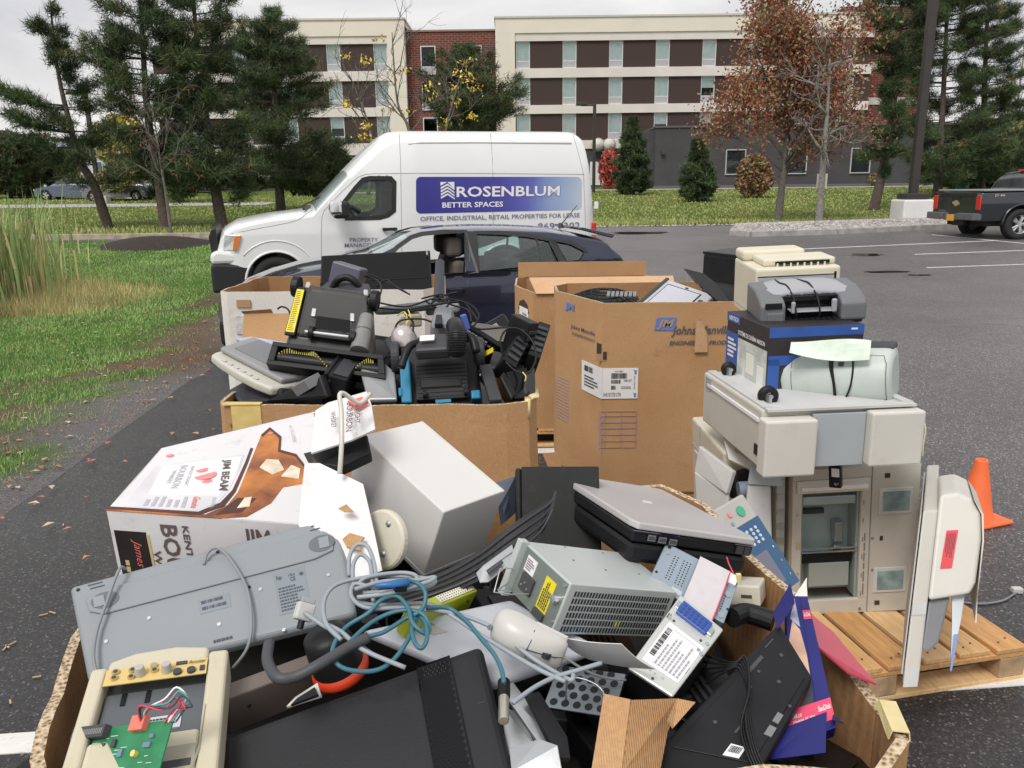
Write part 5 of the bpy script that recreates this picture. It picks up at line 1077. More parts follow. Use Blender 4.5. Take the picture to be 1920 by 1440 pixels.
def shell(name,label,poly,z0,z1,th=.014,m=KRAFT,mi=KRAFTI,wob=.006,bulge=0,seed=0,torn=0,group=None,rim=True,cat='carton',edge=None):
 """open topped corrugated box: outer wall, inner wall and fluted rim following a plan outline"""
 n = len(poly);c = Vector((sum(p[0] for p in poly)/n,sum(p[1] for p in poly)/n));t = thing(name,label,cat,(c.x,c.y,z0),group)
 pts = []
 for i in range(n):
  a,b = Vector(poly[i]),Vector(poly[(i+1) % n]);k = max(1,int((b-a).length / .05))
  for j in range(k): pts.append(a.lerp(b,j / k))
 N = len(pts);nn = []
 for i in range(N):
  tt = (pts[(i+1) % N] - pts[i-1]).normalized();q = Vector((tt.y,-tt.x));nn.append(q if q.dot(pts[i] - c) > 0 else -q)
 H = [];
 for i in range(N):
  p = pts[i];H.append(wob * noise.noise(Vector((p.x * 5,p.y * 5,seed))) * 2 + (torn * max(0,noise.noise(Vector((p.x * 14,p.y * 14,seed + 3)))) * -1))
 lv = [0,.25,.5,.75,.93,1];out = [];inn = []
 for f_ in lv:
  o_ = [];i_ = []
  for i in range(N):
   bl = bulge * math.sin(math.pi * min(1,f_ * 1.1)) + (wob * noise.noise(Vector((pts[i].x * 4,pts[i].y * 4,f_ * 3 + seed))))
   q = pts[i] + nn[i] * bl;z = (z1 - z0) * f_ + (H[i] if f_ == 1 else 0);o_.append((q.x - c.x,q.y - c.y,z));q = q - nn[i] * th;i_.append((q.x - c.x,q.y - c.y,z))
  out.append(o_ + [o_[0]]);inn.append(i_ + [i_[0]])
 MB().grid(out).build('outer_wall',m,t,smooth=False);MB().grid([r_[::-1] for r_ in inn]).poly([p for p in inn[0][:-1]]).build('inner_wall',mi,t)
 k = len(out[-1]);MB().raw(out[-1] + inn[-1],[(i,i+1,k+i+1,k+i) for i in range(k-1)]).build('rim',edge or FLUTE,t);return t,c
TAPE = mat('packing_tape',(.80,.66,.34),.3,var=.15,vs=20);
# the near box
PA = [(-.61,.86),(.48,.89),(.545,.95),(.555,1.04),(.53,1.25),(.527,1.38),(.495,1.54),(.47,1.80),(.38,1.93),(-.70,1.96),(-.81,1.82),(-.81,1.49),(-.775,1.25),(-.66,.93)]
tA,cA = shell('big_carton','huge brown corrugated box in the foreground heaped with keyboards cables and computer parts',PA,.12,1.05,wob=.009,torn=.02,seed=1,th=.017)
tp_ = MB()
for x0,y0,x1,y1,w in ((.533,.965,.549,1.04,.014),):
 d = Vector((x1-x0,y1-y0,0)).normalized();n_ = Vector((d.y,-d.x,0));A = Vector((x0 - cA.x,y0 - cA.y,.936));B_ = Vector((x1 - cA.x,y1 - cA.y,.932));tp_.raw([A - n_*.012 - Vector((0,0,w)),B_ - n_*.012 - Vector((0,0,w*.6)),B_ - n_*.008,A - n_*.008,B_ + n_*.014,A + n_*.014,B_ + n_*.016 - Vector((0,0,w*.8)),A + n_*.016 - Vector((0,0,w))],[(0,1,2,3),(3,2,4,5),(5,4,6,7)])
tp_.build('tape',TAPE,tA,solid=.002)
PB = [(-1.03,2.75),(-.02,2.73),(.06,2.75),(.09,2.82),(.09,3.82),(-1.0,3.85),(-1.06,3.75),(-1.06,2.80)]
tB,cB = shell('big_carton','second brown corrugated box heaped with vacuum cleaners and black electronics',PB,0,1.055,seed=4,wob=.007,bulge=.012)
f = frame((cB.x,cB.y,0));
MB().box(-1.0 - cB.x,-.895 - cB.x,2.742 - cB.y,2.7465 - cB.y,.945,1.056).hexa([(x - cB.x,y - cB.y,z) for x,y,z in [(-1.03,2.74,1.058),(-.895,2.74,1.058),(-.895,2.77,1.058),(-1.03,2.78,1.058),(-1.03,2.74,1.062),(-.895,2.74,1.062),(-.895,2.77,1.062),(-1.03,2.78,1.062)]]).build('tape',mat('tape_yellow',(.76,.58,.22),.35,var=.2,vs=14),tB)
MB().box(.045 - cB.x,.065 - cB.x,2.75 - cB.y,2.80 - cB.y,.99,1.062).box(.06 - cB.x,.098 - cB.x,2.80 - cB.y,2.92 - cB.y,1.052,1.062).build('tape_scrap',TAPE,tB,smooth=True)
st_ = MB()
for k in range(14): st_.box(-1.012 - cB.x,-1.006 - cB.x,2.743 - cB.y,2.747 - cB.y,.98 - k * .05,.99 - k * .05)
st_.build('stitching',mat('stitch',(.35,.22,.12),.8),tB)
PC = [(.15,5.42),(1.05,5.40),(1.15,5.5),(1.15,6.3),(1.06,6.42),(.12,6.42),(.04,6.32),(.03,5.85)]
tC,cC = shell('tall_carton','tall brown corrugated box with raised back flap behind the printed one',PC,.14,1.10,m=KRAFT,seed=6,wob=.004)
MB().box(.06 - cC.x,1.08 - cC.x,6.40 - cC.y,6.41 - cC.y,.96,1.075).build('back_flap',KRAFT,tC);MB().hexa([(a - cC.x,b - cC.y,z) for a,b,z in [(.17,5.40,.955),(1.12,5.40,.955),(1.12,5.41,.955),(.17,5.41,.955),(.13,5.62,1.03),(1.14,5.62,1.03),(1.14,5.63,1.04),(.13,5.63,1.04)]]).build('front_flap',KRAFTL,tC)
fc = FR(Matrix(),(1,1,1));hx = Face(fc,tC,(.15-cC.x,5.42-cC.y,0),(.03-cC.x,5.85-cC.y,0),(.15-cC.x,5.42-cC.y,1));hx.n = -hx.n if hx.n.x > 0 else hx.n
hx.rects('paper_label',mat('paper_white',(.86,.86,.86),.7,var=.04),[(.25,.72,.60,.83)],h=.004);hx.fine(mat('ink_grey',(.35,.35,.38),.7),.32,.65,.62,.80,6,h=.006)
hx.polys('hand_hole',mat('hole_dark',(.05,.04,.03),.9),[[(.2,.80),(.28,.86),(.5,.885),(.72,.86),(.8,.80)]],h=.003)
PD = [(.495,4.28),(1.30,4.28),(1.42,4.42),(1.42,5.08),(1.32,5.22),(.36,5.22),(.275,5.10),(.275,4.83)]
tD,cD = shell('printed_carton','tall brown box printed with a blue logo and a white shipping label',PD,.10,1.185,seed=9,wob=.001)
BLUEI = mat('ink_blue',(.13,.22,.56),.8,var=.1);GREYI = mat('ink_slate',(.110,.105,.130),.8,var=.1);BLK = mat('ink_black',(.06,.06,.065),.7,var=.05)
def jm_print():
# front face: x .495..1.30 at y 4.28 ; left face: corner chamfer (.275,4.83)->(.495,4.28)
 f = FR(Matrix(),(1,1,1));Z = lambda py: atY(1200,py,4.275).z - .10;X = lambda px,py=650: atY(px,py,4.275).x
 F1 = Face(f,tD,(-cD.x,4.272 - cD.y,0),(1 - cD.x,4.272 - cD.y,0),(-cD.x,4.272 - cD.y,1),lift=-.0065)
 x0,x1,y0,y1 = X(1226),X(1267),Z(620),Z(596)
 sk = (x1 - x0) * .1;F1.polys('logo',BLUEI,[[(x0,y0),(x0 + sk,y1 - .01),(x0 + sk*1.6,y1),(x1,y1),(x1 + 0,y1 - .01),(x1 - sk,y0),(x1 - sk*1.5,y0 - .002)]],h=.002)
 F1.text(KRAFT,[('JM',x0 + sk,x1 - sk*1.1,y0 + .006,y1 - .012)],bold=.03,shear=.25,h=.0045,name='logo_letters')
 F1.text(GREYI,[('Johns Manville',X(1258),X(1372),Z(633),Z(612)),('ENGINEERED PRODUCTS',X(1255),X(1392),Z(648),Z(640))],bold=.02,shear=.25,h=.003)
 F1.rects('print_table',mat('ink_violet',(.36,.27,.36),.8),[(X(1125),X(1197),Z(y) - .0012,Z(y) + .0012) for y in (771,780,792,803,815,827,839)] + [(X(a) - .0015,X(a) + .0015,Z(839),Z(771)) for a in (1125,1138,1168,1197)],h=.002)
 F1.text(MATS['ink_violet'],[(str(i + 1),X(1129),X(1133),Z(790.5 + 11.7*i),Z(782 + 11.7*i)) for i in range(6)],bold=0,h=.003)
 F1.rects('slot',MATS['hole_dark'],[(X(1131),X(1138),Z(674),Z(659)),],h=.002);F1.rects('slot_inner',mat('slot_brown',(.42,.25,.15),.9),[(X(1118.5),X(1137),Z(676),Z(663))],h=.0015)
 LB = mat('label_white',(.792,.792,.803),.6,var=.03);PL = Z(747),Z(690)
 # label wraps the corner: front part + part on the left face
 lx0,lx1 = .497,X(1198);F1.rects('shipping_label',LB,[(lx0,lx1,PL[0],PL[1])],h=.003)
 h = PL[1] - PL[0];w = lx1 - lx0;g = lambda a,b: (lx0 + w*a,PL[0] + h*b)
 for a,b,c,d,k in ((.25,.70,.66,.84,34),(.25,.52,.50,.62,24),(.25,.38,.30,.43,12)): F1.barcode(BLK,lx0 + w*a,lx0 + w*b,PL[0] + h*c,PL[0] + h*d,n=k,h=.0045)
 F1.text(BLK,[('1/4 K137 STD CTN',*[lx0 + w*v for v in (.03,.52)],PL[0] + h*.07,PL[0] + h*.2),('3/23/2026',lx0 + w*.53,lx0 + w*.80,PL[0] + h*.32,PL[0] + h*.41),('00001257',lx0 + w*.60,lx0 + w*.82,PL[0] + h*.56,PL[0] + h*.63),('0010178857',lx0 + w*.35,lx0 + w*.58,PL[0] + h*.87,PL[0] + h*.92)],bold=.012,h=.0045)
 F1.text(BLUEI,[('JM',lx0 + w*.87,lx0 + w*.96,PL[0] + h*.8,PL[0] + h*.95,3),('JM',lx0 + w*.87,lx0 + w*.96,PL[0] + h*.05,PL[0] + h*.2,3)],bold=.04,h=.0045);F1.text(GREYI,[('Johns Manville',lx0 + w*.87,lx0 + w*.93,PL[0] + h*.3,PL[0] + h*.75,3)],h=.0045,bold=0)
 F2 = Face(f,tD,(.275 - cD.x,4.83 - cD.y,0),(.495 - cD.x,4.28 - cD.y,0),(.275 - cD.x,4.83 - cD.y,1),lift=.0012)
 F2.rects('shipping_label',LB,[(.60,1.012,PL[0],PL[1])],h=.003);F2.barcode(BLK,.66,.84,PL[0] + .12,PL[1] - .02,n=14,h=.0045);F2.fine(BLK,.66,.95,PL[0] + .03,PL[0] + .10,4,h=.0045)
 F2.text(BLUEI,[('JM',.22,.42,.985,1.035)],bold=.06,h=.003,name='logo');F2.text(GREYI,[('Johns Manville',.35,.86,.885,.915),('ENGINEERED PRODUCTS',.38,.86,.855,.872)],bold=.01,h=.003)
 F2.rects('slot',MATS['hole_dark'],[(.90,.985,.80,.86)],h=.002);F2.rects('printed_lines',MATS['ink_violet'],[(.02,.3,.30 + .02*i,.304 + .02*i) for i in range(14)],h=.0015)
 MB().hexa([(X(1302) - cD.x,4.262 - cD.y,Z(661)),(X(1326) - cD.x,4.262 - cD.y,Z(661)),(X(1326) - cD.x,4.272 - cD.y,Z(661)),(X(1302) - cD.x,4.272 - cD.y,Z(661)),(X(1302) - cD.x,4.25 - cD.y,Z(601)),(X(1312) - cD.x,4.25 - cD.y,Z(603)),(X(1325) - cD.x,4.272 - cD.y,Z(628)),(X(1302) - cD.x,4.272 - cD.y,Z(601))]).build('torn_tape',KRAFTL,tD)
jm_print()
PE = [(-1.95,5.48),(-.60,5.50),(-.52,5.6),(-.52,6.35),(-.62,6.45),(-1.95,6.45),(-2.02,6.35),(-2.02,5.56)]
tE,cE = shell('white_carton','large white faced corrugated box with a hand hole, in front of the car bonnet',PE,0,1.12,m=WBOX,seed=12,wob=.004,edge=KRAFTL)
XE = lambda px,y=5.475: atY(px,560,y).x - cE.x;ZE = lambda py: atY(470,py,5.475).z
MB().box(XE(443),XE(469),5.47 - cE.y,5.478 - cE.y,ZE(576),ZE(562)).build('hand_hole',mat('kraft_hole',(.46,.28,.16),.9),tE);MB().box(XE(438),XE(456),5.471 - cE.y,5.478 - cE.y,ZE(626),ZE(592)).build('smudge',mat('smudge_grey',(.66,.65,.63),.9,var=.3,vs=30),tE)
def pallet(name,label,f,w,d,nb,h=.14,group='wooden pallets'):
 t = thing(name,label,'pallet',f,group);bw = w / nb
 for i in range(nb): MB().box(-w/2 + bw*i + .012,-w/2 + bw*(i+1) - .008,-d/2 + random.uniform(-.008,.008),d/2,h - .02,h + random.uniform(-.001,.002)).build('deck_board',WOODS[i % 3],t,bevel=.004)
 for y in (-d/2 + .05,0,d/2 - .05):
  MB().box(-w/2,w/2,y - .05,y + .05,h - .04,h - .0205).build('cross_board',WOODS[1],t,bevel=.003)
  for x in (-w/2 + .06,0,w/2 - .06): MB().box(x - .055,x + .055,y - .05,y + .05,.02,h - .0405).build('block',mat('block_wood',(.52,.35,.20),.85,var=.35,vs=14,bump=.5),t,bevel=.004)
  MB().box(-w/2,w/2,y - .049,y + .049,0,.0195).build('bottom_board',WOODS[2],t,bevel=.003)
 nl = MB()
 for i in range(nb):
  for y in (-d/2 + .05,0,d/2 - .05):
   for q in (-.02,.025): nl.cyl((-w/2 + bw*(i+.5) + q,y + q*.4,h),(0,0,1),.004,.0032,6)
 nl.build('nails',mat('nail_dark',(.12,.10,.09),.5,metal=.5),t);return t
def woodm(name,c,c2):
 m,n,l,b = node_mat(name);tc = n.new('ShaderNodeTexCoord');mp = n.new('ShaderNodeMapping');mp.inputs['Scale'].default_value = (26,2.2,26);l.new(tc.outputs['Object'],mp.inputs[0]);v = mp.outputs[0]
 a = ramp_(n,l,nz_(n,l,v,1.2,6,.65,1.5),[(.3,srgb(c2)),(.62,srgb(c))]);kn = ramp_(n,l,nz_(n,l,tc.outputs['Object'],6,4,.7),[(.66,(0,0,0)),(.74,(.6,.6,.6))]);a = mix_(n,l,kn,a,(.10,.055,.03))
 l.new(a,b.inputs['Base Color']);b.inputs['Roughness'].default_value = .75;bp = n.new('ShaderNodeBump');bp.inputs['Strength'].default_value = .4;bp.inputs['Distance'].default_value = .003;l.new(nz_(n,l,v,2,5,.6),bp.inputs['Height']);l.new(bp.outputs[0],b.inputs['Normal']);return m
WOODS = [woodm('board_a',(226,184,130),(196,150,96)),woodm('board_b',(216,168,112),(178,130,80)),woodm('board_c',(232,196,146),(206,164,112))]
pa = R(12);pf = frame((1.89 - .60*math.cos(pa) - (.5)*math.sin(pa) * 1,2.62 - .60*math.sin(pa) + .5*math.cos(pa),0),pa)
pallet('wooden_pallet','pale wooden pallet on the ground at right under the open copier',pf,1.2,1.0,8)
pallet('wooden_pallet','orange brown wooden pallet under the box with raised back flap',frame((.58,5.93,0),0),1.15,1.05,7,h=.138)
pallet('wooden_pallet','low pallet under the box with the blue logo',frame((.86,4.76,0),0,),1.1,.92,6,h=.098)
def scrap(pts,z,label,m=KRAFT,name='cardboard_scrap',th=.004):
 c = sum((Vector(p) for p in pts),Vector((0,0,0))) / len(pts);t = MB().raw([Vector(p) - c for p in pts],[tuple(range(len(pts)))]).build(name,m,None,f=(c.x,c.y,c.z),solid=th);tag(t,label,'cardboard');return t
scrap([atY(1017,850,4.35),atY(1045,848,4.5),atY(1056,885,4.22),atY(1030,880,4.2)],0,'creased cardboard scrap beside the bottom corner of the logo box')
bx = fit('small_flap',[((0,0,0),(452,650)),((1,0,0),(545,650)),((0,0,1),(458,589)),((1,0,1),(545,584))],(.27,.2,.2),depth=4.35,near=(0,0,0))
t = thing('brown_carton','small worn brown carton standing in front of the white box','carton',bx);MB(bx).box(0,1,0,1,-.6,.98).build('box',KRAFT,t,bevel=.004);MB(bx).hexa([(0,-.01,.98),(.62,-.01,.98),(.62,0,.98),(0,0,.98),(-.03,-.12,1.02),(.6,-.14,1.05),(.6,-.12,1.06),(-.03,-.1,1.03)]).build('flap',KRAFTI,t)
# ------------------------------------------------------------------ what stands in the far boxes
BKP = mat('plastic_black',(.012,.012,.014),.42,spec=.3,var=.25,vs=12,bump=.15,bs=400);BKG = mat('plastic_gloss_black',(.005,.005,.006),.10,spec=.3,var=.2,vs=5,coat=.04);DGP = mat('plastic_dark_grey',(.045,.045,.050),.5,var=.15,vs=10,bump=.1,bs=400)
MGP = mat('plastic_grey',(.220,.225,.240),.5,var=.1,vs=8);LGP = mat('plastic_light_grey',(.552,.552,.540),.5,var=.06,vs=6,dirt=.08);BEI = mat('plastic_beige',(.648,.612,.504),.5,var=.06,vs=6,dirt=.1);WHP = mat('plastic_white',(.560,.560,.550),.4,var=.04,vs=6,dirt=.05)
STEEL = mat('steel_sheet',(.54,.56,.57),.32,metal=.85,var=.12,vs=5,bump=.05,bs=60);STEELB = mat('steel_bluish',(.66,.71,.76),.4,metal=.5,var=.1,vs=6);LABW = MATS['label_white']
def tv():
 f = fit('tv',[((0,0,0),(600,568)),((1,0,0),(808,545)),((0,0,1),(601,473)),((1,0,1),(808,474))],(.82,.05,.40),depth=5.75,near=(1,0,1),sd=.2)
 t = thing('television','glossy black flat television upright in the white box before the car','television',f);MB(f).box(0,1,.1,1,-.2,1).build('housing',BKP,t,bevel=.006)
 MB(f).box(.012,.988,.06,.12,.40,.985).build('screen',BKG,t);MB(f).box(.0,1,-.02,.2,.36,.385).box(0,1,0,.1,0,.36).build('bezel',BKG,t,bevel=.003);fc = Face(f,t,(0,0,0),(1,0,0),(0,0,1));fc.rects('sticker',mat('sticker_dim',(.3,.3,.32),.5),[(.965,.98,.85,.93)],h=.02)
tv()
def slab(name,label,cat,corners,dims,m,depth=None,near=None,parts=None,bevel=.004,sd=.15,group=None,up=None):
 f = fit(name,corners,dims,depth=depth,near=near,sd=sd,up=up);t = thing(name,label,cat,f,group);MB(f).box(0,1,0,1,0,1).build('casing',m,t,bevel=bevel);return f,t
def fan():
 p = atY(1133,560,4.72);f = frame((p.x,p.y,p.z),R(-10),rx=R(8));t = thing('fan_grille','round black wire fan grille lying in the corner of the logo box','fan',f);mb = MB()
 for k in range(5): r_ = .20 * (k + 1) / 5;mb.tube([(r_*math.cos(a),r_*math.sin(a),.05 - .05*(r_/.2)**2) for a in [2*math.pi*i/40 for i in range(41)]],.004,5)
 for k in range(26): a = 2*math.pi*k/26;mb.tube([(.03*math.cos(a),.03*math.sin(a),.05),(.12*math.cos(a),.12*math.sin(a),.035),(.20*math.cos(a),.20*math.sin(a),0)],.003,4)
 mb.build('wire_cage',BKP,t);MB().cyl((0,0,-.02),(0,0,1),.195,.012,36).build('back_plate',BKP,t)
 mb = MB()
 for k in range(7): mb.box(.02 + k*.025,.038 + k*.025,-.12,-.02,.045,.052)
 mb.build('slats',MGP,t)
fan()
def monitorD():
 f = QF([(1181,584),(1286,604),(1340,553),(1252,523)],[4.45,4.36,4.55,4.70],.05);t = thing('flat_monitor','silver framed monitor lying tilted in the top of the logo box','monitor',f)
 fr = 0;MB(f).box(0,1,0,1,0,1).build('frame',mat('silver_plastic',(.546,.559,.598),.35,metal=.2,var=.05),t,bevel=.01)
 a,b = ((-.06,-.02) if fr == 0 else (1.02,1.06));MB(f).box(.10,.80,min(a,b),max(a,b),.08,.88).build('bezel',BKP,t);a,b = ((-.1,-.061) if fr == 0 else (1.061,1.1));MB(f).box(.12,.78,a,b,.1,.855).build('screen',mat('screen_pale',(.520,.520,.580),.15,var=.03),t)
 MB(f).box(-.03,.03,-.15,1.1,0,1).box(.86,.93,a if fr else b - .1,1.12 if fr else .2,.02,.7).build('side_trim',DGP,t);MB(f).box(.44,.5,a,b,.9,.93).build('button',DGP,t)
monitorD()
def crt():
 f = fit('crt',[((0,0,1),(1318,471)),((1,0,1),(1398,479)),((0,0,0),(1312,575)),((0,.0,.5),(1315,522))],(.30,.32,.36),depth=4.55,sd=.25,up=1);t = thing('black_monitor','boxy black monitor standing on edge behind the cream laser printer','monitor',f)
 MB(f).box(0,1,0,1,-.3,1).build('housing',DGP,t,bevel=.02,seg=3);MB(f).box(.05,.95,-.03,.02,.5,.93).build('front_panel',BKP,t,bevel=.004);MB(f).box(.02,1,-.02,.01,.95,.99).build('top_trim',BKP,t)
 P = [(1283,504),(1318,513),(1340,530),(1371,572),(1350,570),(1325,548),(1303,528)];q = [atD(x,y,4.25 + .002*(x - 1283)) for x,y in P];c = q[0].copy();o = MB().raw([p - c for p in q],[tuple(range(7))]).build('plastic_shell',mat('shell_dark',(.030,.028,.026),.2,var=.3,vs=14,coat=.3),None,f=(c.x,c.y,c.z),solid=.012);tag(o,'thin curved dark plastic shell leaning beside the boxy black monitor','plastic part')
crt()
# ------------------------------------------------------------------ traffic cone
def cone():
 p = atZ(1826,973,.0);t = thing('traffic_cone','small orange traffic cone standing alone on the asphalt at the right','traffic cone',(p.x,p.y,0));OR = mat('cone_orange',(.92,.17,.05),.5,var=.08,vs=9)
 MB().box(-.135,.135,-.135,.135,0,.022).build('base',OR,t,bevel=.012,f=None);MB().lathe([(.10,.02),(.088,.035),(.033,.335),(.03,.345),(.02,.345),(.02,.33)],n=32).build('body',OR,t,smooth=True)
 for c in t.children: c.rotation_euler.z = R(20)
cone()
def ground_cable():
 pts = [atZ(1795,1128,.006),atZ(1840,1132,.006),atZ(1880,1126,.006),atZ(1905,1112,.006),atZ(1930,1105,.006)];c = pts[0].copy();t = thing('extension_cable','thin grey cord running off to the right on the asphalt by the pallet','cable',(c.x,c.y,0));pts = [p - Vector((c.x,c.y,0)) for p in pts]
 MB().tube(pts,.005,8,sm=6).build('cord',MGP,t,smooth=True);MB().box(pts[3].x - .01,pts[3].x + .035,pts[3].y,pts[3].y + .03,0,.025).build('plug',LGP,t,bevel=.004)
ground_cable()
# ------------------------------------------------------------------ the copier stack on the pallet
CPY = mat('copier_grey',(.55,.53,.475),.5,var=.05,vs=5,dirt=.07);CPW = mat('copier_white',(.65,.63,.58),.45,var=.04,vs=5,dirt=.05);TEALG = mat('panel_bluegrey',(.40,.44,.46),.5,var=.05,vs=5);INK = BLK
INSD = mat('inside_grey',(.56,.62,.62),.5,metal=.1,var=.25,vs=7)
def copier():
 f = fit('copier',[((0,0,0),(1500,1154)),((1,0,0),(1703,1144)),((0,0,1),(1470,884)),((1,0,1),(1737,868))],(.47,.42,.58),depth=3.13,near=(0,0,1),sd=.12,up=1,vert=60)
 t = thing('photocopier','grey photocopier on the pallet with glass bed facing forward and lid swung open','photocopier',f)
 # frame of the bed: ring, opening u .05-.60 , w .12-.83
 MB(f).box(0,1,.05,1,0,.04).box(0,1,.05,1,.96,1).box(0,.03,.05,1,.04,.96).box(.97,1,.05,1,.04,.96).box(.03,.97,.95,1,.04,.96).build('body',CPY,t,bevel=.006)
 MB(f).box(0,.62,0,.05,0,.10).box(0,.62,0,.05,.93,1).box(0,.075,0,.05,.10,.93).box(.545,.62,0,.05,.10,.93).build('bed_frame',CPY,t,bevel=.003)
 MB(f).box(.623,1,0,.05,0,1).build('side_panel',CPY,t,bevel=.003)
 MB(f).box(.075,.545,.24,.25,.10,.93).build('bed_floor',INSD,t)
 MB(f).box(.075,.095,.05,.24,.10,.93).box(.525,.545,.05,.24,.10,.93).build('bed_side',mat('bed_steel',(.50,.55,.55),.5,metal=.15,var=.2),t)
 MB(f).box(.10,.52,.06,.14,.745,.80).build('lamp_carriage',STEELB,t,bevel=.002);MB(f).box(.075,.54,.04,.09,.445,.455).box(.075,.54,.04,.09,.42,.432).build('rail',CHR,t);MB(f).box(.1,.52,.1,.235,.33,.40).build('mirror_bar',BKP,t,bevel=.003)
 MB(f).box(.17,.50,.10,.235,.16,.33).build('lens_cover',LGP,t,bevel=.004);MB(f).box(.38,.45,.12,.235,.46,.60).build('motor',STEEL,t,bevel=.004);MB(f).box(.10,.30,.15,.2,.66,.69).box(.11,.125,.15,.2,.60,.69).build('wire_bracket',DGP,t)
 MB(f).box(.08,.54,.03,.045,.10,.845).build('platen_glass',glass('platen',(.95,.98,.98),clear=.97,gloss=.10),t)
 MB(f).box(.03,.60,-.02,.03,.845,.93).build('strip_frame',CPW,t,bevel=.003);MB(f).box(.06,.58,-.045,-.015,.868,.892).build('glass_strip',mat('strip_white',(.9,.9,.89),.2),t,bevel=.002)
 c = Face(f,t,(0,0,0),(1,0,0),(0,0,1));c.polys('size_marks',mat('mark_dark',(.2,.2,.2),.6),[[(.560,y),(.566,y),(.566,y + .03),(.560,y + .03)] for y in (.12,.25,.38,.5,.63,.75)],h=.002);c.fine(mat('mark_dark'),.57,.59,.13,.78,1,vert=True,h=.002)
 for (a,b) in ((.68,.68),(.66,.14)):
  c.rects('hinge_pocket',mat('pocket_frame',(.62,.63,.62),.5),[(a,a + .26,b,b + .17)],h=.004);c.rects('pocket_window',mat('pocket_blue',(.32,.45,.47),.15,var=.4,vs=20,coat=.5),[(a + .03,a + .24,b + .02,b + .15)],h=.006)
 c.rects('slot',mat('hole_dark'),[(.72,.76,.92,.95),(.68,.72,.05,.08),(.70,.725,.5,.53)],h=.002);c.discs('screw',STEEL,[(.64,.52,.005),(.65,.3,.005),(.56,.03,.006),(.06,.5,.004),(.04,.7,.004),(.05,.3,.004)],h=.003)
 c.rects('latch',mat('latch_brass',(.62,.58,.38),.4,metal=.5),[(.035,.065,.47,.52)],h=.004);c.rects('seam',mat('seam_grey'),[(.6215,.6245,0,1)],h=.001)
 # black bars left: exposed mechanism column
 MB(f).box(-.22,-.005,.25,.9,.0,.93).build('side_frame',STEELB,t,bevel=.004);MB(f).box(-.10,-.03,.1,.26,.02,.98).build('bracket_column',mat('bed_steel'),t,bevel=.003);MB(f).box(-.20,-.12,.2,.26,.1,.9).build('mechanism',BKP,t,bevel=.004)
 m = MB(f);
 for k in range(9): m.box(-.095,-.04,.09,.1,.08 + .1*k,.12 + .1*k)
 m.build('clips',STEEL,t)
 # lid: swung open to the right, standing on edge, feeder hump on its outside
 A = atD(1732,872,3.20);B_ = atD(1694,1286,2.62);C = atD(1742,1290,2.60);D = atD(1760,874,3.18)
 tr = atD(1734,880,3.35);
 lo = Vector((0,0,0));Mi = f.M.inverted();L = lambda v: Mi @ v
 # slab corners: near/far edges
 nb,nt_ = atD(1692,1285,2.46),atD(1731,958,2.62);fb,ft = atD(1700,1150,3.08),atD(1738,872,3.18);th = (f.M.to_3x3().col[0]).normalized() * .048
 m = MB();m.raw([L(q) for q in (nb,fb,ft,nt_,nb + th,fb + th,ft + th,nt_ + th)],[(0,1,2,3),(7,6,5,4),(0,4,5,1),(1,5,6,2),(2,6,7,3),(3,7,4,0)]);lid = m.build('lid',CPY,t,bevel=.006)
 pad = [q - th * .12 for q in (nb.lerp(ft,.04),fb.lerp(nt_,.04),ft.lerp(nb,.04),nt_.lerp(fb,.04))];MB().raw([L(q) for q in pad],[(0,1,2,3)]).build('lid_pad',mat('pad_grey',(.5,.5,.49),.6),t,solid=.004)
 # feeder hump: profile along the lid
 up = (nt_ - nb).normalized();dp = (fb - nb).normalized();o = nt_ + th
 def hp(a,h,d): return L(o - up * (a - .05) + th.normalized() * h + dp * d)
 prof = [(-.0,.0),(-.005,.06),(.02,.105),(.07,.14),(.16,.15),(.30,.145),(.335,.13),(.35,.0)];n = len(prof);D_ = .40
 m = MB();m.raw([hp(a,h,.0) for a,h in prof] + [hp(a,h,D_) for a,h in prof],[tuple(range(n)),tuple(range(n,2*n))[::-1]] + [(i,n+i,n+(i+1) % n,(i+1) % n) for i in range(n)]);m.build('feeder',CPW,t,bevel=.012,seg=3)
 m = MB();pr = [(.02,.112),(.07,.147),(.16,.157),(.34,.153),(.42,.158),(.42,.153),(.16,.152),(.07,.141)];n = len(pr);m.raw([hp(a,h,-.012) for a,h in pr] + [hp(a,h,D_ - .02) for a,h in pr],[tuple(range(n)),tuple(range(n,2*n))[::-1]] + [(i,n+i,n+(i+1) % n,(i+1) % n) for i in range(n)]);m.build('feeder_cover',CPW,t)
 m = MB();m.raw([hp(a,h,-.002) for a,h in ((.12,.035),(.12,.072),(.245,.064),(.245,.028))],[(0,1,2,3)]);m.build('red_label',mat('label_red',(.78,.08,.10),.5,var=.1),t,solid=.002)
 ln = MB();rd = random.Random(3)
 for k in range(6): h = .038 + k * .005;a0 = .13;a1 = .13 + rd.uniform(.05,.1);ln.raw([hp(a,hh,-.004) for a,hh in ((a0,h),(a0,h + .002),(a1,h + .001),(a1,h - .001))],[(0,1,2,3)])
 ln.build('fine_print',BLK,t)
 m = MB();pr = [(.35,.005),(.35,.07),(.49,.05),(.52,.02),(.51,.0)];n = len(pr);m.raw([hp(a,h,.03) for a,h in pr] + [hp(a,h,.22) for a,h in pr],[tuple(range(n)),tuple(range(n,2*n))[::-1]] + [(i,n+i,n+(i+1) % n,(i+1) % n) for i in range(n)]);m.build('paper_tray',MGP,t,bevel=.006)
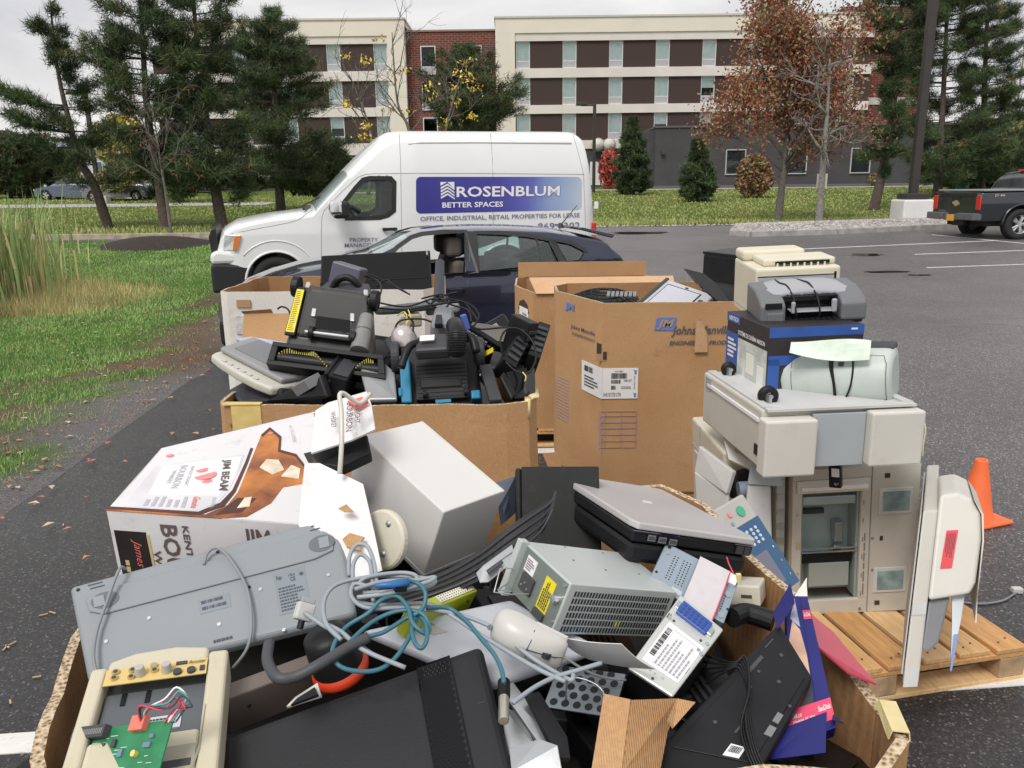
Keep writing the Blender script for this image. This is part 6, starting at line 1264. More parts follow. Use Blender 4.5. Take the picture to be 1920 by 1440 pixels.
 m = MB();pr = [(.34,.075),(.34,.118),(.42,.115),(.53,.102),(.56,.094),(.43,.085)];n = len(pr);m.raw([hp(a,h,.04) for a,h in pr] + [hp(a,h,.07) for a,h in pr],[tuple(range(n)),tuple(range(n,2*n))[::-1]] + [(i,n+i,n+(i+1) % n,(i+1) % n) for i in range(n)]);m.build('tray_guide',mat('guide_grey',(.66,.70,.74),.5),t,bevel=.003)
 m = MB();pr = [(.47,.096),(.47,.108),(.58,.100),(.58,.094)];n = len(pr);m.raw([hp(a,h,.03) for a,h in pr] + [hp(a,h,.045) for a,h in pr],[tuple(range(n)),tuple(range(n,2*n))[::-1]] + [(i,n+i,n+(i+1) % n,(i+1) % n) for i in range(n)]);m.build('blue_edge',mat('edge_blue',(.22,.34,.66),.4),t)
 for a0,a1 in ((.30,.34),(.50,.56)): MB().raw([L(nt_ - up * a + th * q - dp * .002) for a,q in ((a0,.05),(a0,.95),(a1,.95),(a1,.05))],[(0,1,2,3)]).build('edge_mark',mat('mark_grey',(.55,.56,.55),.5),t,solid=.001)
 return f
fcop = copier()
def left_copier():
# older beige machine beside it, flap hanging open
 f = fit('oldcopier',[((0,0,1),(1353,832)),((0,1,1),(1294,791)),((0,1,0),(1305,1010)),((1,0,1),(1440,850)),((0,0,.0),(1368,1130))],(.36,.40,.62),depth=3.35,near=(0,0,1),up=1,vert=60)
 t = thing('beige_printer','old beige office printer under the drawer unit with front flap hanging open','printer',f)
 MB(f).box(0,1,0,1,0,1).build('body',BEI,t,bevel=.01);
 c = Face(f,t,(0,1,0),(0,0,0),(0,1,1));c.rects('side_panel',LGP,[(.12,.92,.25,.78)],h=.006,bevel=.004);c.rects('seam',mat('seam_grey'),[(.3,.31,.76,1),(0,1,.8,.805)],h=.002)
 # open flap panels
 q = [atD(1314,836,3.12),atD(1378,884,2.98),atD(1365,926,2.99),atD(1305,884,3.14)];m = MB();Mi = f.M.inverted();m.raw([Mi @ v for v in q],[(0,1,2,3)]);m.build('flap',LGP,t,solid=.022,bevel=.004)
 q = [atD(1304,884,3.13),atD(1366,927,3.0),atD(1372,1050,3.0),atD(1312,1000,3.13)];MB().raw([Mi @ v for v in q],[(0,1,2,3)]).build('lower_flap',LGP,t,solid=.015,bevel=.004)
 q = [atD(1376,886,3.1),atD(1408,876,3.15),atD(1396,905,3.15),atD(1372,935,3.1)];MB().raw([Mi @ v for v in q],[(0,1,2,3)]).build('black_roller',BKP,t,solid=.03,bevel=.006)
 q = [atD(1408,874,3.0),atD(1462,878,3.0),atD(1466,912,3.0),atD(1402,908,3.0)];MB().raw([Mi @ v for v in q],[(0,1,2,3)]).build('blue_panel',TEALG,t,solid=.02,bevel=.004)
 q = [atD(1402,908,3.01),atD(1444,911,3.01),atD(1448,1060,3.0),atD(1392,1010,3.01)];MB().raw([Mi @ v for v in q],[(0,1,2,3)]).build('front_panel',LGP,t,solid=.02,bevel=.006)
 c2 = [atD(1387,905 + 3,3.06)];p = Mi @ atD(1384,918,3.06);MB().cyl((p.x,p.y,p.z),(1,0,0),.03,.07,20).build('blue_roller',mat('roller_blue',(.25,.30,.42),.4),t)
 q = [atD(1350,796,3.2),atD(1380,850,3.12),atD(1425,878,3.05),atD(1414,884,3.05),atD(1366,862,3.1)];MB().raw([Mi @ v for v in q],[(0,1,2,3,4)]).build('white_guide',CPW,t,solid=.01)
left_copier()
def drawer():
 f = fit('drawer',[((0,0,1),(1431,771)),((1,0,1),(1723,764)),((0,0,0),(1431,884)),((1,0,0),(1716,867)),((0,1,1),(1320,697)),((0,1,0),(1316,787))],(.58,.55,.23),depth=2.95,near=(0,0,1),up=1,vert=40)
 t = thing('paper_feeder_unit','wide white copier drawer unit with two pale door panels resting on the copier','copier part',f)
 MB(f).box(0,1,.04,1,0,1).build('body',CPY,t,bevel=.008);MB(f).box(-.02,.31,-.07,.038,-.06,.90).build('door_panel',CPW,t,bevel=.008);MB(f).box(.66,1.005,-.06,.038,.03,.96).build('door_panel',CPW,t,bevel=.008)
 MB(f).box(.315,.655,.0,.039,.02,.93).build('centre_panel',TEALG,t,bevel=.002);c = Face(f,t,(0,1,0),(0,.04,0),(0,1,1));c.rects('side_groove',mat('groove_white',(.86,.86,.86),.4),[(.1,.97,.78,.84)],h=.006);c.rects('side_vent',mat('seam_grey'),[(.06,.16,.72,.95)],h=.004);c.rects('side_slot',BKP,[(.93,.975,.2,.38)],h=.004)
 tp = Face(f,t,(0,0,1),(1,0,1),(0,1,1));tp.rects('rail',LGP,[(0.02,.08,.05,.98),(.02,.98,.0,.06),(.93,.99,.05,.98)],h=.008);tp.rects('recess',mat('recess_grey',(.58,.58,.58),.6),[(.10,.91,.08,.9)],h=.001)
 w = bpy.data.objects.new('x',None);bpy.data.objects.remove(w);
 for (px,py,r_,lab,dd) in ((1440,742,.036,'black caster wheel at the front left top corner of the drawer unit',2.84),(1366,692,.030,'black caster wheel standing on the back left corner of the drawer unit',3.25)):
  p = atD(px,py,dd);cf = frame(p,R(20));cw = thing('caster',lab,'wheel',cf,'caster wheels');MB().lathe([(r_*.4,-.014),(r_*.9,-.014),(r_,-.008),(r_,.008),(r_*.9,.014),(r_*.4,.014)],ax=(.35,1,0),n=28).build('tyre',BKP,cw,smooth=True)
  MB().box(-.016,-.004,-.03,.02,-.045,.01).box(-.03,.03,-.02,.03,-.05,-.045).build('bracket',STEEL,cw,bevel=.002);MB().cyl((0,-.02,0),(.35,1,0),.007,.035,12).build('axle',STEEL,cw)
 q = [atD(1722,770,3.0),atD(1735,800,3.0),atD(1731,835,3.02),atD(1730,855,3.04)];c0 = q[0].copy();o = MB().tube([p - c0 for p in q],.003,6,sm=5).build('thin_cord',mat('cord_cream',(.72,.68,.52),.6),None,f=(c0.x,c0.y,c0.z));tag(o,'thin cream cord hanging down the right end of the drawer unit','cord')
 return f
fdr = drawer()
def theatre_box():
 f = fit('theatre',[((0,0,1),(1442,620)),((1,0,1),(1621,608)),((0,1,1),(1365,578)),((0,1,0),(1360,702)),((0,0,0),(1438,742))],(.40,.42,.27),depth=3.12,near=(0,0,1),up=1,vert=40)
 t = thing('speaker_box','blue and black retail carton for a home cinema system under the grey inkjet','carton',f);CB = mat('carton_black',(.028,.022,.024),.5,var=.2,vs=9);CBL = mat('carton_blue',(.030,.100,.380),.45,var=.15,vs=8)
 MB(f).box(0,1,0,1,0,1).build('box',CB,t,bevel=.003)
 c = Face(f,t,(0,1,0),(0,0,0),(0,1,1));c.rects('print_picture',mat('print_pale',(.72,.76,.70),.5,var=.35,vs=14),[(.30,.97,.02,.66)],h=.001);c.rects('print_blue',CBL,[(0,.30,0,.70),(0.0,.33,.86,1)],h=.0015);c.rects('print_speakers',mat('print_grey',(.56,.58,.56),.5),[(.36,.44,.40,.6),(.5,.72,.12,.55),(.76,.94,.02,.44)],h=.002);c.rects('print_light',mat('print_cream',(.84,.85,.76),.5),[(.52,.70,.2,.5),(.78,.92,.1,.4)],h=.003)
 c.text(mat('letter_pale',(.86,.86,.88),.5),[('SYSTÈME DE CINÉMA MAISON',.30,.93,.715,.80)],bold=.02,h=.003);c.text(mat('letter_pale'),[('NEXTECH',.06,.30,.89,.96)],bold=.03,h=.003,shear=.2);c.fine(mat('letter_pale'),.05,.27,.30,.62,5,h=.003)
 c = Face(f,t,(0,0,0),(1,0,0),(0,0,1));c.rects('print_blue',CBL,[(0,1,.86,1),(0,.12,0,.55),(0,.4,.46,.60)],h=.001);c.rects('print_picture',mat('print_teal',(.55,.66,.60),.5,var=.4,vs=14),[(.42,.72,.58,.74)],h=.002);c.fine(mat('letter_pale'),.86,.96,.92,.97,1,h=.003)
theatre_box()
def silver_printer():
 f = fit('silverprinter',[((0,0,0),(1462,765)),((1,0,0),(1664,758)),((0,0,1),(1455,668)),((1,0,1),(1668,657)),((1,1,1),(1690,645))],(.42,.20,.19),depth=2.92,near=(0,0,1),up=1,vert=40)
 t = thing('capsule_printer','pale green grey rounded printer wrapped with black cord on the drawer unit','printer',f);PG = mat('printer_sage',(.516,.576,.540),.4,var=.04,vs=5,dirt=.05);a,b,c = f.S
 prof = [(.28,0),(.10,.07),(.0,.25),(-.04,.48),(.0,.70),(.12,.87),(.30,.975),(.52,1.0),(.92,.97),(1,.5),(.92,0)]
 xs = [(-.01,.72),(.0,.84),(.015,.93),(.04,.985),(.08,1),(.92,1),(.96,.985),(.985,.93),(1,.84),(1.01,.72)];m = MB(f);n = len(prof)
 rows = [[m.p((x,.5 + (q[0] - .5) * s_,.5 + (q[1] - .5) * s_)) for q in prof] + [m.p((x,.5 + (prof[0][0] - .5) * s_,.5 + (prof[0][1] - .5) * s_))] for x,s_ in xs];m.grid(rows);m.raw(rows[0][:-1],[tuple(range(n))]);m.raw(rows[-1][:-1],[tuple(range(n))[::-1]]);m.build('body',PG,t,bevel=None,smooth=True)
 y = lambda w: np.interp(w,[0,.07,.25,.48,.70,.87,.975],[.28,.10,0,-.04,0,.12,.30])
 P = [(.13,.10),(.13,.86),(.16,.92),(.94,.92),(.97,.80),(.97,.14),(.94,.10)];MB(f).tube([(u,y(w) - .004,w) for u,w in [p for a_,b_ in zip(P,P[1:] + P[:1]) for p in [(a_[0] + (b_[0]-a_[0])*k/6,a_[1] + (b_[1]-a_[1])*k/6) for k in range(6)]]] + [(.13,y(.1) - .004,.1)],.0012,5).build('door_seam',mat('seam_dark'),t)
 MB(f).box(.56,.605,-.005,.1,.76,.83).build('badge',DGP,t,bevel=.002);MB(f).box(.02,.98,.55,1.15,.90,1.03).build('rear_tray',DGP,t,bevel=.01)
 cb = lambda L_: MB(f).tube([(u,v_,w) for u,v_,w in L_],.0035,7,sm=5)
 m = cb([(.46,.6,1.03),(.47,.3,1.01),(.48,.1,.93),(.49,.0,.72),(.52,-.05,.45),(.52,.0,.15),(.50,.12,-.01)]);m.build('cord',BKP,t,smooth=True);cb([(.66,.6,1.03),(.665,.3,1.01),(.68,.1,.93),(.69,.0,.7),(.67,-.04,.4),(.62,-.02,.15),(.56,.12,-.01)]).build('cord',BKP,t,smooth=True)
 cb([(.47,.5,1.03),(.485,.26,1.01),(.50,.1,.92),(.51,.0,.70),(.53,-.06,.42),(.535,-.03,.15),(.54,-.16,-.06),(.545,-.30,-.30),(.55,-.34,-.66),(.555,-.36,-1.0)]).build('cord',BKP,t,smooth=True)
 p = f.M.inverted() @ f.M @ f.l((.555,-.36,-1.0));m = MB();w,h = .042,.062;m.box(p.x - w/2 + .002,p.x + w/2 + .002,p.y - .018,p.y + .014,p.z - .088,p.z - .006);m.build('power_adapter',BKP,t,bevel=.004);m = MB().box(p.x - .008,p.x + .018,p.y - .0205,p.y - .018,p.z - .045,p.z - .014).build('adapter_label',LABW,t)
 m = MB().cyl((p.x + .008,p.y - .018,p.z - .07),(0,-1,0),.003,.014,8).cyl((p.x + .014,p.y - .018,p.z - .068),(0,-1,0),.002,.014,6).cyl((p.x + .003,p.y - .018,p.z - .068),(0,-1,0),.002,.014,6).build('plug_pins',STEEL,t);MB().cyl((p.x + .001,p.y - .004,p.z - .008),(0,0,1),.005,.02,10,r2=.003).build('strain_relief',BKP,t)
silver_printer()
def paper():
 f = fit('greenpaper',[((0,0,0),(1480,661)),((1,0,0),(1630,673)),((0,0,1),(1484,633)),((1,0,1),(1632,646))],(.30,.004,.07),depth=2.86,sd=.4);m = MB(f);rows = []
 for j in range(5): rows.append([m.p((i/14,.5 + 6*math.sin(i/14*3.1 + j*.5),j/4)) for i in range(15)])
 m.grid(rows);t = m.build('printed_paper',mat('paper_green',(.72,.82,.72),.6,var=.12,vs=25),None,f=f,solid=.0015);tag(t,'pale green curled paper strip draped over the capsule printer','paper')
 ms = MB(f);
 for k in range(13): x = .06 + .07*k;ms.box(x,x + .012,3,5 + 6*math.sin(x*3.1),.15,.85)
paper()
def inkjet():
 f = fit('inkjet',[((0,0,0),(1428,617)),((1,0,0),(1620,602)),((0,1,0),(1393,592)),((0,0,.72),(1425,566)),((1,0,.82),(1628,553)),((.15,1,1),(1432,524)),((.85,1,1),(1562,517))],(.44,.30,.17),depth=3.12,near=(0,0,0),sd=.25,up=1)
 t = thing('inkjet_printer','two tone grey inkjet printer with cord over it on the cinema carton','printer',f);DG = mat('inkjet_grey',(.161,.167,.178),.45,var=.06,vs=6);LG_ = mat('inkjet_light',(.372,.378,.408),.4,var=.05,vs=6)
 MB(f).prism([(0,.12),(.0,1),(.98,1),(1,.12),(.8,.02),(.2,.02)],2,0,.18).build('base',BKP,t,bevel=.008)
 for nm,x0,x1 in (('left_end',0,.24),('right_end',.76,1)):
  m = MB(f).prism([(-.02,.12),(-.02,.60),(.08,.72),(.45,.92),(.98,.96),(.99,.12)],0,x0,x1);m.build(nm,DG,t,bevel=.012,seg=3)
 MB(f).box(.24,.76,.52,.99,.18,.70).build('rear_body',DG,t,bevel=.008)
 m = MB(f);rows = []
 for i in range(15):
  u = .02 + .96 * i / 14;e = abs(i/7 - 1);z = 1.0 - .20 * e**3.2;rows.append([m.p(q) for q in [(u,1.0,z - .22),(u,.98,z - .02),(u,.86,z),(u,.5 - .1*e,z - .02),(u,.26 + .02*e,z - .10 - .05*e),(u,.24,z - .22)]])
 m.grid(rows);m.build('lid',LG_,t,smooth=True,solid=.008,bevel=None)
 MB(f).hexa([(.26,.18,.70),(.76,.18,.70),(.72,.52,.86),(.30,.52,.86),(.26,.16,.76),(.76,.16,.76),(.72,.55,.975),(.30,.55,.975)]).build('control_panel',BKP,t,bevel=.006);MB(f).hexa([(.45,.3,.865),(.60,.3,.865),(.59,.42,.93),(.46,.42,.93),(.45,.3,.885),(.60,.3,.885),(.59,.42,.95),(.46,.42,.95)]).build('display',mat('lcd_grey',(.45,.5,.5),.2),t)
 m = MB(f)
 for k in range(8): x = .30 + .055*k + (.06 if k > 2 else 0);m.box(x,x + .025,.22 + .02*(k % 2),.25 + .02*(k % 2),.77,.815)
 m.build('buttons',LG_,t);MB(f).box(.26,.74,.30,.52,.18,.52).build('paper_slot',BKG,t);MB(f).box(.30,.72,.05,.32,.36,.40).build('output_tray',LG_,t,bevel=.003);MB(f).box(.30,.34,.03,.1,.34,.66).build('paper_guide',LG_,t,bevel=.006);MB(f).box(.68,.73,.03,.1,.34,.70).build('paper_guide',LG_,t,bevel=.006)
 MB(f).box(.06,.22,-.035,.02,.10,.42).build('card_slot_cover',DG,t,bevel=.006);MB(f).box(.04,.20,-.04,-.02,.52,.68).build('card_slot',BKP,t,bevel=.004)
 m = MB(f)
 for k in range(9): m.box(.27 + .052*k,.30 + .052*k,-.01,.06,.14,.22)
 m.build('slot_ribs',BKP,t)
 for L_ in ([(.27,.9,1.0),(.27,.6,1.01),(.31,.4,.98),(.33,.12,.72),(.34,.02,.40),(.36,.06,.14)],[(.46,.95,1.0),(.5,.62,1.03),(.53,.42,1.0),(.55,.12,.75),(.56,.0,.42),(.56,.05,.14)]): MB(f).tube(L_,.0035,7,sm=5).build('cord',BKP,t,smooth=True)
inkjet()
def laser():
 f = fit('laser',[((0,0,1),(1418,506)),((1,0,1),(1579,498)),((0,1,1),(1379,482)),((0,1,0),(1373,575)),((0,0,0),(1416,606))],(.37,.36,.25),depth=3.45,near=(0,0,1),sd=.25,up=1);CR = mat('laser_cream',(.700,.650,.512),.5,var=.04,vs=6,dirt=.06)
 t = thing('laser_printer','cream laser printer crowning the stack on the pallet','printer',f);MB(f).box(0,1,.02,1,0,1).build('body',CR,t,bevel=.012,seg=3);c = Face(f,t,(0,.02,0),(1,.02,0),(0,.02,1));c.rects('front_opening',TEALG,[(.03,.94,.0,.84)],h=.002);c.rects('slot',BKP,[(.92,.945,.0,.9),(.02,.94,.845,.86)],h=.003)
 MB(f).box(.12,.98,.15,.62,1.0,1.13).build('top_deck',CR,t,bevel=.01,seg=3);MB(f).box(.26,.90,.13,.155,1.03,1.09).build('paper_exit',BKP,t);m = MB(f)
 for k in range(8): m.box(.27 + .08*k,.29 + .08*k,.12,.14,1.0,1.06)
 m.build('exit_ribs',CR,t);MB(f).box(.0,.78,.62,1.0,1.0,1.20).build('rear_cover',CR,t,bevel=.015,seg=3);s_ = Face(f,t,(0,1,0),(0,.02,0),(0,1,1));s_.rects('side_seam',mat('seam_grey'),[(.06,.94,.13,.145)],h=.001)
laser()
# ------------------------------------------------------------------ the heap in the second box
_atD,_fit,KB = atD,fit,1.07
def atD(x,y,d): return _atD(x,y,d * KB)
def fit(*a,depth=None,**k): return _fit(*a,depth=depth and depth * KB,**k)
def L6(f): return f.M.inverted()
def pboard(name,label,cat,px,D,m,th=.02,bevel=.003,group=None,parts=None):
 """flat piece: outline pixels with a depth each"""
 q = [atD(x,y,d) for (x,y),d in zip(px,D)];c = sum(q,Vector((0,0,0))) / len(q);t = thing(name,label,cat,(c.x,c.y,c.z),group)
 MB().raw([p - c for p in q],[tuple(range(len(q)))]).build('panel',m,t,solid=th,bevel=bevel);return t,c
def wires(name,label,lines,r,m,group=None,cat='cable',sm=6):
 q0 = atD(*lines[0][0]);t = thing(name,label,cat,(q0.x,q0.y,q0.z),group)
 for L_ in lines: MB().tube([atD(*p) - q0 for p in L_],r,7,sm=sm).build('wire',m,t,smooth=True)
 return t,q0
SCN = mat('scanner_putty',(.560,.546,.476),.5,var=.05,vs=5,dirt=.05)
def scanner():
 f = QF([(395,652),(515,718),(640,694),(475,630)],[2.86,2.72,2.80,3.02],.06,flat=True)
 t = thing('flatbed_scanner','putty grey flatbed scanner hanging over the left rim of the second box','scanner',f)
 m = MB(f).prism([(.04,0),(-.01,.25),(-.01,.75),(.04,1.0),(.96,1.0),(1.01,.75),(1.01,.2),(.96,0)][::-1] and [(-.0,.1),(.02,-.02),(.2,-.07),(.5,-.09),(.8,-.07),(.98,-.02),(1,.1),(1,1),(0,1)],2,0,.62);m.build('base',SCN,t,bevel=.012,seg=3)
 MB(f).prism([(.04,.14),(.96,.14),(.99,.98),(.01,.98)],2,.64,1.05).build('lid',mat('scanner_lid',(.299,.299,.299),.45,var=.05),t,bevel=.012,seg=3);MB(f).prism([(.15,.3),(.85,.3),(.88,.9),(.12,.9)],2,1.05,1.12).build('lid_inset',MGP,t,bevel=.006)
 m = MB(f)
 for k in range(6): m.box(.2 + .1*k,.26 + .1*k,-.03,.02,.62,.70)
 m.build('buttons',LGP,t,bevel=.002);MB(f).box(-.02,1.02,0,1,-.06,-.001).build('underside',BKP,t,bevel=.006)
 t2,c = pboard('lilac_plastic','glossy lilac scanner lid lying behind the putty scanner','lid',[(442,637),(470,634),(600,655),(640,690),(560,684)],[3.02,3.1,3.1,3.0,2.98],mat('lilac_gloss',(.52,.55,.74),.12,var=.2,vs=6,coat=.5),th=.015)
scanner()
def sweeper():
 f = QF([(508,676),(716,702),(704,547),(552,527)],[2.77,2.75,2.93,2.95],.10)
 t = thing('carpet_sweeper','upturned carpet sweeper with smoky clear base yellow label and brush roll','vacuum cleaner',f)
 sg = 1;UX = f.l((1,0,0)) - f.l((0,0,0));WX = f.l((0,0,1)) - f.l((0,0,0))
 Y = (lambda a: a) if sg == 1 else (lambda a: 1 - a)
 def bx(m,x0,x1,y0,y1,z0,z1): a,b = sorted((Y(y0),Y(y1)));return m.box(x0,x1,a,b,z0,z1)
 bx(MB(f),0.06,.94,.2,1,.2,.97).build('body',mat('sweeper_dark',(.030,.030,.032),.3,var=.4,vs=9,coat=.3),t,bevel=.02,seg=3)
 bx(MB(f),.16,.90,.02,.19,.36,.99).build('clear_base',glass('smoky',(.50,.49,.46),clear=.9,gloss=1.1),t,bevel=.008)
 m = bx(MB(f),-.03,1.03,-.05,.5,-.05,.0);bx(m,-.03,1.03,-.05,.5,.17,.22);bx(m,-.03,.03,-.05,.5,0,.17);bx(m,.97,1.03,-.05,.5,0,.17);bx(m,-.02,1.02,.45,.5,0,.17);m.build('brush_housing',BKP,t,bevel=.01,seg=3)
 MB(f).cyl((.03,Y(.32),.085),UX,.026,f.S[0] * .94,20).build('brush_roll',BKP,t,smooth=False);br = MB(f)
 for k in range(46):
  u = .06 + .88 * k / 46;a = 1.2 * math.sin(k * .16) + (0 if sg == 1 else 0);br.tube([(u,Y(.32 - .20*math.cos(a) - .02),.085 + .07*math.sin(a)),(u,Y(.32 - .40*math.cos(a)),.085 + .13*math.sin(a))],.0022,4)
 br.build('bristles',mat('bristle_yellow',(.72,.66,.18),.7),t)
 m = bx(MB(f),.05,.155,.0,.12,.33,.94);m.build('label_bar',BKP,t,bevel=.003);bx(MB(f),.06,.145,-.02,.0,.36,.90).build('yellow_label',mat('label_yellow',(.850,.680,.020),.45,var=.08),t);fm = MB(f);rd = random.Random(2)
 for k in range(22): z = .38 + k * .023;q = rd.uniform(.075,.09);bx(fm,.07,q + .04,-.025,-.02,z,z + .008)
 fm.build('fine_print',BLK,t)
 for u in (.02,.98):
  w = MB(f).cyl((u - .045,Y(.25),.98 if u < .5 else .93),UX,.042,.028,24);w.build('wheel',BKP,t,bevel=.004)
 m = bx(MB(f),.28,.72,-.1,.02,.33,.42);m.build('axle_bar',BKP,t,bevel=.006);MB(f).cyl((.26,Y(-.1),.37),UX,.007,f.S[0] * .40,10).build('axle',STEEL,t)
 for u in (.30,.72): MB(f).cyl((u,Y(-.05),.38),UX,.024,.016,18).build('small_wheel',BKP,t);bx(MB(f),u - .02,u + .03,-.06,.0,.58,.68).build('latch',STEEL,t,bevel=.003)
 bx(MB(f),.34,.70,.0,.03,.44,.60).build('inner_tray',BKG,t,bevel=.01);MB(f).cyl((.84,Y(.1),.50),-WX,.030,.09,20,r2=.036).cyl((.84,Y(.1),.505),WX,.030,.07,20,r2=.026).build('side_canister',mat('canister_grey',(.238,.238,.231),.3,coat=.4,var=.2),t,bevel=.004)
 for k,u in enumerate((.17,.88)): bx(MB(f),u - .03,u + .03,.0,.15,.94,1.02).build('hinge_block',mat('hinge_grey',(.5,.5,.48),.5),t,bevel=.006)
sweeper()
def purple():
 f = fit('purple',[((0,0,1),(625,490)),((1,0,1),(675,503)),((0,0,0),(612,528)),((1,0,0),(670,548))],(.14,.08,.10),depth=3.3,sd=.4);t = thing('desk_phone','slate purple plastic handset base with black speaker arch behind the sweeper','appliance',f)
 MB(f).box(0,1,0,1,0,1).build('body',mat('slate_purple',(.110,.105,.150),.4,var=.15,vs=8),t,bevel=.008);P = lambda x,y,d: f.M.inverted() @ atD(x,y,d)
 MB().tube([P(622,545,3.2),P(632,526,3.18),(P(650,520,3.18)),P(668,530,3.18),P(680,552,3.2)],.016,10,sm=5).build('arch',BKP,t,smooth=True);MB().raw([P(600,545,3.22),P(615,532,3.22),P(693,536,3.2),P(700,556,3.16),P(640,556,3.16)],[(0,1,2,3,4)]).build('base',DGP,t,solid=.03,bevel=.006)
purple()
def stand():
 f = fit('stand',[((0,0,1),(606,703)),((0,1,1),(646,656)),((1,0,1),(652,711)),((1,1,1),(668,682)),((0,0,0),(610,742))],(.13,.22,.10),depth=2.66,near=(0,0,1),sd=.4,up=1)
 t = thing('monitor_stand','black angular monitor stand with a flat arm lying in the second box','stand',f);MB(f).box(0,1,0,1,-.3,1).build('post',BKP,t,bevel=.006);MB(f).box(.28,.95,.08,.8,1.0,1.06).build('cap',DGP,t,bevel=.002);MB(f).box(-.08,.10,-.03,1.05,.9,1.08).build('flange',BKP,t,bevel=.004)
 P = lambda x,y,d: f.M.inverted() @ atD(x,y,d);MB().raw([P(500,752,2.76),P(606,702,2.66),P(620,744,2.64),P(560,757,2.72)],[(0,1,2,3)]).build('arm',BKP,t,solid=.035,bevel=.008);MB().raw([P(560,727,2.69),P(602,706,2.65),P(575,722,2.64),P(552,736,2.68)],[(0,1,2,3)]).build('sticker',MGP,t,solid=.036)
 c = Face(f,t,(0,0,0),(1,0,0),(0,0,1));c.discs('screw',DGP,[(.2,.75,.005),(.72,.42,.005),(.3,.2,.004)],h=.003)
stand()
def vac2():
 f = fit('vac2',[((0,0,1),(742,638)),((1,0,1),(898,630)),((1,0,0),(910,748)),((0,0,0),(748,757))],(.30,.14,.25),depth=2.75,sd=.3);t = thing('vacuum_cleaner','black upright vacuum lying base up with bright blue side rails','vacuum cleaner',f)
 sg = f.M.to_3x3().col[1].dot(Vector(CC) - f.M.translation) > 0;Y = (lambda a: 1 - a) if sg else (lambda a: a)
 def bx(m,x0,x1,y0,y1,z0,z1): a,b = sorted((Y(y0),Y(y1)));return m.box(x0,x1,a,b,z0,z1)
 BL = mat('vac_blue',(.011,.200,.360),.35,var=.1,vs=8);bx(MB(f),.02,.98,.25,1,-.1,1).build('body',BKP,t,bevel=.02,seg=3);bx(MB(f),.2,.82,.05,.26,.05,.64).build('base_plate',mat('vac_matte',(.022,.022,.024),.65,var=.25,vs=9),t,bevel=.006);m = MB(f)
 for k in range(9): bx(m,.22,.80,.035,.052,.09 + .06*k,.10 + .06*k)
 m.build('ribs',BKP,t);bx(MB(f),.26,.74,-.0,.05,.22,.36).build('belt_cover',BKP,t,bevel=.004)
 m = bx(MB(f),.03,.15,-.05,.3,0,.74);bx(m,.0,.05,-.08,.2,.10,.24);m.build('side_rail',BL,t,bevel=.006);bx(MB(f),.84,.95,-.05,.3,0,.14).build('side_rail',BL,t,bevel=.006);bx(MB(f),.42,.60,-.0,.2,-.02,.03).build('front_clip',BL,t)
 for u in (-.04,.98): MB(f).cyl((u - .03,Y(.4),.82),(1,0,0),.062,.032,28).build('wheel',mat('wheel_grey',(.035,.035,.040),.5),t,bevel=.006)
 for u in (.28,.76): MB(f).cyl((u,Y(-.02),.12),(1,0,0),.014,.014,14).build('small_wheel',BKP,t)
 P = lambda x,y,d: f.M.inverted() @ atD(x,y,d)
 MB().raw([P(778,668,2.66),P(845,664,2.66),P(846,640,2.7),P(838,632,2.72),P(784,638,2.72)],[(0,1,2,3,4)]).build('motor_cover',DGP,t,solid=.05,bevel=.012);MB().raw([P(787,640,2.655),P(814,638,2.655),P(815,628,2.67),P(787,630,2.67)],[(0,1,2,3)]).build('label',LABW,t,solid=.004)
 MB().tube([P(855,662,2.68),P(857,640,2.66),P(857,622,2.68),P(853,611,2.74)],.032,14,sm=5).build('hose',BKP,t,smooth=True);rg = MB()
 for k in range(9): y = 660 - 4.5*k;rg.tube([P(838,y,2.63),P(857,y - 1,2.60),P(875,y,2.63)],.0025,5,sm=4)
 rg.build('hose_ribs',BKP,t);MB().cyl(P(853,612,2.74),P(850,590,2.9) - P(853,612,2.74),.033,.012,18).build('hose_collar',DGP,t)
 SV = mat('vac_silver',(.280,.290,.310),.3,metal=.4,var=.1,vs=8)
 MB().raw([P(806,622,2.78),P(816,584,3.0),P(842,583,3.0),P(852,600,2.94),P(846,622,2.78)],[(0,1,2,3,4)]).build('neck',SV,t,solid=.06,bevel=.015);MB().raw([P(815,612,2.74),P(818,594,2.82),P(829,594,2.82),P(830,611,2.74)],[(0,1,2,3)]).build('neck_clip',BKP,t,solid=.02,bevel=.003)
 MB().lathe([(0,.05),(.02,.048),(.038,.035),(.048,.01),(.05,-.03)],o=P(757,634,2.85),ax=(-.3,-.5,.8)).build('dome',mat('dome_rose',(.62,.56,.56),.2,metal=.5,var=.15),t,smooth=True)
 MB().tube([P(806,640,2.7),P(775,645,2.68),P(762,660,2.66),P(752,690,2.64)],.014,8,sm=5).build('bumper_edge',BKP,t,smooth=True);MB().tube([P(868,628,2.72),P(885,634,2.68),P(893,660,2.66)],.016,8,sm=5).build('bumper_edge',BKP,t,smooth=True)
vac2()
def wand():
 a,b = atD(825,492,3.6),atD(823,562,3.45);t = thing('vacuum_wand','grey black vacuum wand tube standing upright beside the car door','tube',frame(b));MB().cyl((0,0,0),a - b,.026,(a - b).length,20,r2=.022,cap=False).cyl((0,0,.001),a - b,.021,(a - b).length - .002,20,r2=.018).build('tube',mat('wand_grey',(.045,.050,.060),.35,var=.15),t,smooth=False);MB().cyl((0,0,-.03),(0,0,1),.034,.04,20).build('collar',DGP,t,bevel=.004)
wand()
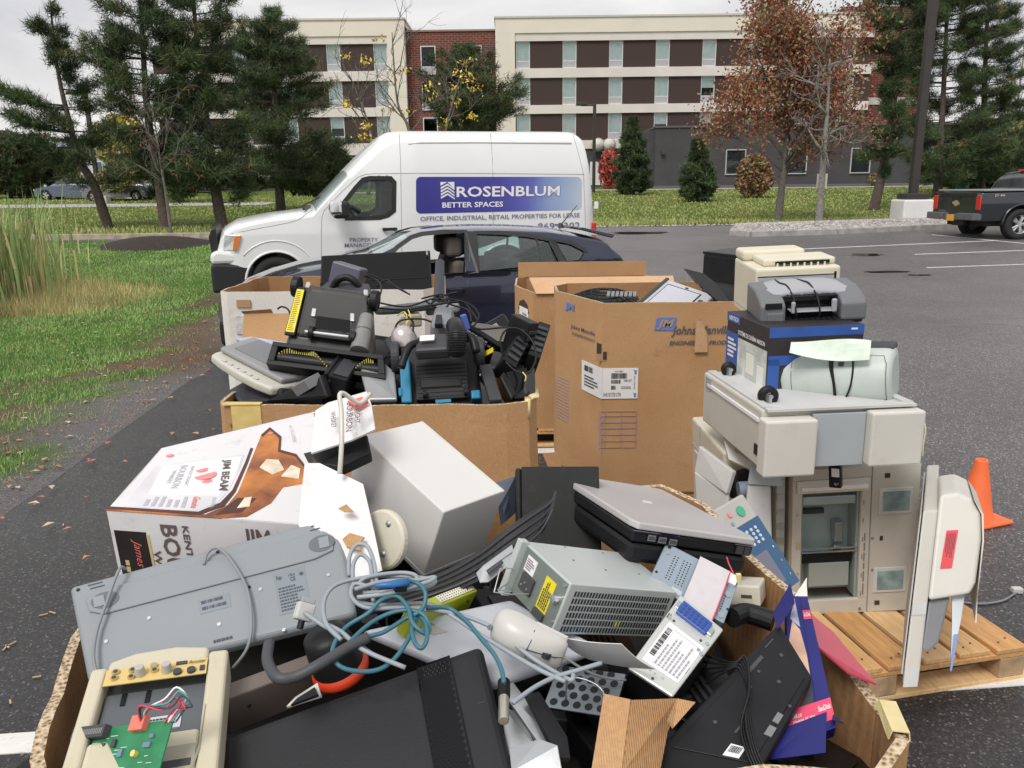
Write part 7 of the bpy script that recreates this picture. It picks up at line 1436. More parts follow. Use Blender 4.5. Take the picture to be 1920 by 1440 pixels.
def turntable():
 p = atD(765,572,3.25);t = thing('turntable','flat round grey disc lying on the cable tangle in the second box','disc',frame(p,0,rx=R(-4),ry=R(-5)));MB().lathe([(0,.0),(.13,.0),(.14,-.008),(.14,-.022),(0,-.022)],n=40).build('disc',mat('disc_grey',(.100,.120,.135),.55,var=.08),t,smooth=False);MB().box(.08,.22,-.06,.05,-.05,-.015).build('bracket',MGP,t,bevel=.01);MB().lathe([(.142,-.0),(.15,-.012),(.142,-.024)],n=40).build('edge',DGP,t,smooth=True)
 q = atD(776,596,3.15);t = thing('small_motor','cream coloured small motor block among the black cables','motor',frame(q,R(15)));MB().box(-.03,.03,-.03,.03,-.035,.02).build('body',mat('motor_cream',(.420,.390,.260),.5,var=.1),t,bevel=.008);MB().cyl((-.045,-.03,-.01),(0,-1,0),.025,.012,16).build('cap',mat('motor_cap',(.52,.50,.36),.5),t)
turntable()
def slabq(name,label,cat,px,D,th,m): f = QF(px,D,th);t = thing(name,label,cat,f);MB(f).box(0,1,0,1,0,1).build('casing',m,t,bevel=.004);return f,t
def misc_b():
 slabq('pc_tower','brown grey metal computer case lying at the back of the second box','computer case',[(880,634),(962,642),(960,614),(884,603)],[3.15,3.1,3.15,3.2],.25,mat('case_taupe',(.140,.135,.120),.4,metal=.4,var=.1))
 f,t = slab('black_laptop','thin black laptop with pale markings sloping behind the vacuum','laptop',[((0,0,1),(868,612)),((1,0,1),(946,652)),((1,0,0),(918,690)),((0,0,0),(862,645))],(.30,.02,.2),BKP,depth=2.98)
 c = Face(f,t,(0,0 if f.M.to_3x3().col[1].dot(Vector(CC) - f.M.translation) < 0 else 1,0),(1,0 if f.M.to_3x3().col[1].dot(Vector(CC) - f.M.translation) < 0 else 1,0),(0,0 if f.M.to_3x3().col[1].dot(Vector(CC) - f.M.translation) < 0 else 1,1));c.n = c.n if c.n.dot(f.M.inverted() @ Vector(CC)) > 0 else -c.n;c.fine(mat('mark_pale',(.6,.62,.66),.5),.1,.9,.72,.92,2,h=.004)
 slab('yellow_tag','bright yellow paper tag by the black laptop','tag',[((0,0,0),(905,668)),((0,0,1),(906,662)),((1,0,1),(922,653)),((1,0,0),(925,659))],(.06,.003,.02),mat('label_yellow'),depth=2.8,bevel=0)
 slab('keyboard_tray','dark grey flat plastic panel standing beside the blue railed vacuum','panel',[((0,0,1),(902,683)),((1,0,1),(918,682)),((1,0,0),(944,748)),((0,0,0),(916,750))],(.05,.02,.2),DGP,depth=2.72)
 for k,(cc,dd,lb) in enumerate([([((0,0,0),(944,672)),((0,0,1),(982,612)),((1,0,1),(1000,624)),((1,0,0),(968,690))],2.82,'slim black plastic arm, left of the fanned pair at the right corner'),([((0,0,0),(968,688)),((0,0,1),(997,606)),((1,0,1),(1010,608)),((1,0,0),(988,686))],2.84,'black slatted printer door in the middle of the fanned corner pieces'),([((0,0,0),(990,662)),((0,0,1),(1016,604)),((1,0,1),(1028,606)),((1,0,0),(1014,672))],2.86,'tall black slab edge-on at the far right corner of the second box')]):
  f,t = slab('slatted_plastic',lb,'panel',cc,(.06,.10,.22),BKP,depth=dd,sd=.4,group='black panels at the corner of the second box');m = MB(f)
  for q in range(5): m.box(.08,.92,-.06,.0,.12 + .16*q,.2 + .16*q)
  m.build('ribs',DGP,t,bevel=.002)
 for k,(cc,dd,m_,lb) in enumerate([([(686,674),(712,676),(740,700),(745,752),(690,753),(676,700)],[2.84,2.84,2.78,2.68,2.68,2.76],mat('case_silver',(.336,.343,.350),.35,metal=.3,var=.2,vs=6),'grey silver printer cover wedged between stand and vacuum'),([(936,708),(944,698),(966,740),(958,752)],[2.72,2.74,2.7,2.68],BKP,'narrow black strip standing in the right part of the second box'),([(946,700),(985,690),(998,712),(990,748),(962,750)],[2.74,2.78,2.8,2.72,2.7],BKG,'crumpled glossy black bag at the right rim of the second box'),([(925,660),(968,672),(985,700),(950,706),(915,690)],[2.9,2.9,2.85,2.82,2.84],DGP,'dark bowed plastic sheet behind the crumpled bag'),([(430,735),(470,712),(520,735),(540,752),(450,756)],[2.86,2.95,2.85,2.78,2.76],mat('grey_dim',(.050,.050,.060),.4,var=.3,vs=12),'dim grey plastic piece tucked under the putty scanner'),([(985,700),(1000,690),(1002,742),(980,746)],[2.76,2.8,2.76,2.72],DGP,'small dark block against the right wall of the second box'),([(762,810/1.25),(735,668),(720,640),(745,625)],[2.9,2.86,2.92,2.98],DGP,'grey plastic wing between sweeper and vacuum')]):
  pboard('plastic_scrap',lb,'cover',cc,dd,m_,th=.02,bevel=.006)
 rs = random.Random(5)
 for k in range(16):
  x = -.82 + .72 * ((k * .37) % 1);y = 3.03 + .6 * ((k * .61) % 1);z = .88 + rs.random() * .12 + (.1 if y > 3.2 else 0);f = frame((x,y,z),rs.uniform(0,3),rx=rs.uniform(-.5,.5),ry=rs.uniform(-.5,.5));t = thing('electronic_part','black electronics casing buried in the heap of the second box','electronics',f,'buried black casings in the second box');w,d,h = rs.uniform(.12,.2),rs.uniform(.1,.16),rs.uniform(.03,.06)
  MB().box(-w,w,-d,d,-h,h).build('casing',[BKP,DGP,BKG][k % 3],t,bevel=.01,seg=2);MB().box(-w*.7,w*.7,-d*.7,d*.7,h,h + .006).build('cover',[DGP,BKP,MGP][k % 3],t,bevel=.003)
misc_b()
D3 = 2.85
wires('black_cables','tangle of thin black cables arching over the second box',[
[(712,578,3.0),(760,580,2.95),(810,572,2.95),(850,566,2.95),(870,568,3.0),(885,585,2.95),(895,600,2.9)],[(700,565,3.05),(760,575,2.98),(815,560,3.0),(848,572,2.95),(878,582,2.92),(884,605,2.9)],[(738,640,2.85),(742,612,2.85),(755,600,2.85),(790,598,2.85),(810,604,2.85)],[(760,590,2.9),(775,606,2.85),(770,640,2.82)],[(790,560,3.1),(830,552,3.1),(842,568,3.0),(826,580,2.95),(800,566,3.0)],[(690,514,3.4),(720,526,3.35),(760,547,3.2)],[(705,538,3.3),(725,525,3.3),(742,538,3.25),(768,552,3.2)],[(655,515,3.4),(700,522,3.3),(715,540,3.2),(708,565,3.1)],[(840,560,3.0),(880,570,2.95),(898,592,2.9),(888,612,2.88)],[(870,606,2.9),(900,617,2.85),(950,614,2.85),(985,620,2.8)],[(944,668,2.75),(938,640,2.75),(950,618,2.78),(975,618,2.75),(998,640,2.72),(1005,672,2.7),(990,700,2.68),(965,694,2.7),(948,678,2.72)],[(520,580,3.0),(528,575,3.0),(540,580,2.98),(545,592,2.95)],[(800,575,2.95),(822,560,2.98),(838,552,3.0),(858,548,3.0)]],.0038,BKP)
wires('yellow_wires','thin yellow wires curling near the cream motor',[[(745,592,2.95),(758,585,2.9),(764,600,2.88),(758,616,2.86),(748,622,2.86)],[(765,580,2.95),(770,597,2.88),(760,606,2.88)],[(980,698,2.66),(986,706,2.65),(984,715,2.65)]],.0022,mat('wire_yellow',(.80,.68,.15),.5))
q = atD(872,604,2.85);o = MB().box(-.011,.011,-.012,.012,-.03,.03).build('blue_plug',mat('plug_blue',(.08,.14,.50),.4),None,bevel=.004,f=frame(q,R(20),ry=R(-15)));tag(o,'dark blue cable plug standing out of the black tangle','plug')
atD,fit = _atD,_fit
# ------------------------------------------------------------------ the heap in the near box
def HD(py): return float(np.interp(py,[760,800,900,1000,1100,1200,1300,1440],[1.72,1.70,1.62,1.50,1.38,1.26,1.17,1.07]))
def camside(f): return 0 if isinstance(f,QF) or f.M.to_3x3().col[1].dot(Vector(CC) - f.w((.5,.5,.5))) < 0 else 1
def facey(f,t,lift=0):
 """the large face turned to the viewer, x along u and y along w"""
 if isinstance(f,QF): return QFace(t,[f.l(q) - f.n * lift for q in ((0,0,0),(1,0,0),(1,0,1),(0,0,1))],-f.n)
 s = camside(f);c = Face(f,t,(0,s,0),(1,s,0),(0,s,1))
 if s == 1: c.n = -c.n if c.n.y < 0 else c.n
 elif c.n.y > 0: c.n = -c.n
 c.o = c.o + c.n * lift;return c
def facez(f,t): return QFace(t,[f.l(q) for q in ((0,0,1),(1,0,1),(1,1,1),(0,1,1))],-f.n if isinstance(f,QF) else (0,0,1))
def whisky():
 f = QF([(199,957),(692,993),(590,771),(302,840)],[1.50,1.47,1.70,1.74],.20,flat=True);f.n = (Vector((.03,.05,-1))).normalized()
 t = thing('whisky_carton','white bottle printed whisky carton, torn open, at the back left of the near box','carton',f);CW = mat('carton_white',(.728,.715,.728),.45,var=.05,vs=7,bump=.25,bs=14,dirt=.1)
 MB(f).box(0,1,0,.012,0,1).box(0,.012,.012,1,0,1).box(0,1,.988,1,0,1).box(.012,1,.012,.988,0,.02).box(0,.985,0,1,.986,1.0).build('box',CW,t,bevel=.002)
 c = facez(f,t);AM = mat('amber',(.62,.21,.03),.25,col2=(.15,.035,.010),vs=9,detail=6);AD = mat('amber_dark',(.09,.02,.01),.3,var=.4,vs=12);GR = mat('print_silver',(.72,.71,.74),.35,var=.15,vs=8);RD = mat('print_red',(.84,.30,.30),.5,var=.15,vs=20);INKD = mat('ink_brown',(.14,.10,.10),.6);SL = mat('print_slate',(.50,.50,.54),.6)
 c.polys('bottle_print',AM,[[(.0,.03),(.38,.03),(.46,.13),(.50,.26),(.55,.55),(.62,.86),(.68,.93),(.74,.80),(.72,.66),(.80,.60),(.84,.44),(.80,.33),(.70,.30),(.64,.16),(.54,.03),(.44,-.0),(.2,.0),(.0,.0)]],h=.0006)
 c.polys('bottle_outline',AD,[[(.0,.02),(.36,.02),(.45,.12),(.49,.26),(.54,.55),(.57,.72),(.555,.73),(.525,.56),(.475,.28),(.43,.15),(.35,.05),(0,.05)],[(.42,.03),(.52,.07),(.58,.20),(.50,.20),(.46,.12)]],h=.0011)
 c.polys('label_print',GR,[[(.05,.06),(.34,.06),(.42,.15),(.46,.28),(.50,.50),(.52,.66),(.30,.66),(.06,.64)]],h=.0009);c.polys('label_print',LABW,[[(.12,.22),(.42,.22),(.455,.33),(.49,.5),(.51,.64),(.34,.64),(.10,.62)]],h=.0014)
 c.polys('ice_print',mat('ice_pale',(.86,.74,.56),.3,var=.3,vs=30),[[(.60,.50),(.64,.58),(.70,.56),(.72,.46),(.66,.42)],[(.70,.40),(.76,.50),(.80,.46),(.78,.37)],[(.50,.10),(.53,.20),(.56,.21),(.55,.12)]],h=.0016);c.polys('outline_print',AD,[[(.62,.86),(.68,.93),(.74,.80),(.72,.66),(.80,.60),(.84,.44),(.83,.44),(.79,.585),(.705,.65),(.725,.79),(.68,.905),(.63,.84)]],h=.0018)
 c.text(INKD,[('JIM BEAM',.405,.455,.27,.62,3)],h=.0022,bold=.03,name='lettering');c.text(SL,[('BOURBON',.20,.235,.30,.60,3),('KENTUCKY STRAIGHT',.255,.272,.33,.58,3),('WHISKEY',.17,.19,.36,.54,3),('QUALITY',.395,.41,.075,.20,0)],h=.0022,bold=.012);c.discs('seal',RD,[(.34,.45,.022),(.315,.52,.012),(.355,.38,.010)],h=.002,n=18)
 c.fine(SL,.12,.30,.08,.20,6,h=.0020,vert=True);c.text(mat('script_red',(.80,.18,.16),.5),[('Genuine',.315,.345,.08,.20,3)],h=.0022,shear=.3);c.polys('print_dark',mat('print_black',(.020,.017,.017),.5,var=.3,vs=18),[[(.84,.60),(.93,.62),(.965,.30),(.86,.40)]],h=.0012)
 c.text(INKD,[('17.8 kg',.845,.875,.10,.36,3),('6 x 1.75 LIT',.80,.83,.02,.36,3)],h=.0024,bold=.02);c.text(SL,[('6-1.75 LITERS',.80,.82,.72,.90,3)],h=.0022,bold=.01);c.discs('seal',RD,[(.10,.80,.008),(.68,.86,.006)],h=.0016)
 c = QFace(t,[f.l(q) for q in ((0,0,0),(1,0,0),(1,0,1),(0,0,1))],(f.l((1,0,0)) - f.l((0,0,0))).cross(f.l((0,0,1)) - f.l((0,0,0))));c.rects('black_band',mat('print_black'),[(.015,.14,.0,.80)],h=.0008);c.text(mat('script_red'),[('James B. Beam',.075,.115,.02,.72,3)],h=.0016,shear=.4,bold=.0);c.fine(mat('print_gold',(.66,.52,.28),.5),.03,.06,.05,.72,1,vert=True,h=.0016)
 c.text(INKD,[('BOURBON',.20,.265,-.30,.90,3),('KENTUCKY STRAIGHT',.285,.31,-.45,.90,3),('WHISKEY',.155,.185,.0,.62,3),('JIM',.52,.62,.62,.92,0)],h=.0016,bold=.02,shear=0);c.polys('label_edge',mat('print_gold'),[[(.145,0),(.155,0),(.150,.78),(.14,.78)]],h=.0012)
 Mi = f.M.inverted();P = lambda x,y,d: Mi @ atD(x,y,d)
 for nm,q,mt,lb in (('flap',[P(592,771,1.60),P(616,756,1.62),P(688,735,1.60),P(697,760,1.57),P(704,806,1.52),P(660,826,1.52),P(584,851,1.50)],CW,''),('flap',[P(572,869,1.46),P(600,869,1.46),P(681,908,1.44),P(702,998,1.40),P(717,1070,1.36),P(640,1100,1.36),P(560,985,1.42)],CW,'')): MB().raw(q,[tuple(range(len(q)))]).build(nm,mt,t,solid=.004)
 fl = MB();
 o = P(640,800,1.548);n_ = Mi.to_3x3() @ (Vector(CC) - atD(640,800,1.5)).normalized()
 for s_,pts in (('BOURBON',(651,764,671,774,640,822,632,812)),('STRAIGHT',(672,757,680,760,672,806,664,803))):
  vs,fs = textgeo(s_,.02,0);A = P(pts[0],pts[1],1.535);
 q = [P(650,756,1.56),P(659,753,1.56),P(649,815,1.505),P(640,818,1.505)]
 for s_,(a,b,c_,d) in (('BOURBON',((652,760,1.585),(650,815,1.50),(664,757,1.585),(662,812,1.50))),('STRAIGHT',((668,757,1.585),(668,800,1.51),(677,754,1.585),(677,798,1.51))),('WHISKEY',((622,778,1.57),(624,808,1.52),(631,775,1.57),(633,805,1.52)))):
  A,B,C_ = P(*a),P(*b),P(*c_);nn = (B - A).cross(C_ - A).normalized();nn = nn if nn.dot(n_) > 0 else -nn;vs,fs = textgeo(s_,.015,0);fl.raw([A + (B-A)*x + (C_-A)*y + nn*.006 for x,y in vs],fs)
 fl.build('lettering',INKD,t);MB().raw([P(653,756,1.57),P(680,748,1.57),P(690,752,1.56),P(668,764,1.555)],[(0,1,2,3)]).build('red_print',mat('script_red'),t,solid=.012)
 for q in ([P(656,1000,1.385),P(684,1008,1.38),(P(672,1022,1.37)),P(678,1034,1.365),P(650,1026,1.37),P(642,1012,1.378)],[P(634,954,1.40),P(650,946,1.40),P(664,960,1.395),P(645,960,1.395)]): MB().raw(q,[tuple(range(len(q)))]).build('torn_patch',KRAFT,t,solid=.004)
 tr,_ = pboard('black_tray','black ribbed plastic tray sticking out of the torn whisky carton','tray',[(584,858),(690,822),(698,858),(640,885),(600,878)],[1.56,1.58,1.56,1.53,1.53],BKP,th=.03,bevel=.004)
 wires('white_tube','stiff white plastic tube bent over the flap of the whisky carton',[[(694,738,1.52),(676,756,1.50),(660,748,1.49),(645,738,1.48),(637,741,1.47),(640,770,1.46),(641,820,1.44),(639,862,1.43),(637,888,1.43)]],.0045,mat('tube_ivory',(.660,.630,.550),.35),cat='tube')
def keyboard():
 KG = mat('keyboard_grey',(.25,.275,.297),.5,var=.04,vs=5,bump=.1,bs=300,dirt=.04)
 f = QF([(163,1278),(668,1152),(636,964),(128,1099)],[1.22,1.30,1.40,1.33],.028);t = thing('keyboard','blue grey keyboard showing its underside at the left of the near box','keyboard',f);c = facey(f,t)
 MB(f).box(0,1,0,1,0,1).build('shell',KG,t,bevel=.010,seg=4);c.polys('ridge',KG,[[(.055,.66),(.10,.60),(.88,.60),(.955,.64),(.965,.78),(.93,.86),(.09,.86),(.05,.79)]],h=.004,bevel=.003)
 for x0 in (.06,.86): c.polys('foot_well',mat('well_grey',(.130,.150,.170),.5),[[(x0 + .055 + .05*math.cos(a) * 1.0,.735 + .085*math.sin(a)) for a in [2*math.pi*k/24 for k in range(24)]]],h=.0046);c.rects('foot',mat('foot_grey',(.270,.300,.330),.4),[(x0 + (.015 if x0 < .5 else .045),x0 + (.055 if x0 < .5 else .085),.68,.79)],h=.0062,bevel=.001)
 DK = mat('mark_slate',(.070,.080,.100),.6);c.rects('label_panel',mat('panel_pale',(.225,.260,.295),.5),[(.715,.835,.16,.57)],h=.0006);c.rects('label_panel',mat('panel_pale'),[(.43,.545,.36,.50)],h=.0006)
 c.fine(DK,.725,.825,.18,.42,8,h=.0012);c.text(DK,[('hp',.725,.745,.485,.535),('CE',.775,.795,.45,.49),('c UL us',.77,.795,.50,.53)],h=.0013,bold=.02);c.barcode(DK,.44,.52,.45,.48,n=26,h=.0012);c.barcode(DK,.44,.53,.39,.42,n=26,h=.0012);c.barcode(DK,.46,.53,.06,.085,n=20,h=.0012);c.discs('ring',DK,[(.82,.50,.0035)],h=.0012)
 hs = [(.03,.93,.003),(.53,.94,.003),(.97,.90,.003),(.62,.50,.003)];c.discs('hole',BKP,hs,h=.0009);c.discs('screw',STEEL,[(.25,.45,.0032),(.09,.33,.0032),(.49,.22,.0032),(.66,.45,.0032),(.92,.42,.0032),(.72,.02,.003)],h=.0016);c.rects('slots',DK,[(.07,.12,.90,.912),(.065,.115,.94,.952),(.88,.93,.90,.912),(.885,.935,.94,.952)],h=.0009)
 Mi = f.M.inverted();Pk = lambda x,y,e=.012: Mi @ (f.M @ Vector((0,0,0)) * 0 + atD(x,y,1.0))
 def on(u,w,h=.010): return c.at(u,w,h)
 MB().tube([on(.20,1.02,.0),on(.19,.95,.022),on(.13,.7,.014),on(.07,.4,.012),on(.045,.12,.014),on(.06,-.12,.0),on(.10,-.3,-.03)],.0026,7,sm=7).build('cord',mat('cord_grey',(.260,.280,.299),.5),t,smooth=True)
 MB().tube([on(.475,.83,.005),on(.50,.92,.012),on(.54,.92,.016),on(.58,.75,.012),on(.615,.45,.010),on(.61,.12,.012),on(.575,-.06,.0),on(.50,-.12,-.03)],.0026,7,sm=7).build('cord',mat('cord_grey'),t,smooth=True)
def beige_bezel():
 BZ = mat('bezel_cream',(.611,.559,.416),.45,var=.04,vs=5,dirt=.05)
 f = fit('bezel',[((0,0,1),(176,1245)),((1,0,1),(428,1203)),((1,0,.42),(410,1440)),((0,0,.50),(112,1440))],(.20,.06,.40),depth=1.10,sd=.12);t = thing('computer_front','cream computer front panel with yellow sound card face and empty drive bay','computer part',f);s = camside(f);c = facey(f,t)
 z = lambda h: h if s == 0 else -h
 m = MB(f);A,B = (0,1)
 P0 = [(0,0),(1,0),(1,.97),(.93,1.0),(.6,1.025),(.3,1.02),(.08,.985),(0,.93)]
 m.box(0,.12,0,1,0,.96).box(.85,1,0,1,0,.98).prism([(.12,.93),(.85,.93),(.85,1.005),(.6,1.03),(.3,1.02),(.12,.985)],1,0,1).box(.12,.85,0,1,0,.60).build('frame',BZ,t,bevel=.006,seg=3)
 m = MB(f);a,b = (.45,.9) if s == 0 else (.1,.55);m.box(.12,.85,a,b,.60,.93).build('drive_bay',mat('bay_grey',(.140,.155,.170),.45,metal=.3,var=.08),t);
 c2 = facey(f,t,lift=-.02);c2.rects('drive_face',mat('bay_grey'),[(.14,.84,.61,.85)],h=.004);c2.rects('drive_slot',BKP,[(.25,.285,.79,.85),(.42,.455,.79,.85)],h=.0055);c2.rects('drive_label',mat('label_grey',(.62,.64,.68),.5),[(.42,.70,.65,.71)],h=.006);c2.fine(BLK,.44,.68,.655,.70,4,h=.0072);c2.text(BLK,[('FC',.43,.47,.69,.705)],h=.0074,bold=.03)
 YP = mat('panel_yellow',(.700,.520,.200),.4,var=.05);c.rects('sound_panel',YP,[(.12,.85,.855,.935)],h=.001);c.text(BLK,[('Accustar',.71,.84,.912,.93)],h=.0025,shear=.3)
 c.discs('jack_ring',mat('brass',(.66,.52,.26),.3,metal=.8),[(.19,.915,.0055),(.19,.885,.005),(.31,.915,.0055),(.31,.880,.005),(.47,.90,.005),(.46,.925,.005)],h=.0035,base=.001);c.discs('jack_hole',BLK,[(.19,.915,.003),(.19,.885,.003),(.31,.915,.003),(.31,.880,.003),(.47,.90,.003),(.64,.875,.006),(.74,.875,.006)],h=.0042,base=.001);c.rects('port',BLK,[(.62,.70,.915,.93),(.80,.835,.87,.895)],h=.003)
 for x in (.37,.56): MB().cyl(c.at(x,.893,.001),c.n,.008,.014,18,r2=.006).build('knob',mat('knob_grey',(.480,.460,.400),.4),t,bevel=.001)
 c.rects('floppy_slot',BLK,[(.58,.82,.44,.47)],h=.001);c.rects('floppy_recess',mat('recess_cream',(.400,.370,.280),.5),[(.55,.84,.38,.53)],h=.0006,base=0);c.polys('front_groove',mat('groove',(.330,.310,.240),.5),[[(.62,.2),(.78,.34),(.86,.52),(.87,.7),(.875,.7),(.87,.5),(.79,.325),(.625,.19)]],h=.0008)
 # circuit board above it
 g = fit('pcb',[((0,0,1),(146,1377)),((1,0,1),(326,1345)),((1,0,.3),(299,1440)),((0,0,.35),(122,1443))],(.155,.002,.11),depth=1.02,sd=.15);tp = thing('circuit_board','green circuit board with black header lying on the cream computer front','circuit board',g);q = facey(g,tp)
 MB(g).box(0,1,0,1,-.4,1).build('board',mat('pcb_green',(.030,.240,.100),.35,var=.25,vs=40),tp)
 q.rects('header',BLK,[(.02,.37,.82,1.02)],h=.012,bevel=.001);q.rects('header_gap',mat('header_grey',(.25,.25,.25),.5),[(.04 + .019*i,.05 + .019*i,.87,.96) for i in range(17)],h=.0125);q.rects('chip',BLK,[(.17,.24,.50,.70),(.30,.37,.54,.74),(.20,.42,.34,.47),(.44,.48,.66,.78)],h=.004,bevel=.0006)
 q.rects('chip_label',LABW,[(.24,.36,.37,.44)],h=.0046);q.rects('pins',STEEL,[(.205 + .02*i,.212 + .02*i,.31,.34) for i in range(11)] + [(.205 + .02*i,.212 + .02*i,.47,.50) for i in range(11)],h=.002);rd = random.Random(8);q.rects('tracks',mat('pcb_pale',(.50,.72,.58),.4),[(a,a + rd.uniform(.02,.09),b,b + .012) for a,b in [(rd.uniform(.05,.9),rd.uniform(-.2,.95)) for _ in range(34)]],h=.0011);q.discs('capacitor',mat('cap_yellow',(.85,.66,.18),.4),[(.72,.52,.004),(.20,.99,.003),(.16,.30,.003)],h=.006);q.rects('resistor',mat('res_blue',(.16,.24,.34),.5),[(.78,.85,.60,.68),(.82,.86,.74,.80),(.54,.58,.5,.62)],h=.003)
 q.rects('connector',mat('conn_red',(.76,.20,.15),.45),[(.62,.76,.86,1.10)],h=.010,bevel=.001);
 for k,(mt,e) in enumerate(((mat('wire_red',(.65,.06,.12),.5),(.98,1.34)),(mat('wire_white',(.85,.85,.85),.5),(1.02,1.45)),(mat('wire_teal',(.10,.35,.35),.5),(1.06,1.38)),(BLK,(1.10,1.3)),(mat('wire_red'),(1.04,1.28)))): MB().tube([q.at(.72,1.04 - .02*k,.006),q.at(.80,1.15,.012 + .004*k),q.at(e[0] - .05,e[1] - .2,.018),q.at(e[0],e[1],.012),q.at(e[0] + .08,e[1] - .15,.004),q.at(e[0] - .02,1.15,-.002),q.at(e[0] - .05,.95,.002)],.0013,6,sm=5).build('wire',mt,tp,smooth=True)
def black_pc():
 f = QF([(413,1560),(992,1560),(903,1206),(413,1382)],[1.02,1.0,1.15,1.12],.15);t = thing('black_computer','large matt black computer case with mesh strip lying flat at the bottom centre','computer case',f);MB(f).box(0,1,0,1,0,1).build('case',mat('case_black',(.021,.021,.024),.5,spec=.3,var=.12,vs=8,bump=.15,bs=500),t,bevel=.012,seg=3);c = facey(f,t)
 HX = mat('mesh_dark',(.006,.006,.007),.6);c.rects('mesh_panel',HX,[(.735,.865,.05,.985)],h=.0008,bevel=0);m = MB()
 for i in range(46):
  for j in range(7):
   x = .742 + .0168*j + (.0084 if i % 2 else 0);y = .07 + .0198*i;m.cyl(c.at(x,y,.0006),c.n,.0036,.0007,6)
 m.build('mesh_holes',mat('mesh_grey',(.016,.016,.018),.8,spec=.1),t);c.rects('mesh_frame',BKG,[(.732,.738,.05,.985),(.862,.868,.05,.985),(.732,.868,.983,.992)],h=.0022);c.rects('light_patch',mat('mesh_light',(.55,.55,.57),.5),[(.755,.845,.90,.965)],h=.001);c.rects('scuffs',mat('scuff',(.050,.050,.055),.6),[(.93,.96,.66,.664),(.9,.95,.30,.303),(.9,.95,.28,.283),(.9,.95,.26,.263)],h=.0006)
def standing_box():
 f = fit('blackbox',[((0,0,1),(966,875)),((1,0,1),(1123,874)),((1,0,0),(1128,1040)),((0,0,0),(968,1040))],(.18,.06,.19),depth=1.66,sd=.1);t = thing('black_box','plain black rectangular drive case standing upright behind the power supply','drive case',f);MB(f).box(.07,1,0,1,-.3,1).build('case',mat('box_black',(.020,.021,.020),.5,spec=.25,var=.2,vs=9,dirt=.05),t,bevel=.003);MB(f).box(0,.069,.06,1,-.3,.985).build('front_bezel',BKP,t,bevel=.004);c = facey(f,t)
def white_pc():
 f = fit('whitepc',[((0,0,1),(828,962)),((1,0,1),(955,918)),((0,1,1),(684,818)),((1,1,1),(785,789)),((0,0,0),(792,1076))],(.19,.40,.20),depth=1.56,near=(0,0,1),sd=.35);t = thing('white_computer','white metal computer case lying tilted behind the grey cables','computer case',f);PW = mat('case_white',(.690,.676,.655),.4,var=.03,vs=4);MB(f).box(0,1,0,1,0,1).build('case',PW,t,bevel=.003);MB(f).box(-.012,1.012,-.006,1.0,-.05,.01).build('base_flange',LGP,t,bevel=.002)
 c = facez(f,t);c.rects('edge_groove',mat('groove_grey',(.66,.65,.63),.5),[(.955,.965,.02,1)],h=.0006);print('white',f.S)
def psu():
 PS = mat('psu_steel',(.581,.621,.608),.36,metal=.2,var=.08,vs=5);PSD = mat('psu_green',(.260,.300,.280),.4,metal=.45,var=.1,vs=6)
 f = fit('psu',[((0,0,1),(1069,1097)),((1,0,1),(1267,1115)),((0,1,1),(986,1009)),((1,1,1),(1178,1034)),((0,0,0),(1038,1184)),((1,0,0),(1236,1193)),((0,1,0),(945,1108))],(.19,.16,.085),depth=1.37,near=(0,0,1),sd=.3);t = thing('power_supply','large pale metal power supply with slotted front and yellow warning sticker','power supply',f);MB(f).box(0,1,0,1,0,1).build('case',PS,t,bevel=.002)
 c = Face(f,t,(0,0,0),(1,0,0),(0,0,1));sl = []
 for r_ in range(6):
  for k in range(34): x = .06 + .0265*k;y = .055 + .14*r_;sl.append((x,x + .015,y,y + .105))
 c.rects('vent_slots',mat('slot_black',(.03,.03,.035),.7),sl,h=.0006);c.rects('inside_parts',mat('part_blue',(.12,.30,.42),.5),[(x,x + .010,.06,.13) for x in (.10,.16,.21)],h=.0010);c.rects('inside_yellow',mat('part_yellow',(.70,.66,.16),.5),[(.52,.535,.2,.29),(.55,.56,.2,.29)],h=.0010)
 c = Face(f,t,(0,1,0),(0,0,0),(0,1,1));c.rects('side_plate',PSD,[(.02,.97,.02,.96)],h=.0008);c.rects('side_channel',PS,[(.0,.10,-.1,1.05)],h=.016,bevel=.001);c.rects('yellow_sticker',mat('sticker_yellow',(.850,.700,.020),.45),[(.60,.80,.18,.80)],h=.0016);c.fine(BLK,.62,.78,.22,.76,5,vert=True,h=.0024);c.rects('sticker',LABW,[(.18,.38,.56,.86),(.03,.075,.45,.85)],h=.0175 - .0155);c.fine(mat('ink_violet'),.2,.36,.60,.82,5,h=.003)
 c.rects('inlet',BLK,[(.22,.46,.22,.54),(.60,.80,.02,.16)],h=.006,bevel=.001);c.discs('inlet_pin',STEEL,[(.33,.40,.002),(.28,.32,.002),(.4,.32,.002)],h=.0075);c.discs('screw',STEEL,[(.9,.62,.004),(.95,.2,.003),(.93,.9,.003)],h=.003);MB().cyl(c.at(.90,.60,.0),c.n,.0065,.012,16).build('terminal',CHR,t)
 MB().tube([c.at(.12,.50,.016),c.at(.10,.46,.04),c.at(.24,.08,.05),c.at(.46,.25,.04),c.at(.48,.30,.008)],.0012,6).tube([c.at(.14,.22,.016),c.at(.2,.1,.04),c.at(.45,.3,.042)],.0012,6).build('wire_clip',STEEL,t)
 tp = facez(f,t);tp.discs('rivet',mat('rivet_dark',(.15,.15,.15),.5),[(.28,.6,.0022),(.50,.42,.0022),(.35,.95,.0018),(.7,.9,.0018),(.82,.4,.0022)],h=.0008);print('psu',f.S)
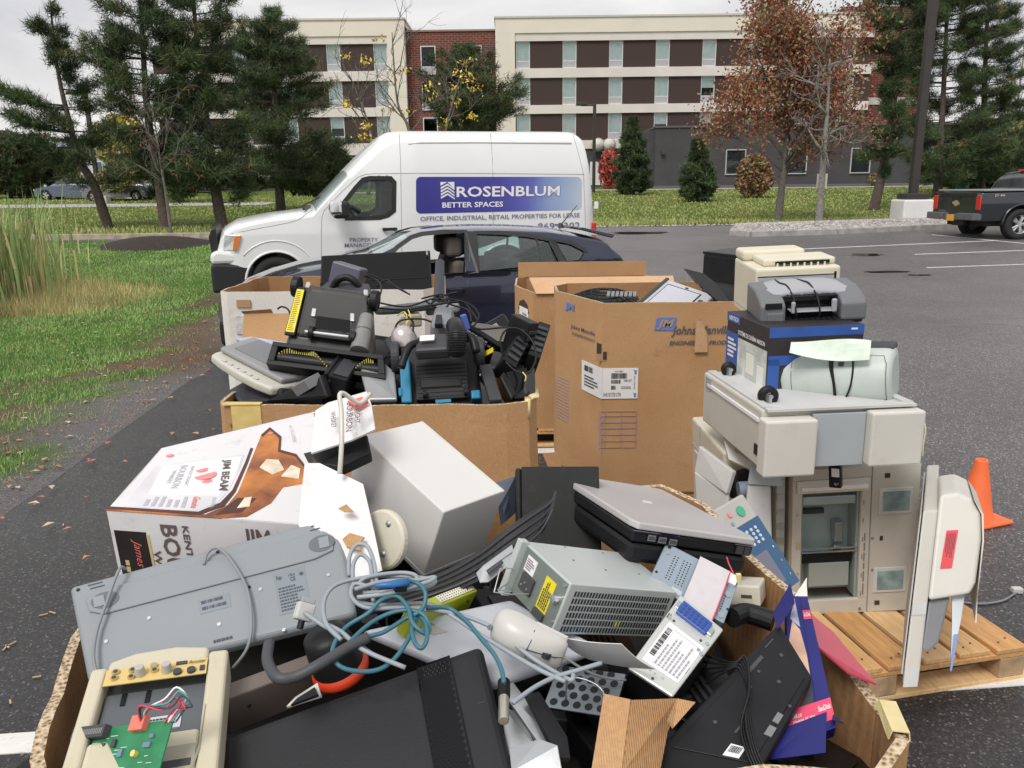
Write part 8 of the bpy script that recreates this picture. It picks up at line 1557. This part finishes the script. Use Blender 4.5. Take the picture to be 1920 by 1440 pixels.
def drive():
 f = fit('drive',[((0,0,1),(1249,1018)),((1,0,1),(1387,1086)),((1,0,0),(1357,1170)),((0,0,0),(1215,1092))],(.15,.025,.10),depth=1.42,sd=.15);t = thing('disk_drive','pale blue perforated drive plate with a white ribbon cable across it','disk drive',f);MB(f).box(0,1,0,1,0,1).build('case',mat('drive_blue',(.348,.420,.492),.4,metal=.4,var=.06),t,bevel=.002);c = facey(f,t)
 c.discs('perforations',mat('hole_black',(.015,.015,.018),.7),[(.17 + .042*i,.28 + .058*j,.0014) for i in range(6) for j in range(10) if i != 2] + [(.80 + .035*i,.12 + .058*j,.0013) for i in range(4) for j in range(9)],h=.0005,n=6);c.discs('screw',STEEL,[(.06,.80,.005),(.93,.58,.006),(.93,.12,.006)],h=.002);c.discs('hole',mat('hole_black'),[(.06,.93,.0035),(.53,.37,.003),(.50,.32,.003),(.62,.25,.003),(.66,.27,.003),(.04,.3,.0025),(.985,.3,.0025)],h=.0006);c.rects('recess',mat('recess_blue',(.52,.58,.64),.45),[(.28,.42,.08,.18),(.48,.6,.45,.62)],h=.0005)
 rb = MB();rows = [[c.at(.45 + .40*i/8 + .0*j,1.02 - 1.15*j/12,.006 + .007*math.sin(j/12*3.14)) for i in range(9)] for j in range(13)];rb.grid(rows);rb.build('ribbon',mat('ribbon_grey',(.625,.587,.600),.5,var=.06,vs=60),t,solid=.001);MB().tube([c.at(.855,1.02 - 1.15*j/12,.0075 + .007*math.sin(j/12*3.14)) for j in range(13)],.0012,5).build('red_edge',mat('wire_red'),t)
 c.rects('connector',LABW,[(.84,.97,.78,1.0)],h=.008,bevel=.001);MB().tube([c.at(.75,1.25,.01),c.at(.80,1.12,.012),c.at(.9,.98,.01)],.0013,6).build('wire',mat('wire_red'),t);MB().box(-.004,.004,-.004,.004,-.004,.012).build('yellow_clip',mat('clip_yellow',(.80,.66,.30),.5),t,f=frame(f.M @ c.at(.98,.93,.006)))
def psu2():
 f = QF([(1177,1254),(1260,1308),(1354,1183),(1275,1119)],[1.20,1.17,1.24,1.29],.12);t = thing('power_module','metal power module with bright blue connector and long white data label','power supply',f);MB(f).box(0,1,0.03,1,0,1).build('case',mat('psu_black',(.018,.016,.018),.35,metal=.5,var=.15),t,bevel=.002);MB(f).box(-.01,1.01,-.02,.028,0,1.02).build('face_plate',mat('plate_pale',(.600,.612,.588),.35,metal=.4,var=.06),t,bevel=.003);c = facey(f,t,lift=.0025)
 c.rects('data_label',LABW,[(.12,.93,.16,.68)],h=.0008);c.barcode(BLK,.16,.27,.26,.62,n=30,vert=True,h=.0016);c.fine(mat('ink_grey'),.32,.90,.2,.60,7,vert=True,h=.0016);c.rects('label_box',mat('ink_grey'),[(.30,.302,.2,.64),(.3,.9,.635,.638),(.3,.9,.2,.202)],h=.0014);c.text(BLUEI,[('EF',.84,.91,.60,.63)],h=.0018,bold=.03)
 c.rects('blue_connector',mat('conn_blue',(.020,.090,.450),.35),[(.12,.80,.80,.96)],h=.008,bevel=.001);c.discs('connector_pins',BLK,[(.20 + .10*i,.83 + .045*j,.0022) for i in range(6) for j in range(3)],h=.009,n=8);c.rects('connector_clip',STEEL,[(.04,.12,.84,.93),(.80,.90,.83,.92)],h=.006,bevel=.001);c.text(mat('ink_grey'),[('UL',.35,.40,.10,.125),('CE',.62,.68,.10,.125),('us',.46,.50,.10,.12)],h=.001);c.discs('screw',STEEL,[(.95,.60,.0035),(.08,.72,.003),(.93,.74,.003)],h=.002);c.discs('hole',BLK,[(.18,.72,.0022),(.80,.73,.0022),(.5,.05,.0022),(.1,.08,.0022)],h=.0007);c.rects('slots',BLK,[(.02,.04,.70,.76),(.06,.08,.70,.76),(.9,.94,.3,.38)],h=.0007)
def mouse():
 f = fit('mouse',[((0,.5,.3),(922,1172)),((1,.5,.2),(1054,1235)),((.45,0,0),(975,1225)),((.5,1,.3),(1003,1163))],(.125,.062,.038),depth=1.19,sd=.1,up=1);t = thing('mouse','white and grey computer mouse lying on the white flat device','mouse',f);a,b,h = f.S
 prof = [(0,.42,.0,.30),(.03,.70,.05,.55),(.10,.88,.08,.80),(.22,.98,.10,.96),(.38,.98,.1,1.0),(.55,.90,.1,.92),(.72,.86,.08,.74),(.86,.84,.06,.54),(.95,.76,.03,.36),(1.0,.55,.0,.18)]
 m = MB(f);rows = []
 for x,w,_,z in prof: rows.append([m.p((x,.5 + .5*w*math.cos(q),.02 + z * (math.sin(q) ** .75 if q not in (0,math.pi) else 0))) for q in [math.pi*k/14 for k in range(15)]])
 m.grid(rows);m.raw(rows[0],[tuple(range(15))]);m.raw(rows[-1],[tuple(range(15))[::-1]]);m.build('body',mat('mouse_white',(.562,.550,.519),.35,var=.04),t,smooth=True,bevel=None,solid=.001,sub=1)
 MB(f).box(.52,.97,.02,.98,0,.12).build('side_grip',LGP,t,bevel=.004);MB(f).cyl((.80,.43,.56),(0,1,0),.0075,.008,16).build('scroll_wheel',DGP,t);MB(f).tube([(.56,.5,.94),(.66,.5,.84),(.76,.5,.72),(.90,.5,.52),(.99,.5,.24)],.0008,5).tube([(.56,.10,.55),(.58,.30,.84),(.57,.5,.93),(.58,.7,.84),(.56,.90,.55)],.0008,5).build('button_seam',DGP,t);MB(f).cyl((.02,.5,.62),(-.3,0,1),.004,.004,12).build('badge',MGP,t)
 MB(f).tube([(1.0,.5,.12),(1.08,.5,.18),(1.25,.42,.05),(1.5,.30,-.4),(1.8,.35,-.9)],.0022,7,sm=5).build('cord',MGP,t,smooth=True)
def flat_device():
 f = QF([(676,1180),(925,1284),(1130,1212),(958,1121)],[1.30,1.22,1.25,1.36],.022,flat=True);t = thing('flat_white_device','smooth silver white flat computer panel under the mouse and teal cable','device',f);MB(f).box(0,1,0,1,0,1).build('shell',mat('device_white',(.468,.488,.533),.3,var=.03,vs=4),t,bevel=.009,seg=4);c = facez(f,t);c.rects('hinge_plate',mat('hinge_putty',(.420,.410,.370),.45),[(.06,.28,.26,.36)],h=.001,bevel=0);c.rects('hinge_slot',DGP,[(.08,.16,.36,.365),(.08,.085,.28,.36)],h=.0014);c.rects('seam',mat('groove_grey'),[(.30,.303,.4,1)],h=.0006);c.discs('hole',BKP,[(.80,.42,.003)],h=.0008)
def laptop():
 f = fit('laptops',[((0,0,1),(1186,979)),((1,0,1),(1424,1011)),((1,1,1),(1236,916)),((0,1,1),(1047,885)),((1,0,0),(1412,1046)),((0,0,0),(1186,1015))],(.33,.25,.04),depth=1.60,near=None,sd=.3,up=1);t = thing('laptop','closed laptop with brushed silver lid and ports along its black edge','laptop',f)
 MB(f).prism([(.03,-.0),(.97,-.01),(1,.05),(1,.97),(.96,1),(.04,1),(0,.95),(0,.06)],2,.64,1).build('lid',mat('lid_silver',(.532,.511,.511),.32,metal=.15,var=.06,vs=4),t,bevel=.003);MB(f).box(.01,.99,.01,.98,0,.60).build('base',BKP,t,bevel=.004);MB(f).box(.02,.98,.02,.98,-1.1,-.05).build('battery_pack',BKP,t,bevel=.01);c = Face(f,t,(0,0,0),(1,0,0),(0,0,1));c.rects('usb_port',STEEL,[(.12,.18,.16,.46),(.205,.265,.13,.43),(.29,.35,.10,.40)],h=.001);c.rects('port_hole',BLK,[(.126,.174,.22,.40),(.211,.259,.19,.37),(.296,.344,.16,.34)],h=.0015);c.rects('network_port',DGP,[(.84,.90,.1,.5),(.91,.96,.1,.5)],h=.0012);c.rects('edge_strip',CHR,[(.0,.36,.56,.60),(.82,.99,.56,.6)],h=.001)
 facez(f,t).polys('glint_emblem',mat('emblem_pale',(.88,.87,.87),.2),[[(.44,.50),(.52,.50),(.54,.54),(.47,.55)]],h=.0006)
def control_panel():
 f = fit('ctrl',[((0,0,1),(1341,953)),((1,0,1),(1392,928)),((1,0,0),(1500,1086)),((0,0,0),(1445,1130))],(.12,.03,.34),depth=2.05,sd=.25);t = thing('control_console','copier control panel with blue keypad and green start button leaning on the box','control panel',f);MB(f).box(0,1,0,1,0,1).build('body',mat('panel_putty',(.480,.470,.440),.45),t,bevel=.006);c = facey(f,t)
 c.rects('blue_area',mat('keypad_blue',(.040,.110,.220),.45),[(.05,1.0,0,.74)],h=.0015);c.rects('display',mat('display_grey',(.160,.165,.220),.15,coat=.4),[(.08,.66,.08,.42)],h=.0025);c.discs('start_button',mat('button_green',(.080,.420,.260),.4),[(.62,.86,.014)],h=.004,n=24);c.discs('stop_button',mat('button_red',(.82,.28,.30),.4),[(.28,.88,.007)],h=.004);c.discs('clear_button',mat('button_navy',(.25,.32,.50),.4),[(.22,.79,.005)],h=.003);c.discs('keys',mat('key_pale',(.55,.66,.78),.4),[(.28 + .15*i,.52 + .045*j,.0045) for i in range(4) for j in range(4)],h=.004,n=10);c.text(LABW,[('1',.86,.89,.40,.42),('2',.86,.89,.25,.27),('3',.86,.89,.10,.12)],h=.003)
def black_slab():
 f = QF([(1150,1490),(1395,1500),(1524,1268),(1461,1166)],[1.07,1.05,1.20,1.28],.025);t = thing('black_panel_monitor','black flat monitor back wrapped with a thin black cord at the lower right','monitor',f);MB(f).box(0,1,0,1,0,1).build('shell',mat('shell_black',(.013,.013,.015),.5,spec=.25,var=.1,vs=8,bump=.1,bs=500),t,bevel=.005);c = facey(f,t)
 c.rects('shallow_step',BKP,[(.12,.90,.25,.93)],h=.0018,bevel=.001);c.rects('slot',BLK,[(.16,.22,.70,.82),(.12,.14,.86,.92),(.55,.58,.4,.5)],h=.0026);c.rects('port',mat('port_grey',(.2,.2,.21),.4),[(.84,.93,.45,.52),(.84,.92,.55,.62)],h=.003);c.discs('screw_hole',BLK,[(.4,.90,.003),(.3,.75,.0025),(.62,.78,.003),(.35,.66,.0028),(.93,.70,.0025),(.5,.52,.003),(.3,.42,.003)],h=.0027);c.rects('sticker',LABW,[(.60,.76,.26,.335)],h=.003);c.barcode(BLK,.62,.74,.285,.325,n=16,h=.0036)
 m = MB()
 for k in range(5): o = .02*k;m.tube([c.at(-.25 - .1*k,.62 + o,-.03),c.at(-.02,.66 + .3*o,.008 + .002*k),c.at(.1,.68 + .5*o,.016 + .003*k),c.at(.35 + o,.63 - .4*o,.012 + .004*k),c.at(.6,.50 - o,.010 + .003*(k % 3)),c.at(.85,.34 - o,.010),c.at(1.05,.22 - o,.0)],.0019,6,sm=6)
 m.build('cord',BKP,t,smooth=True)
def blue_pack():
 NB = mat('pack_blue',(.013,.015,.160),.35,var=.12,vs=8);RDm = mat('pack_red',(.78,.07,.16),.4,var=.08)
 f = QF([(1478,1368),(1563,1338),(1513,1117),(1474,1115)],[1.17,1.18,1.33,1.34],.03);t = thing('retail_box','navy blue and red printed retail box standing open by the right wall','carton',f);MB(f).box(0,1,0,1,-.1,1).build('box',NB,t,bevel=.001);c = facey(f,t);SK = mat('print_skin',(.66,.42,.30),.5,var=.35,vs=16)
 c.polys('picture',SK,[[(.05,.60),(.22,.78),(.48,.70),(.60,.50),(.62,.28),(.48,.30),(.3,.45),(.08,.52)]],h=.0008);c.polys('picture',mat('print_stripes',(.46,.52,.66),.5,var=.5,vs=60),[[(.14,.80),(.38,.97),(.50,.72),(.22,.78)]],h=.001);c.polys('picture',DGP,[[(.05,.14),(.48,.28),(.62,.26),(.60,.12),(.1,.10)]],h=.0008);c.rects('blue_spine',NB,[(.66,1.0,.0,1.0)],h=.0012);c.rects('red_band',RDm,[(0,1.0,-.04,.12)],h=.0016);c.rects('red_tag',RDm,[(.66,.98,.78,.86),(.1,.3,.88,.96)],h=.002)
 c.text(LABW,[('SanDisk',.68,.97,.04,.08),('SanDisk',.69,.95,.80,.84),('USB 2.0',.1,.3,.05,.075),('Windows XP, Vista',.1,.6,.015,.035),('Macintosh',.1,.35,-.02,.0)],h=.003,bold=.02);Mi = f.M.inverted();P = lambda x,y,d: Mi @ atD(x,y,d)
 MB().raw([P(1490,1118,1.26),P(1513,1083,1.28),P(1512,1116,1.25)],[(0,1,2)]).raw([P(1512,1084,1.28),P(1514,1118,1.24),P(1497,1118,1.25)],[(0,1,2)]).build('flap',mat('pack_inside',(.80,.74,.70),.7),t,solid=.001);MB().raw([P(1450,1150,1.30),P(1482,1094,1.32),P(1490,1130,1.27),P(1458,1180,1.26)],[(0,1,2,3)]).build('side_flap',NB,t,solid=.001)
 MB().raw([P(1440,1425,1.12),P(1470,1366,1.16),P(1550,1335,1.18),P(1548,1412,1.12)],[(0,1,2,3)]).build('bottom_flap',NB,t,solid=.002);MB().raw([P(1562,1340,1.17),P(1583,1357,1.18),P(1560,1350,1.15)],[(0,1,2)]).build('blue_corner',NB,t,solid=.001)
 pboard('red_folder','translucent red plastic folder sticking out over the right rim','folder',[(1518,1151),(1562,1186),(1643,1284),(1590,1262),(1535,1215)],[1.40,1.36,1.22,1.22,1.28],mat('folder_red',(.520,.045,.085),.3,var=.1,coat=.3),th=.003,bevel=0)
def curved():
 up = [(1043,917),(1034,934),(992,962),(950,992),(900,1032),(840,1068),(765,1098),(690,1126),(640,1150)];lo = [(1034,966),(1012,1008),(985,1036),(945,1064),(890,1094),(830,1118),(760,1138),(690,1152),(640,1166)];d = [1.50,1.48,1.45,1.43,1.42,1.41,1.41,1.42,1.42];t = thing('curved_plastic','long curved black ribbed plastic panel under the white computer case','panel',(0,1.4,1.3));o = Vector((0,1.4,1.3))
 U = spline([atD(*p,q) - o for p,q in zip(up,d)],4);L_ = spline([atD(*p,q - .05) - o for p,q in zip(lo,d)],4);MB().grid([U,L_]).build('panel',mat('ribbed_black',(.022,.022,.025),.4,var=.2,vs=12),t,solid=.004);m = MB()
 for k in range(4): m.tube([a.lerp(b,.15 + .22*k) + Vector((0,-.004,.003)) for a,b in zip(U,L_)],.0022,5)
 m.build('ribs',DGP,t);m = MB()
 for k in range(8,30,3): a,b = U[k],L_[k];e = (b - a);m.raw([a,a.lerp(b,1.0),a.lerp(b,1.0) + Vector((0,.0,-.03)),a + Vector((0,0,-.03)),],[(0,1,2,3)])
 m.build('gussets',DGP,t,solid=.003)
def bits():
 p = atD(718,1012,1.43);n = (Vector(CC) - p).normalized() + Vector((-.75,.1,-.1));q = Matrix.Translation(p) @ n.to_track_quat('Z','Y').to_matrix().to_4x4();f = F(q,(1,1,1));t = thing('round_stand','round cream monitor foot with two screws beside the whisky carton','stand',f);MB().lathe([(0,.006),(.050,.006),(.054,.002),(.054,-.008),(0,-.008)],n=36).build('plate',BEI,t,bevel=.001)
 MB().lathe([(.0,.010),(.003,.010),(.006,.007)],o=(.012,.032,0)).lathe([(.0,.010),(.003,.010),(.006,.007)],o=(.012,-.022,0)).build('screws',STEEL,t)
 f = fit('lime',[((0,0,1),(800,1120)),((1,0,1),(886,1090)),((1,0,0),(892,1108)),((0,0,0),(830,1136))],(.09,.05,.02),depth=1.36,sd=.3);t = thing('lime_connector','lime green cartridge with a pin connector below the curved black panel','connector',f);MB(f).box(-.6,1,0,1,0,1).build('body',mat('lime',(.440,.520,.030),.4),t,bevel=.003);c = facey(f,t);c.rects('socket',mat('socket_cream',(.78,.74,.60),.4),[(.08,.92,.15,.85)],h=.003,bevel=.001);c.discs('pins',BLK,[(.12 + .058*i,.28 + .22*j,.0011) for i in range(14) for j in range(3)],h=.0036,n=6)
 p = atD(632,1240,1.22);ax = Vector((-.25,-.2,1)).normalized();f = F(Matrix.Translation(p) @ ax.to_track_quat('Z','Y').to_matrix().to_4x4(),(1,1,1));t = thing('vacuum_cup','rounded black cup with a bright red band near the thick grey cable','cup',f);MB().lathe([(0,.062),(.024,.060),(.034,.052),(.037,.03),(.040,-.005)],n=32).build('cup',BKP,t,smooth=True);MB().lathe([(.040,-.004),(.043,-.008),(.045,-.016),(.043,-.022),(.038,-.024)],n=32).build('red_band',mat('band_red',(.700,.060,.020),.35),t,smooth=True)
 f = fit('taupe',[((0,0,1),(428,1308)),((1,0,1),(606,1238)),((0,0,0),(420,1372)),((1,0,0),(612,1300)),((0,1,1),(424,1290))],(.20,.05,.07),depth=1.20,sd=.3);t = thing('taupe_case','taupe painted metal case edge between cream front and black computer','computer case',f);MB(f).box(0,1.15,0,1,-.1,1).build('case',mat('taupe',(.190,.155,.135),.45,var=.08),t,bevel=.003);facey(f,t).discs('screw',DGP,[(.2,.55,.003),(.75,.8,.003)],h=.001)
 t,c = pboard('slot_bracket','small cream framed black window part lying on the taupe case','bracket',[(538,1326),(555,1308),(596,1282),(603,1306)],[1.13,1.14,1.15,1.13],CPW,th=.004,bevel=0);MB().raw([atD(*p,d) - c for p,d in (((546,1323),1.122),((558,1311),1.13),((591,1290),1.14),((597,1304),1.122))],[(0,1,2,3)]).build('window',BKP,t,solid=.004)
 f = fit('perf',[((0,0,1),(1048,1250)),((1,0,1),(1172,1262)),((1,0,0),(1150,1347)),((0,0,0),(1019,1322))],(.12,.002,.08),depth=1.21,sd=.3);t = thing('perforated_plate','galvanised plate punched with round holes left of the cut cardboard','plate',f);MB(f).box(0,1,0,1,0,1).build('plate',mat('galvanised',(.300,.350,.370),.35,metal=.6,var=.15,vs=20),t);c = facey(f,t);c.discs('holes',mat('hole_black'),[(.12 + .17*i + (.08 if j % 2 else 0),.14 + .2*j,.0062) for i in range(5) for j in range(5)],h=.0004,n=16);MB().tube([c.at(.28,.22,.0),c.at(.35,.42,.03),c.at(.62,.44,.03),c.at(.84,.32,.022),c.at(.86,.10,.0)],.0016,6,sm=4).build('wire_handle',STEEL,t,smooth=True)
 for px,dd,lb in (([(935,1290),(962,1282),(1045,1395),(1030,1425)],[1.14,1.15,1.06,1.04],'shiny steel channel rail slanting down beside the black computer'),([(985,1305),(1010,1300),(1062,1385),(1068,1425),(1045,1425)],[1.11,1.12,1.06,1.03,1.02],'black plastic rail lying alongside the steel channel'),([(955,1405),(1012,1388),(1046,1400),(1055,1450),(960,1450)],[1.02,1.02,1.01,.99,.99],'bent steel bracket plate at the bottom edge between case and cardboard'),([(940,1325),(975,1340),(1005,1400),(950,1420)],[1.16,1.15,1.10,1.10],'dark green circuit board deep behind the steel channel')):
  mt = STEEL if 'steel' in lb and 'alongside' not in lb else MATS['pcb_dark'] if 'circuit' in lb and 'pcb_dark' in MATS else mat('pcb_dark',(.05,.15,.11),.4,var=.5,vs=60) if 'circuit' in lb else BKP;pboard('metal_rail' if mt is STEEL else 'inner_piece',lb,'part',px,dd,mt,th=.008,bevel=.001)
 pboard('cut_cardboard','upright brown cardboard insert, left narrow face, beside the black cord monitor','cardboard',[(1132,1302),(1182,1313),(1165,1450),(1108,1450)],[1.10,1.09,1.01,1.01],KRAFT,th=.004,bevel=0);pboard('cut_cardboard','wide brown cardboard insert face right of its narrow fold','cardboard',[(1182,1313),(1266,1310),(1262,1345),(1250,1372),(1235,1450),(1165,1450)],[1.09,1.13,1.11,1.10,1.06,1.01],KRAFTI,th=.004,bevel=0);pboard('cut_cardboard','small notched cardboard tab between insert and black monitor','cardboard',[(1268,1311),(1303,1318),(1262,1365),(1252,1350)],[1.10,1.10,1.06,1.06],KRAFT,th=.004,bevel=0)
 f = fit('beigebit',[((0,0,1),(1376,1098)),((1,0,1),(1425,1100)),((1,0,0),(1422,1135)),((0,0,0),(1376,1137)),((0,1,1),(1386,1080))],(.07,.08,.05),depth=1.50,sd=.3);t = thing('beige_plug_box','small beige plastic case with a slot inside the right wall of the near box','plastic part',f);MB(f).box(-.6,1,0,1,0,1).build('case',BEI,t,bevel=.004);facey(f,t).rects('slot',BLK,[(.3,.7,.4,.55)],h=.001)
 f = fit('sheet',[((0,0,0),(1043,1192)),((0,1,0),(1165,1207)),((1,1,0),(1230,1253)),((1,0,0),(1107,1237))],(.09,.12,.001),depth=1.19,sd=.3);t = thing('printed_sheet','white printed instruction sheet poking out under the power supply','paper',f);m = MB(f);m.grid([[m.p((i/8,j/8,4*math.sin(i/8*3) + 3*math.sin(j/8*3))) for j in range(9)] for i in range(9)]);m.build('sheet',mat('sheet_white',(.80,.80,.83),.6),t,solid=.001)
 wires('bracket_slide','grey metal slide bracket with punched slots left of the power supply',[[(898,1082,1.36),(925,1060,1.37),(965,1032,1.39)]],.001,STEEL,cat='bracket');pb,c = pboard('slide_bracket','pale punched metal slide beside the power supply channel','bracket',[(893,1075),(905,1062),(960,1022),(968,1050),(915,1092),(900,1093)],[1.36,1.37,1.40,1.38,1.35,1.35],STEEL,th=.003,bevel=0);MB().raw([atD(*p,d) - c for p,d in (((912,1070),1.352),((940,1050),1.368),((944,1055),1.365),((916,1076),1.348))],[(0,1,2,3)]).build('slot',BLK,pb,solid=.004)
 pboard('vent_plate','grey blue perforated metal plate behind the white computer','plate',[(930,905),(966,893),(968,960),(940,985),(935,950)],[1.72,1.74,1.72,1.66,1.68],mat('plate_slate',(.130,.155,.200),.4,metal=.4),th=.004,bevel=0)
 p = [atD(1372,1158,1.40),atD(1400,1150,1.42),atD(1450,1165,1.40)];o = MB().tube([q - p[0] for q in p],.018,14,sm=8).build('corrugated_hose',BKP,None,f=tuple(p[0]));tag(o,'short black corrugated hose between drive and blue retail box','hose')
def cables():
 G1 = mat('cable_grey',(.315,.352,.390),.45,var=.05);T1 = mat('cable_teal',(.046,.163,.215),.4,var=.08);D = lambda y,o=.0: HD(y) - .10 - o
 g = lambda L_: [(x,y,D(y,o)) for x,y,o in L_]
 wires('grey_cable','coil of light grey cable looped between keyboard and white computer',[g(L_) for L_ in (
 [(570,1148,.03),(600,1165,.02),(640,1185,.02),(680,1218,.02),(760,1252,0)],[(572,1150,.03),(610,1175,.02),(650,1195,.01),(700,1228,.0)],[(640,1200,.02),(612,1170,.03),(607,1130,.04),(625,1100,.05),(665,1086,.05),(720,1080,.05),(775,1082,.05),(815,1088,.04),(800,1100,.05),(740,1108,.05),(680,1112,.05)],
 [(655,1080,.04),(655,1045,.06),(668,1022,.07),(688,1024,.07),(700,1050,.06),(706,1090,.05),(704,1120,.04)],[(662,1098,.04),(662,1060,.06),(675,1040,.07),(692,1052,.06),(698,1085,.05),(700,1130,.03)],[(668,1100,.05),(690,1082,.06),(750,1074,.06),(780,1080,.06),(770,1095,.06),(700,1100,.06),(665,1095,.06),(660,1120,.05),(690,1140,.04),(760,1140,.03),(850,1150,.0),(920,1175,-.02),(960,1205,-.02),(1000,1235,-.02),(1040,1260,-.03),(1070,1275,-.02),(1075,1265,-.02)],
 [(668,1130,.04),(720,1135,.03),(800,1132,.0),(840,1150,0),(900,1190,-.02),(1000,1250,-.02),(1060,1278,-.02)],[(665,1105,.07),(720,1090,.07),(780,1088,.07),(815,1082,.07),(800,1092,.07),(730,1112,.07),(670,1120,.06)],[(1128,1243,-.02),(1090,1255,-.02),(1040,1270,-.02),(1000,1290,-.01),(962,1318,.0)])],.0034,G1)
 wires('teal_cable','teal network cable looping over the white flat device',[g(L_) for L_ in ([(712,1100,.08),(745,1090,.09),(780,1092,.08),(797,1110,.07),(795,1135,.05),(782,1150,.04),(760,1160,.03),(720,1185,.02),(690,1195,.02),(645,1225,.02),(650,1210,.03),(700,1165,.03),(750,1145,.04),(790,1150,.04),(805,1175,.02),(800,1188,.02),(785,1180,.03),(772,1165,.04),(765,1140,.05),(745,1118,.06),(715,1125,.06),(690,1150,.04),(650,1175,.02),(628,1205,.02),(625,1235,.02),(650,1255,.01),(700,1258,.0),(735,1240,.0),(765,1200,.01),(785,1150,.03)],
 [(800,1140,.03),(840,1140,.01),(875,1165,.0),(900,1195,-.01),(925,1225,-.01),(940,1255,0),(945,1280,.0)],[(780,1150,.03),(772,1180,.03),(778,1205,.03),(790,1215,.03),(800,1200,.03),(798,1170,.03),(785,1152,.03)])],.0034,T1)
 wires('thick_grey_cable','thick dark grey power cable bending under the keyboard',[g([(505,1205,.0),(502,1240,.01),(520,1270,.02),(555,1268,.02),(600,1245,.03),(650,1215,.03),(690,1195,.03)])],.008,mat('cable_dark_grey',(.060,.063,.070),.5))
 a = atD(571,1146,1.20);f = frame(a,R(25),rx=R(-30),ry=R(30));t = thing('monitor_plug','pale video plug with metal end lying on the keyboard corner','plug',f);MB().box(-.014,.014,-.008,.008,-.014,.012).build('body',LGP,t,bevel=.003);MB().box(-.011,.011,-.005,.005,.012,.020).build('metal_shell',STEEL,t,bevel=.001);MB().cyl((0,0,-.026),(0,0,1),.005,.012,12).build('strain_relief',BKP,t)
 a = atD(945,1278,1.15);b = atD(944,1372,1.06);t = thing('video_plug','black and gold metal cable plug hanging beside the black computer','plug',frame(a));d = (b - a).normalized();MB().cyl((0,0,0),d,.009,.032,16).build('grip',BKP,t,bevel=.001);MB().cyl(d * .032,d,.0075,.045,16).build('metal_sleeve',mat('plug_gold',(.62,.60,.52),.25,metal=.8),t,bevel=.001)
 a = atD(740,1096,HD(1096) - .19);t = thing('blue_plug','small blue moulded cable plug on top of the grey coil','plug',frame(a,R(25),ry=R(10)));MB().tube([(-.03,0,0),(0,0,0),(.022,0,.002)],[.0035,.006,.0065],10).build('boot',mat('boot_blue',(.030,.150,.420),.4),t,smooth=True);MB().box(.0,.018,-.006,.006,-.010,-.001).build('latch',BKP,t)
def filler():
 rs = random.Random(11)
 for k in range(34):
  x = -.66 + 1.08 * ((k * .618) % 1);y = .97 + .88 * ((k * .382 + .1 * rs.random()) % 1);z = float(np.interp(y,[.95,1.2,1.5,1.9],[.93,.98,1.03,1.08])) - .02 + rs.uniform(-.03,.03);f = frame((x,y,z),rs.uniform(0,3),rx=rs.uniform(-.35,.35),ry=rs.uniform(-.35,.35));w,d,h = rs.uniform(.08,.14),rs.uniform(.06,.11),rs.uniform(.015,.03);t = thing('electronic_part','dark electronics casing buried deep in the heap of the near box','electronics',f,'buried dark casings in the near box');MB().box(-w,w,-d,d,-h,h).build('casing',[BKP,BKG,BKP,DGP][k % 4],t,bevel=.004);MB().box(-w*.8,w*.1,-d*.7,d*.7,h,h + .004).build('cover',[DGP,BKP][k % 2],t,bevel=.001);m = MB()
  for j in range(5): m.box(w*.2 + .012*j,w*.2 + .006 + .012*j,-d*.6,d*.6,h,h + .002)
  m.build('vent_ribs',DGP,t)
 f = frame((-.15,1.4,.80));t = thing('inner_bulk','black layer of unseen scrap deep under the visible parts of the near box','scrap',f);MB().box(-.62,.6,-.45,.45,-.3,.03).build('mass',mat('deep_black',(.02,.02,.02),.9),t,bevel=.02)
for fn in (whisky,keyboard,beige_bezel,black_pc,standing_box,white_pc,psu,drive,psu2,mouse,flat_device,laptop,control_panel,black_slab,blue_pack,curved,bits,cables,filler): fn()
for _l in FITLOG: print('FIT',_l)
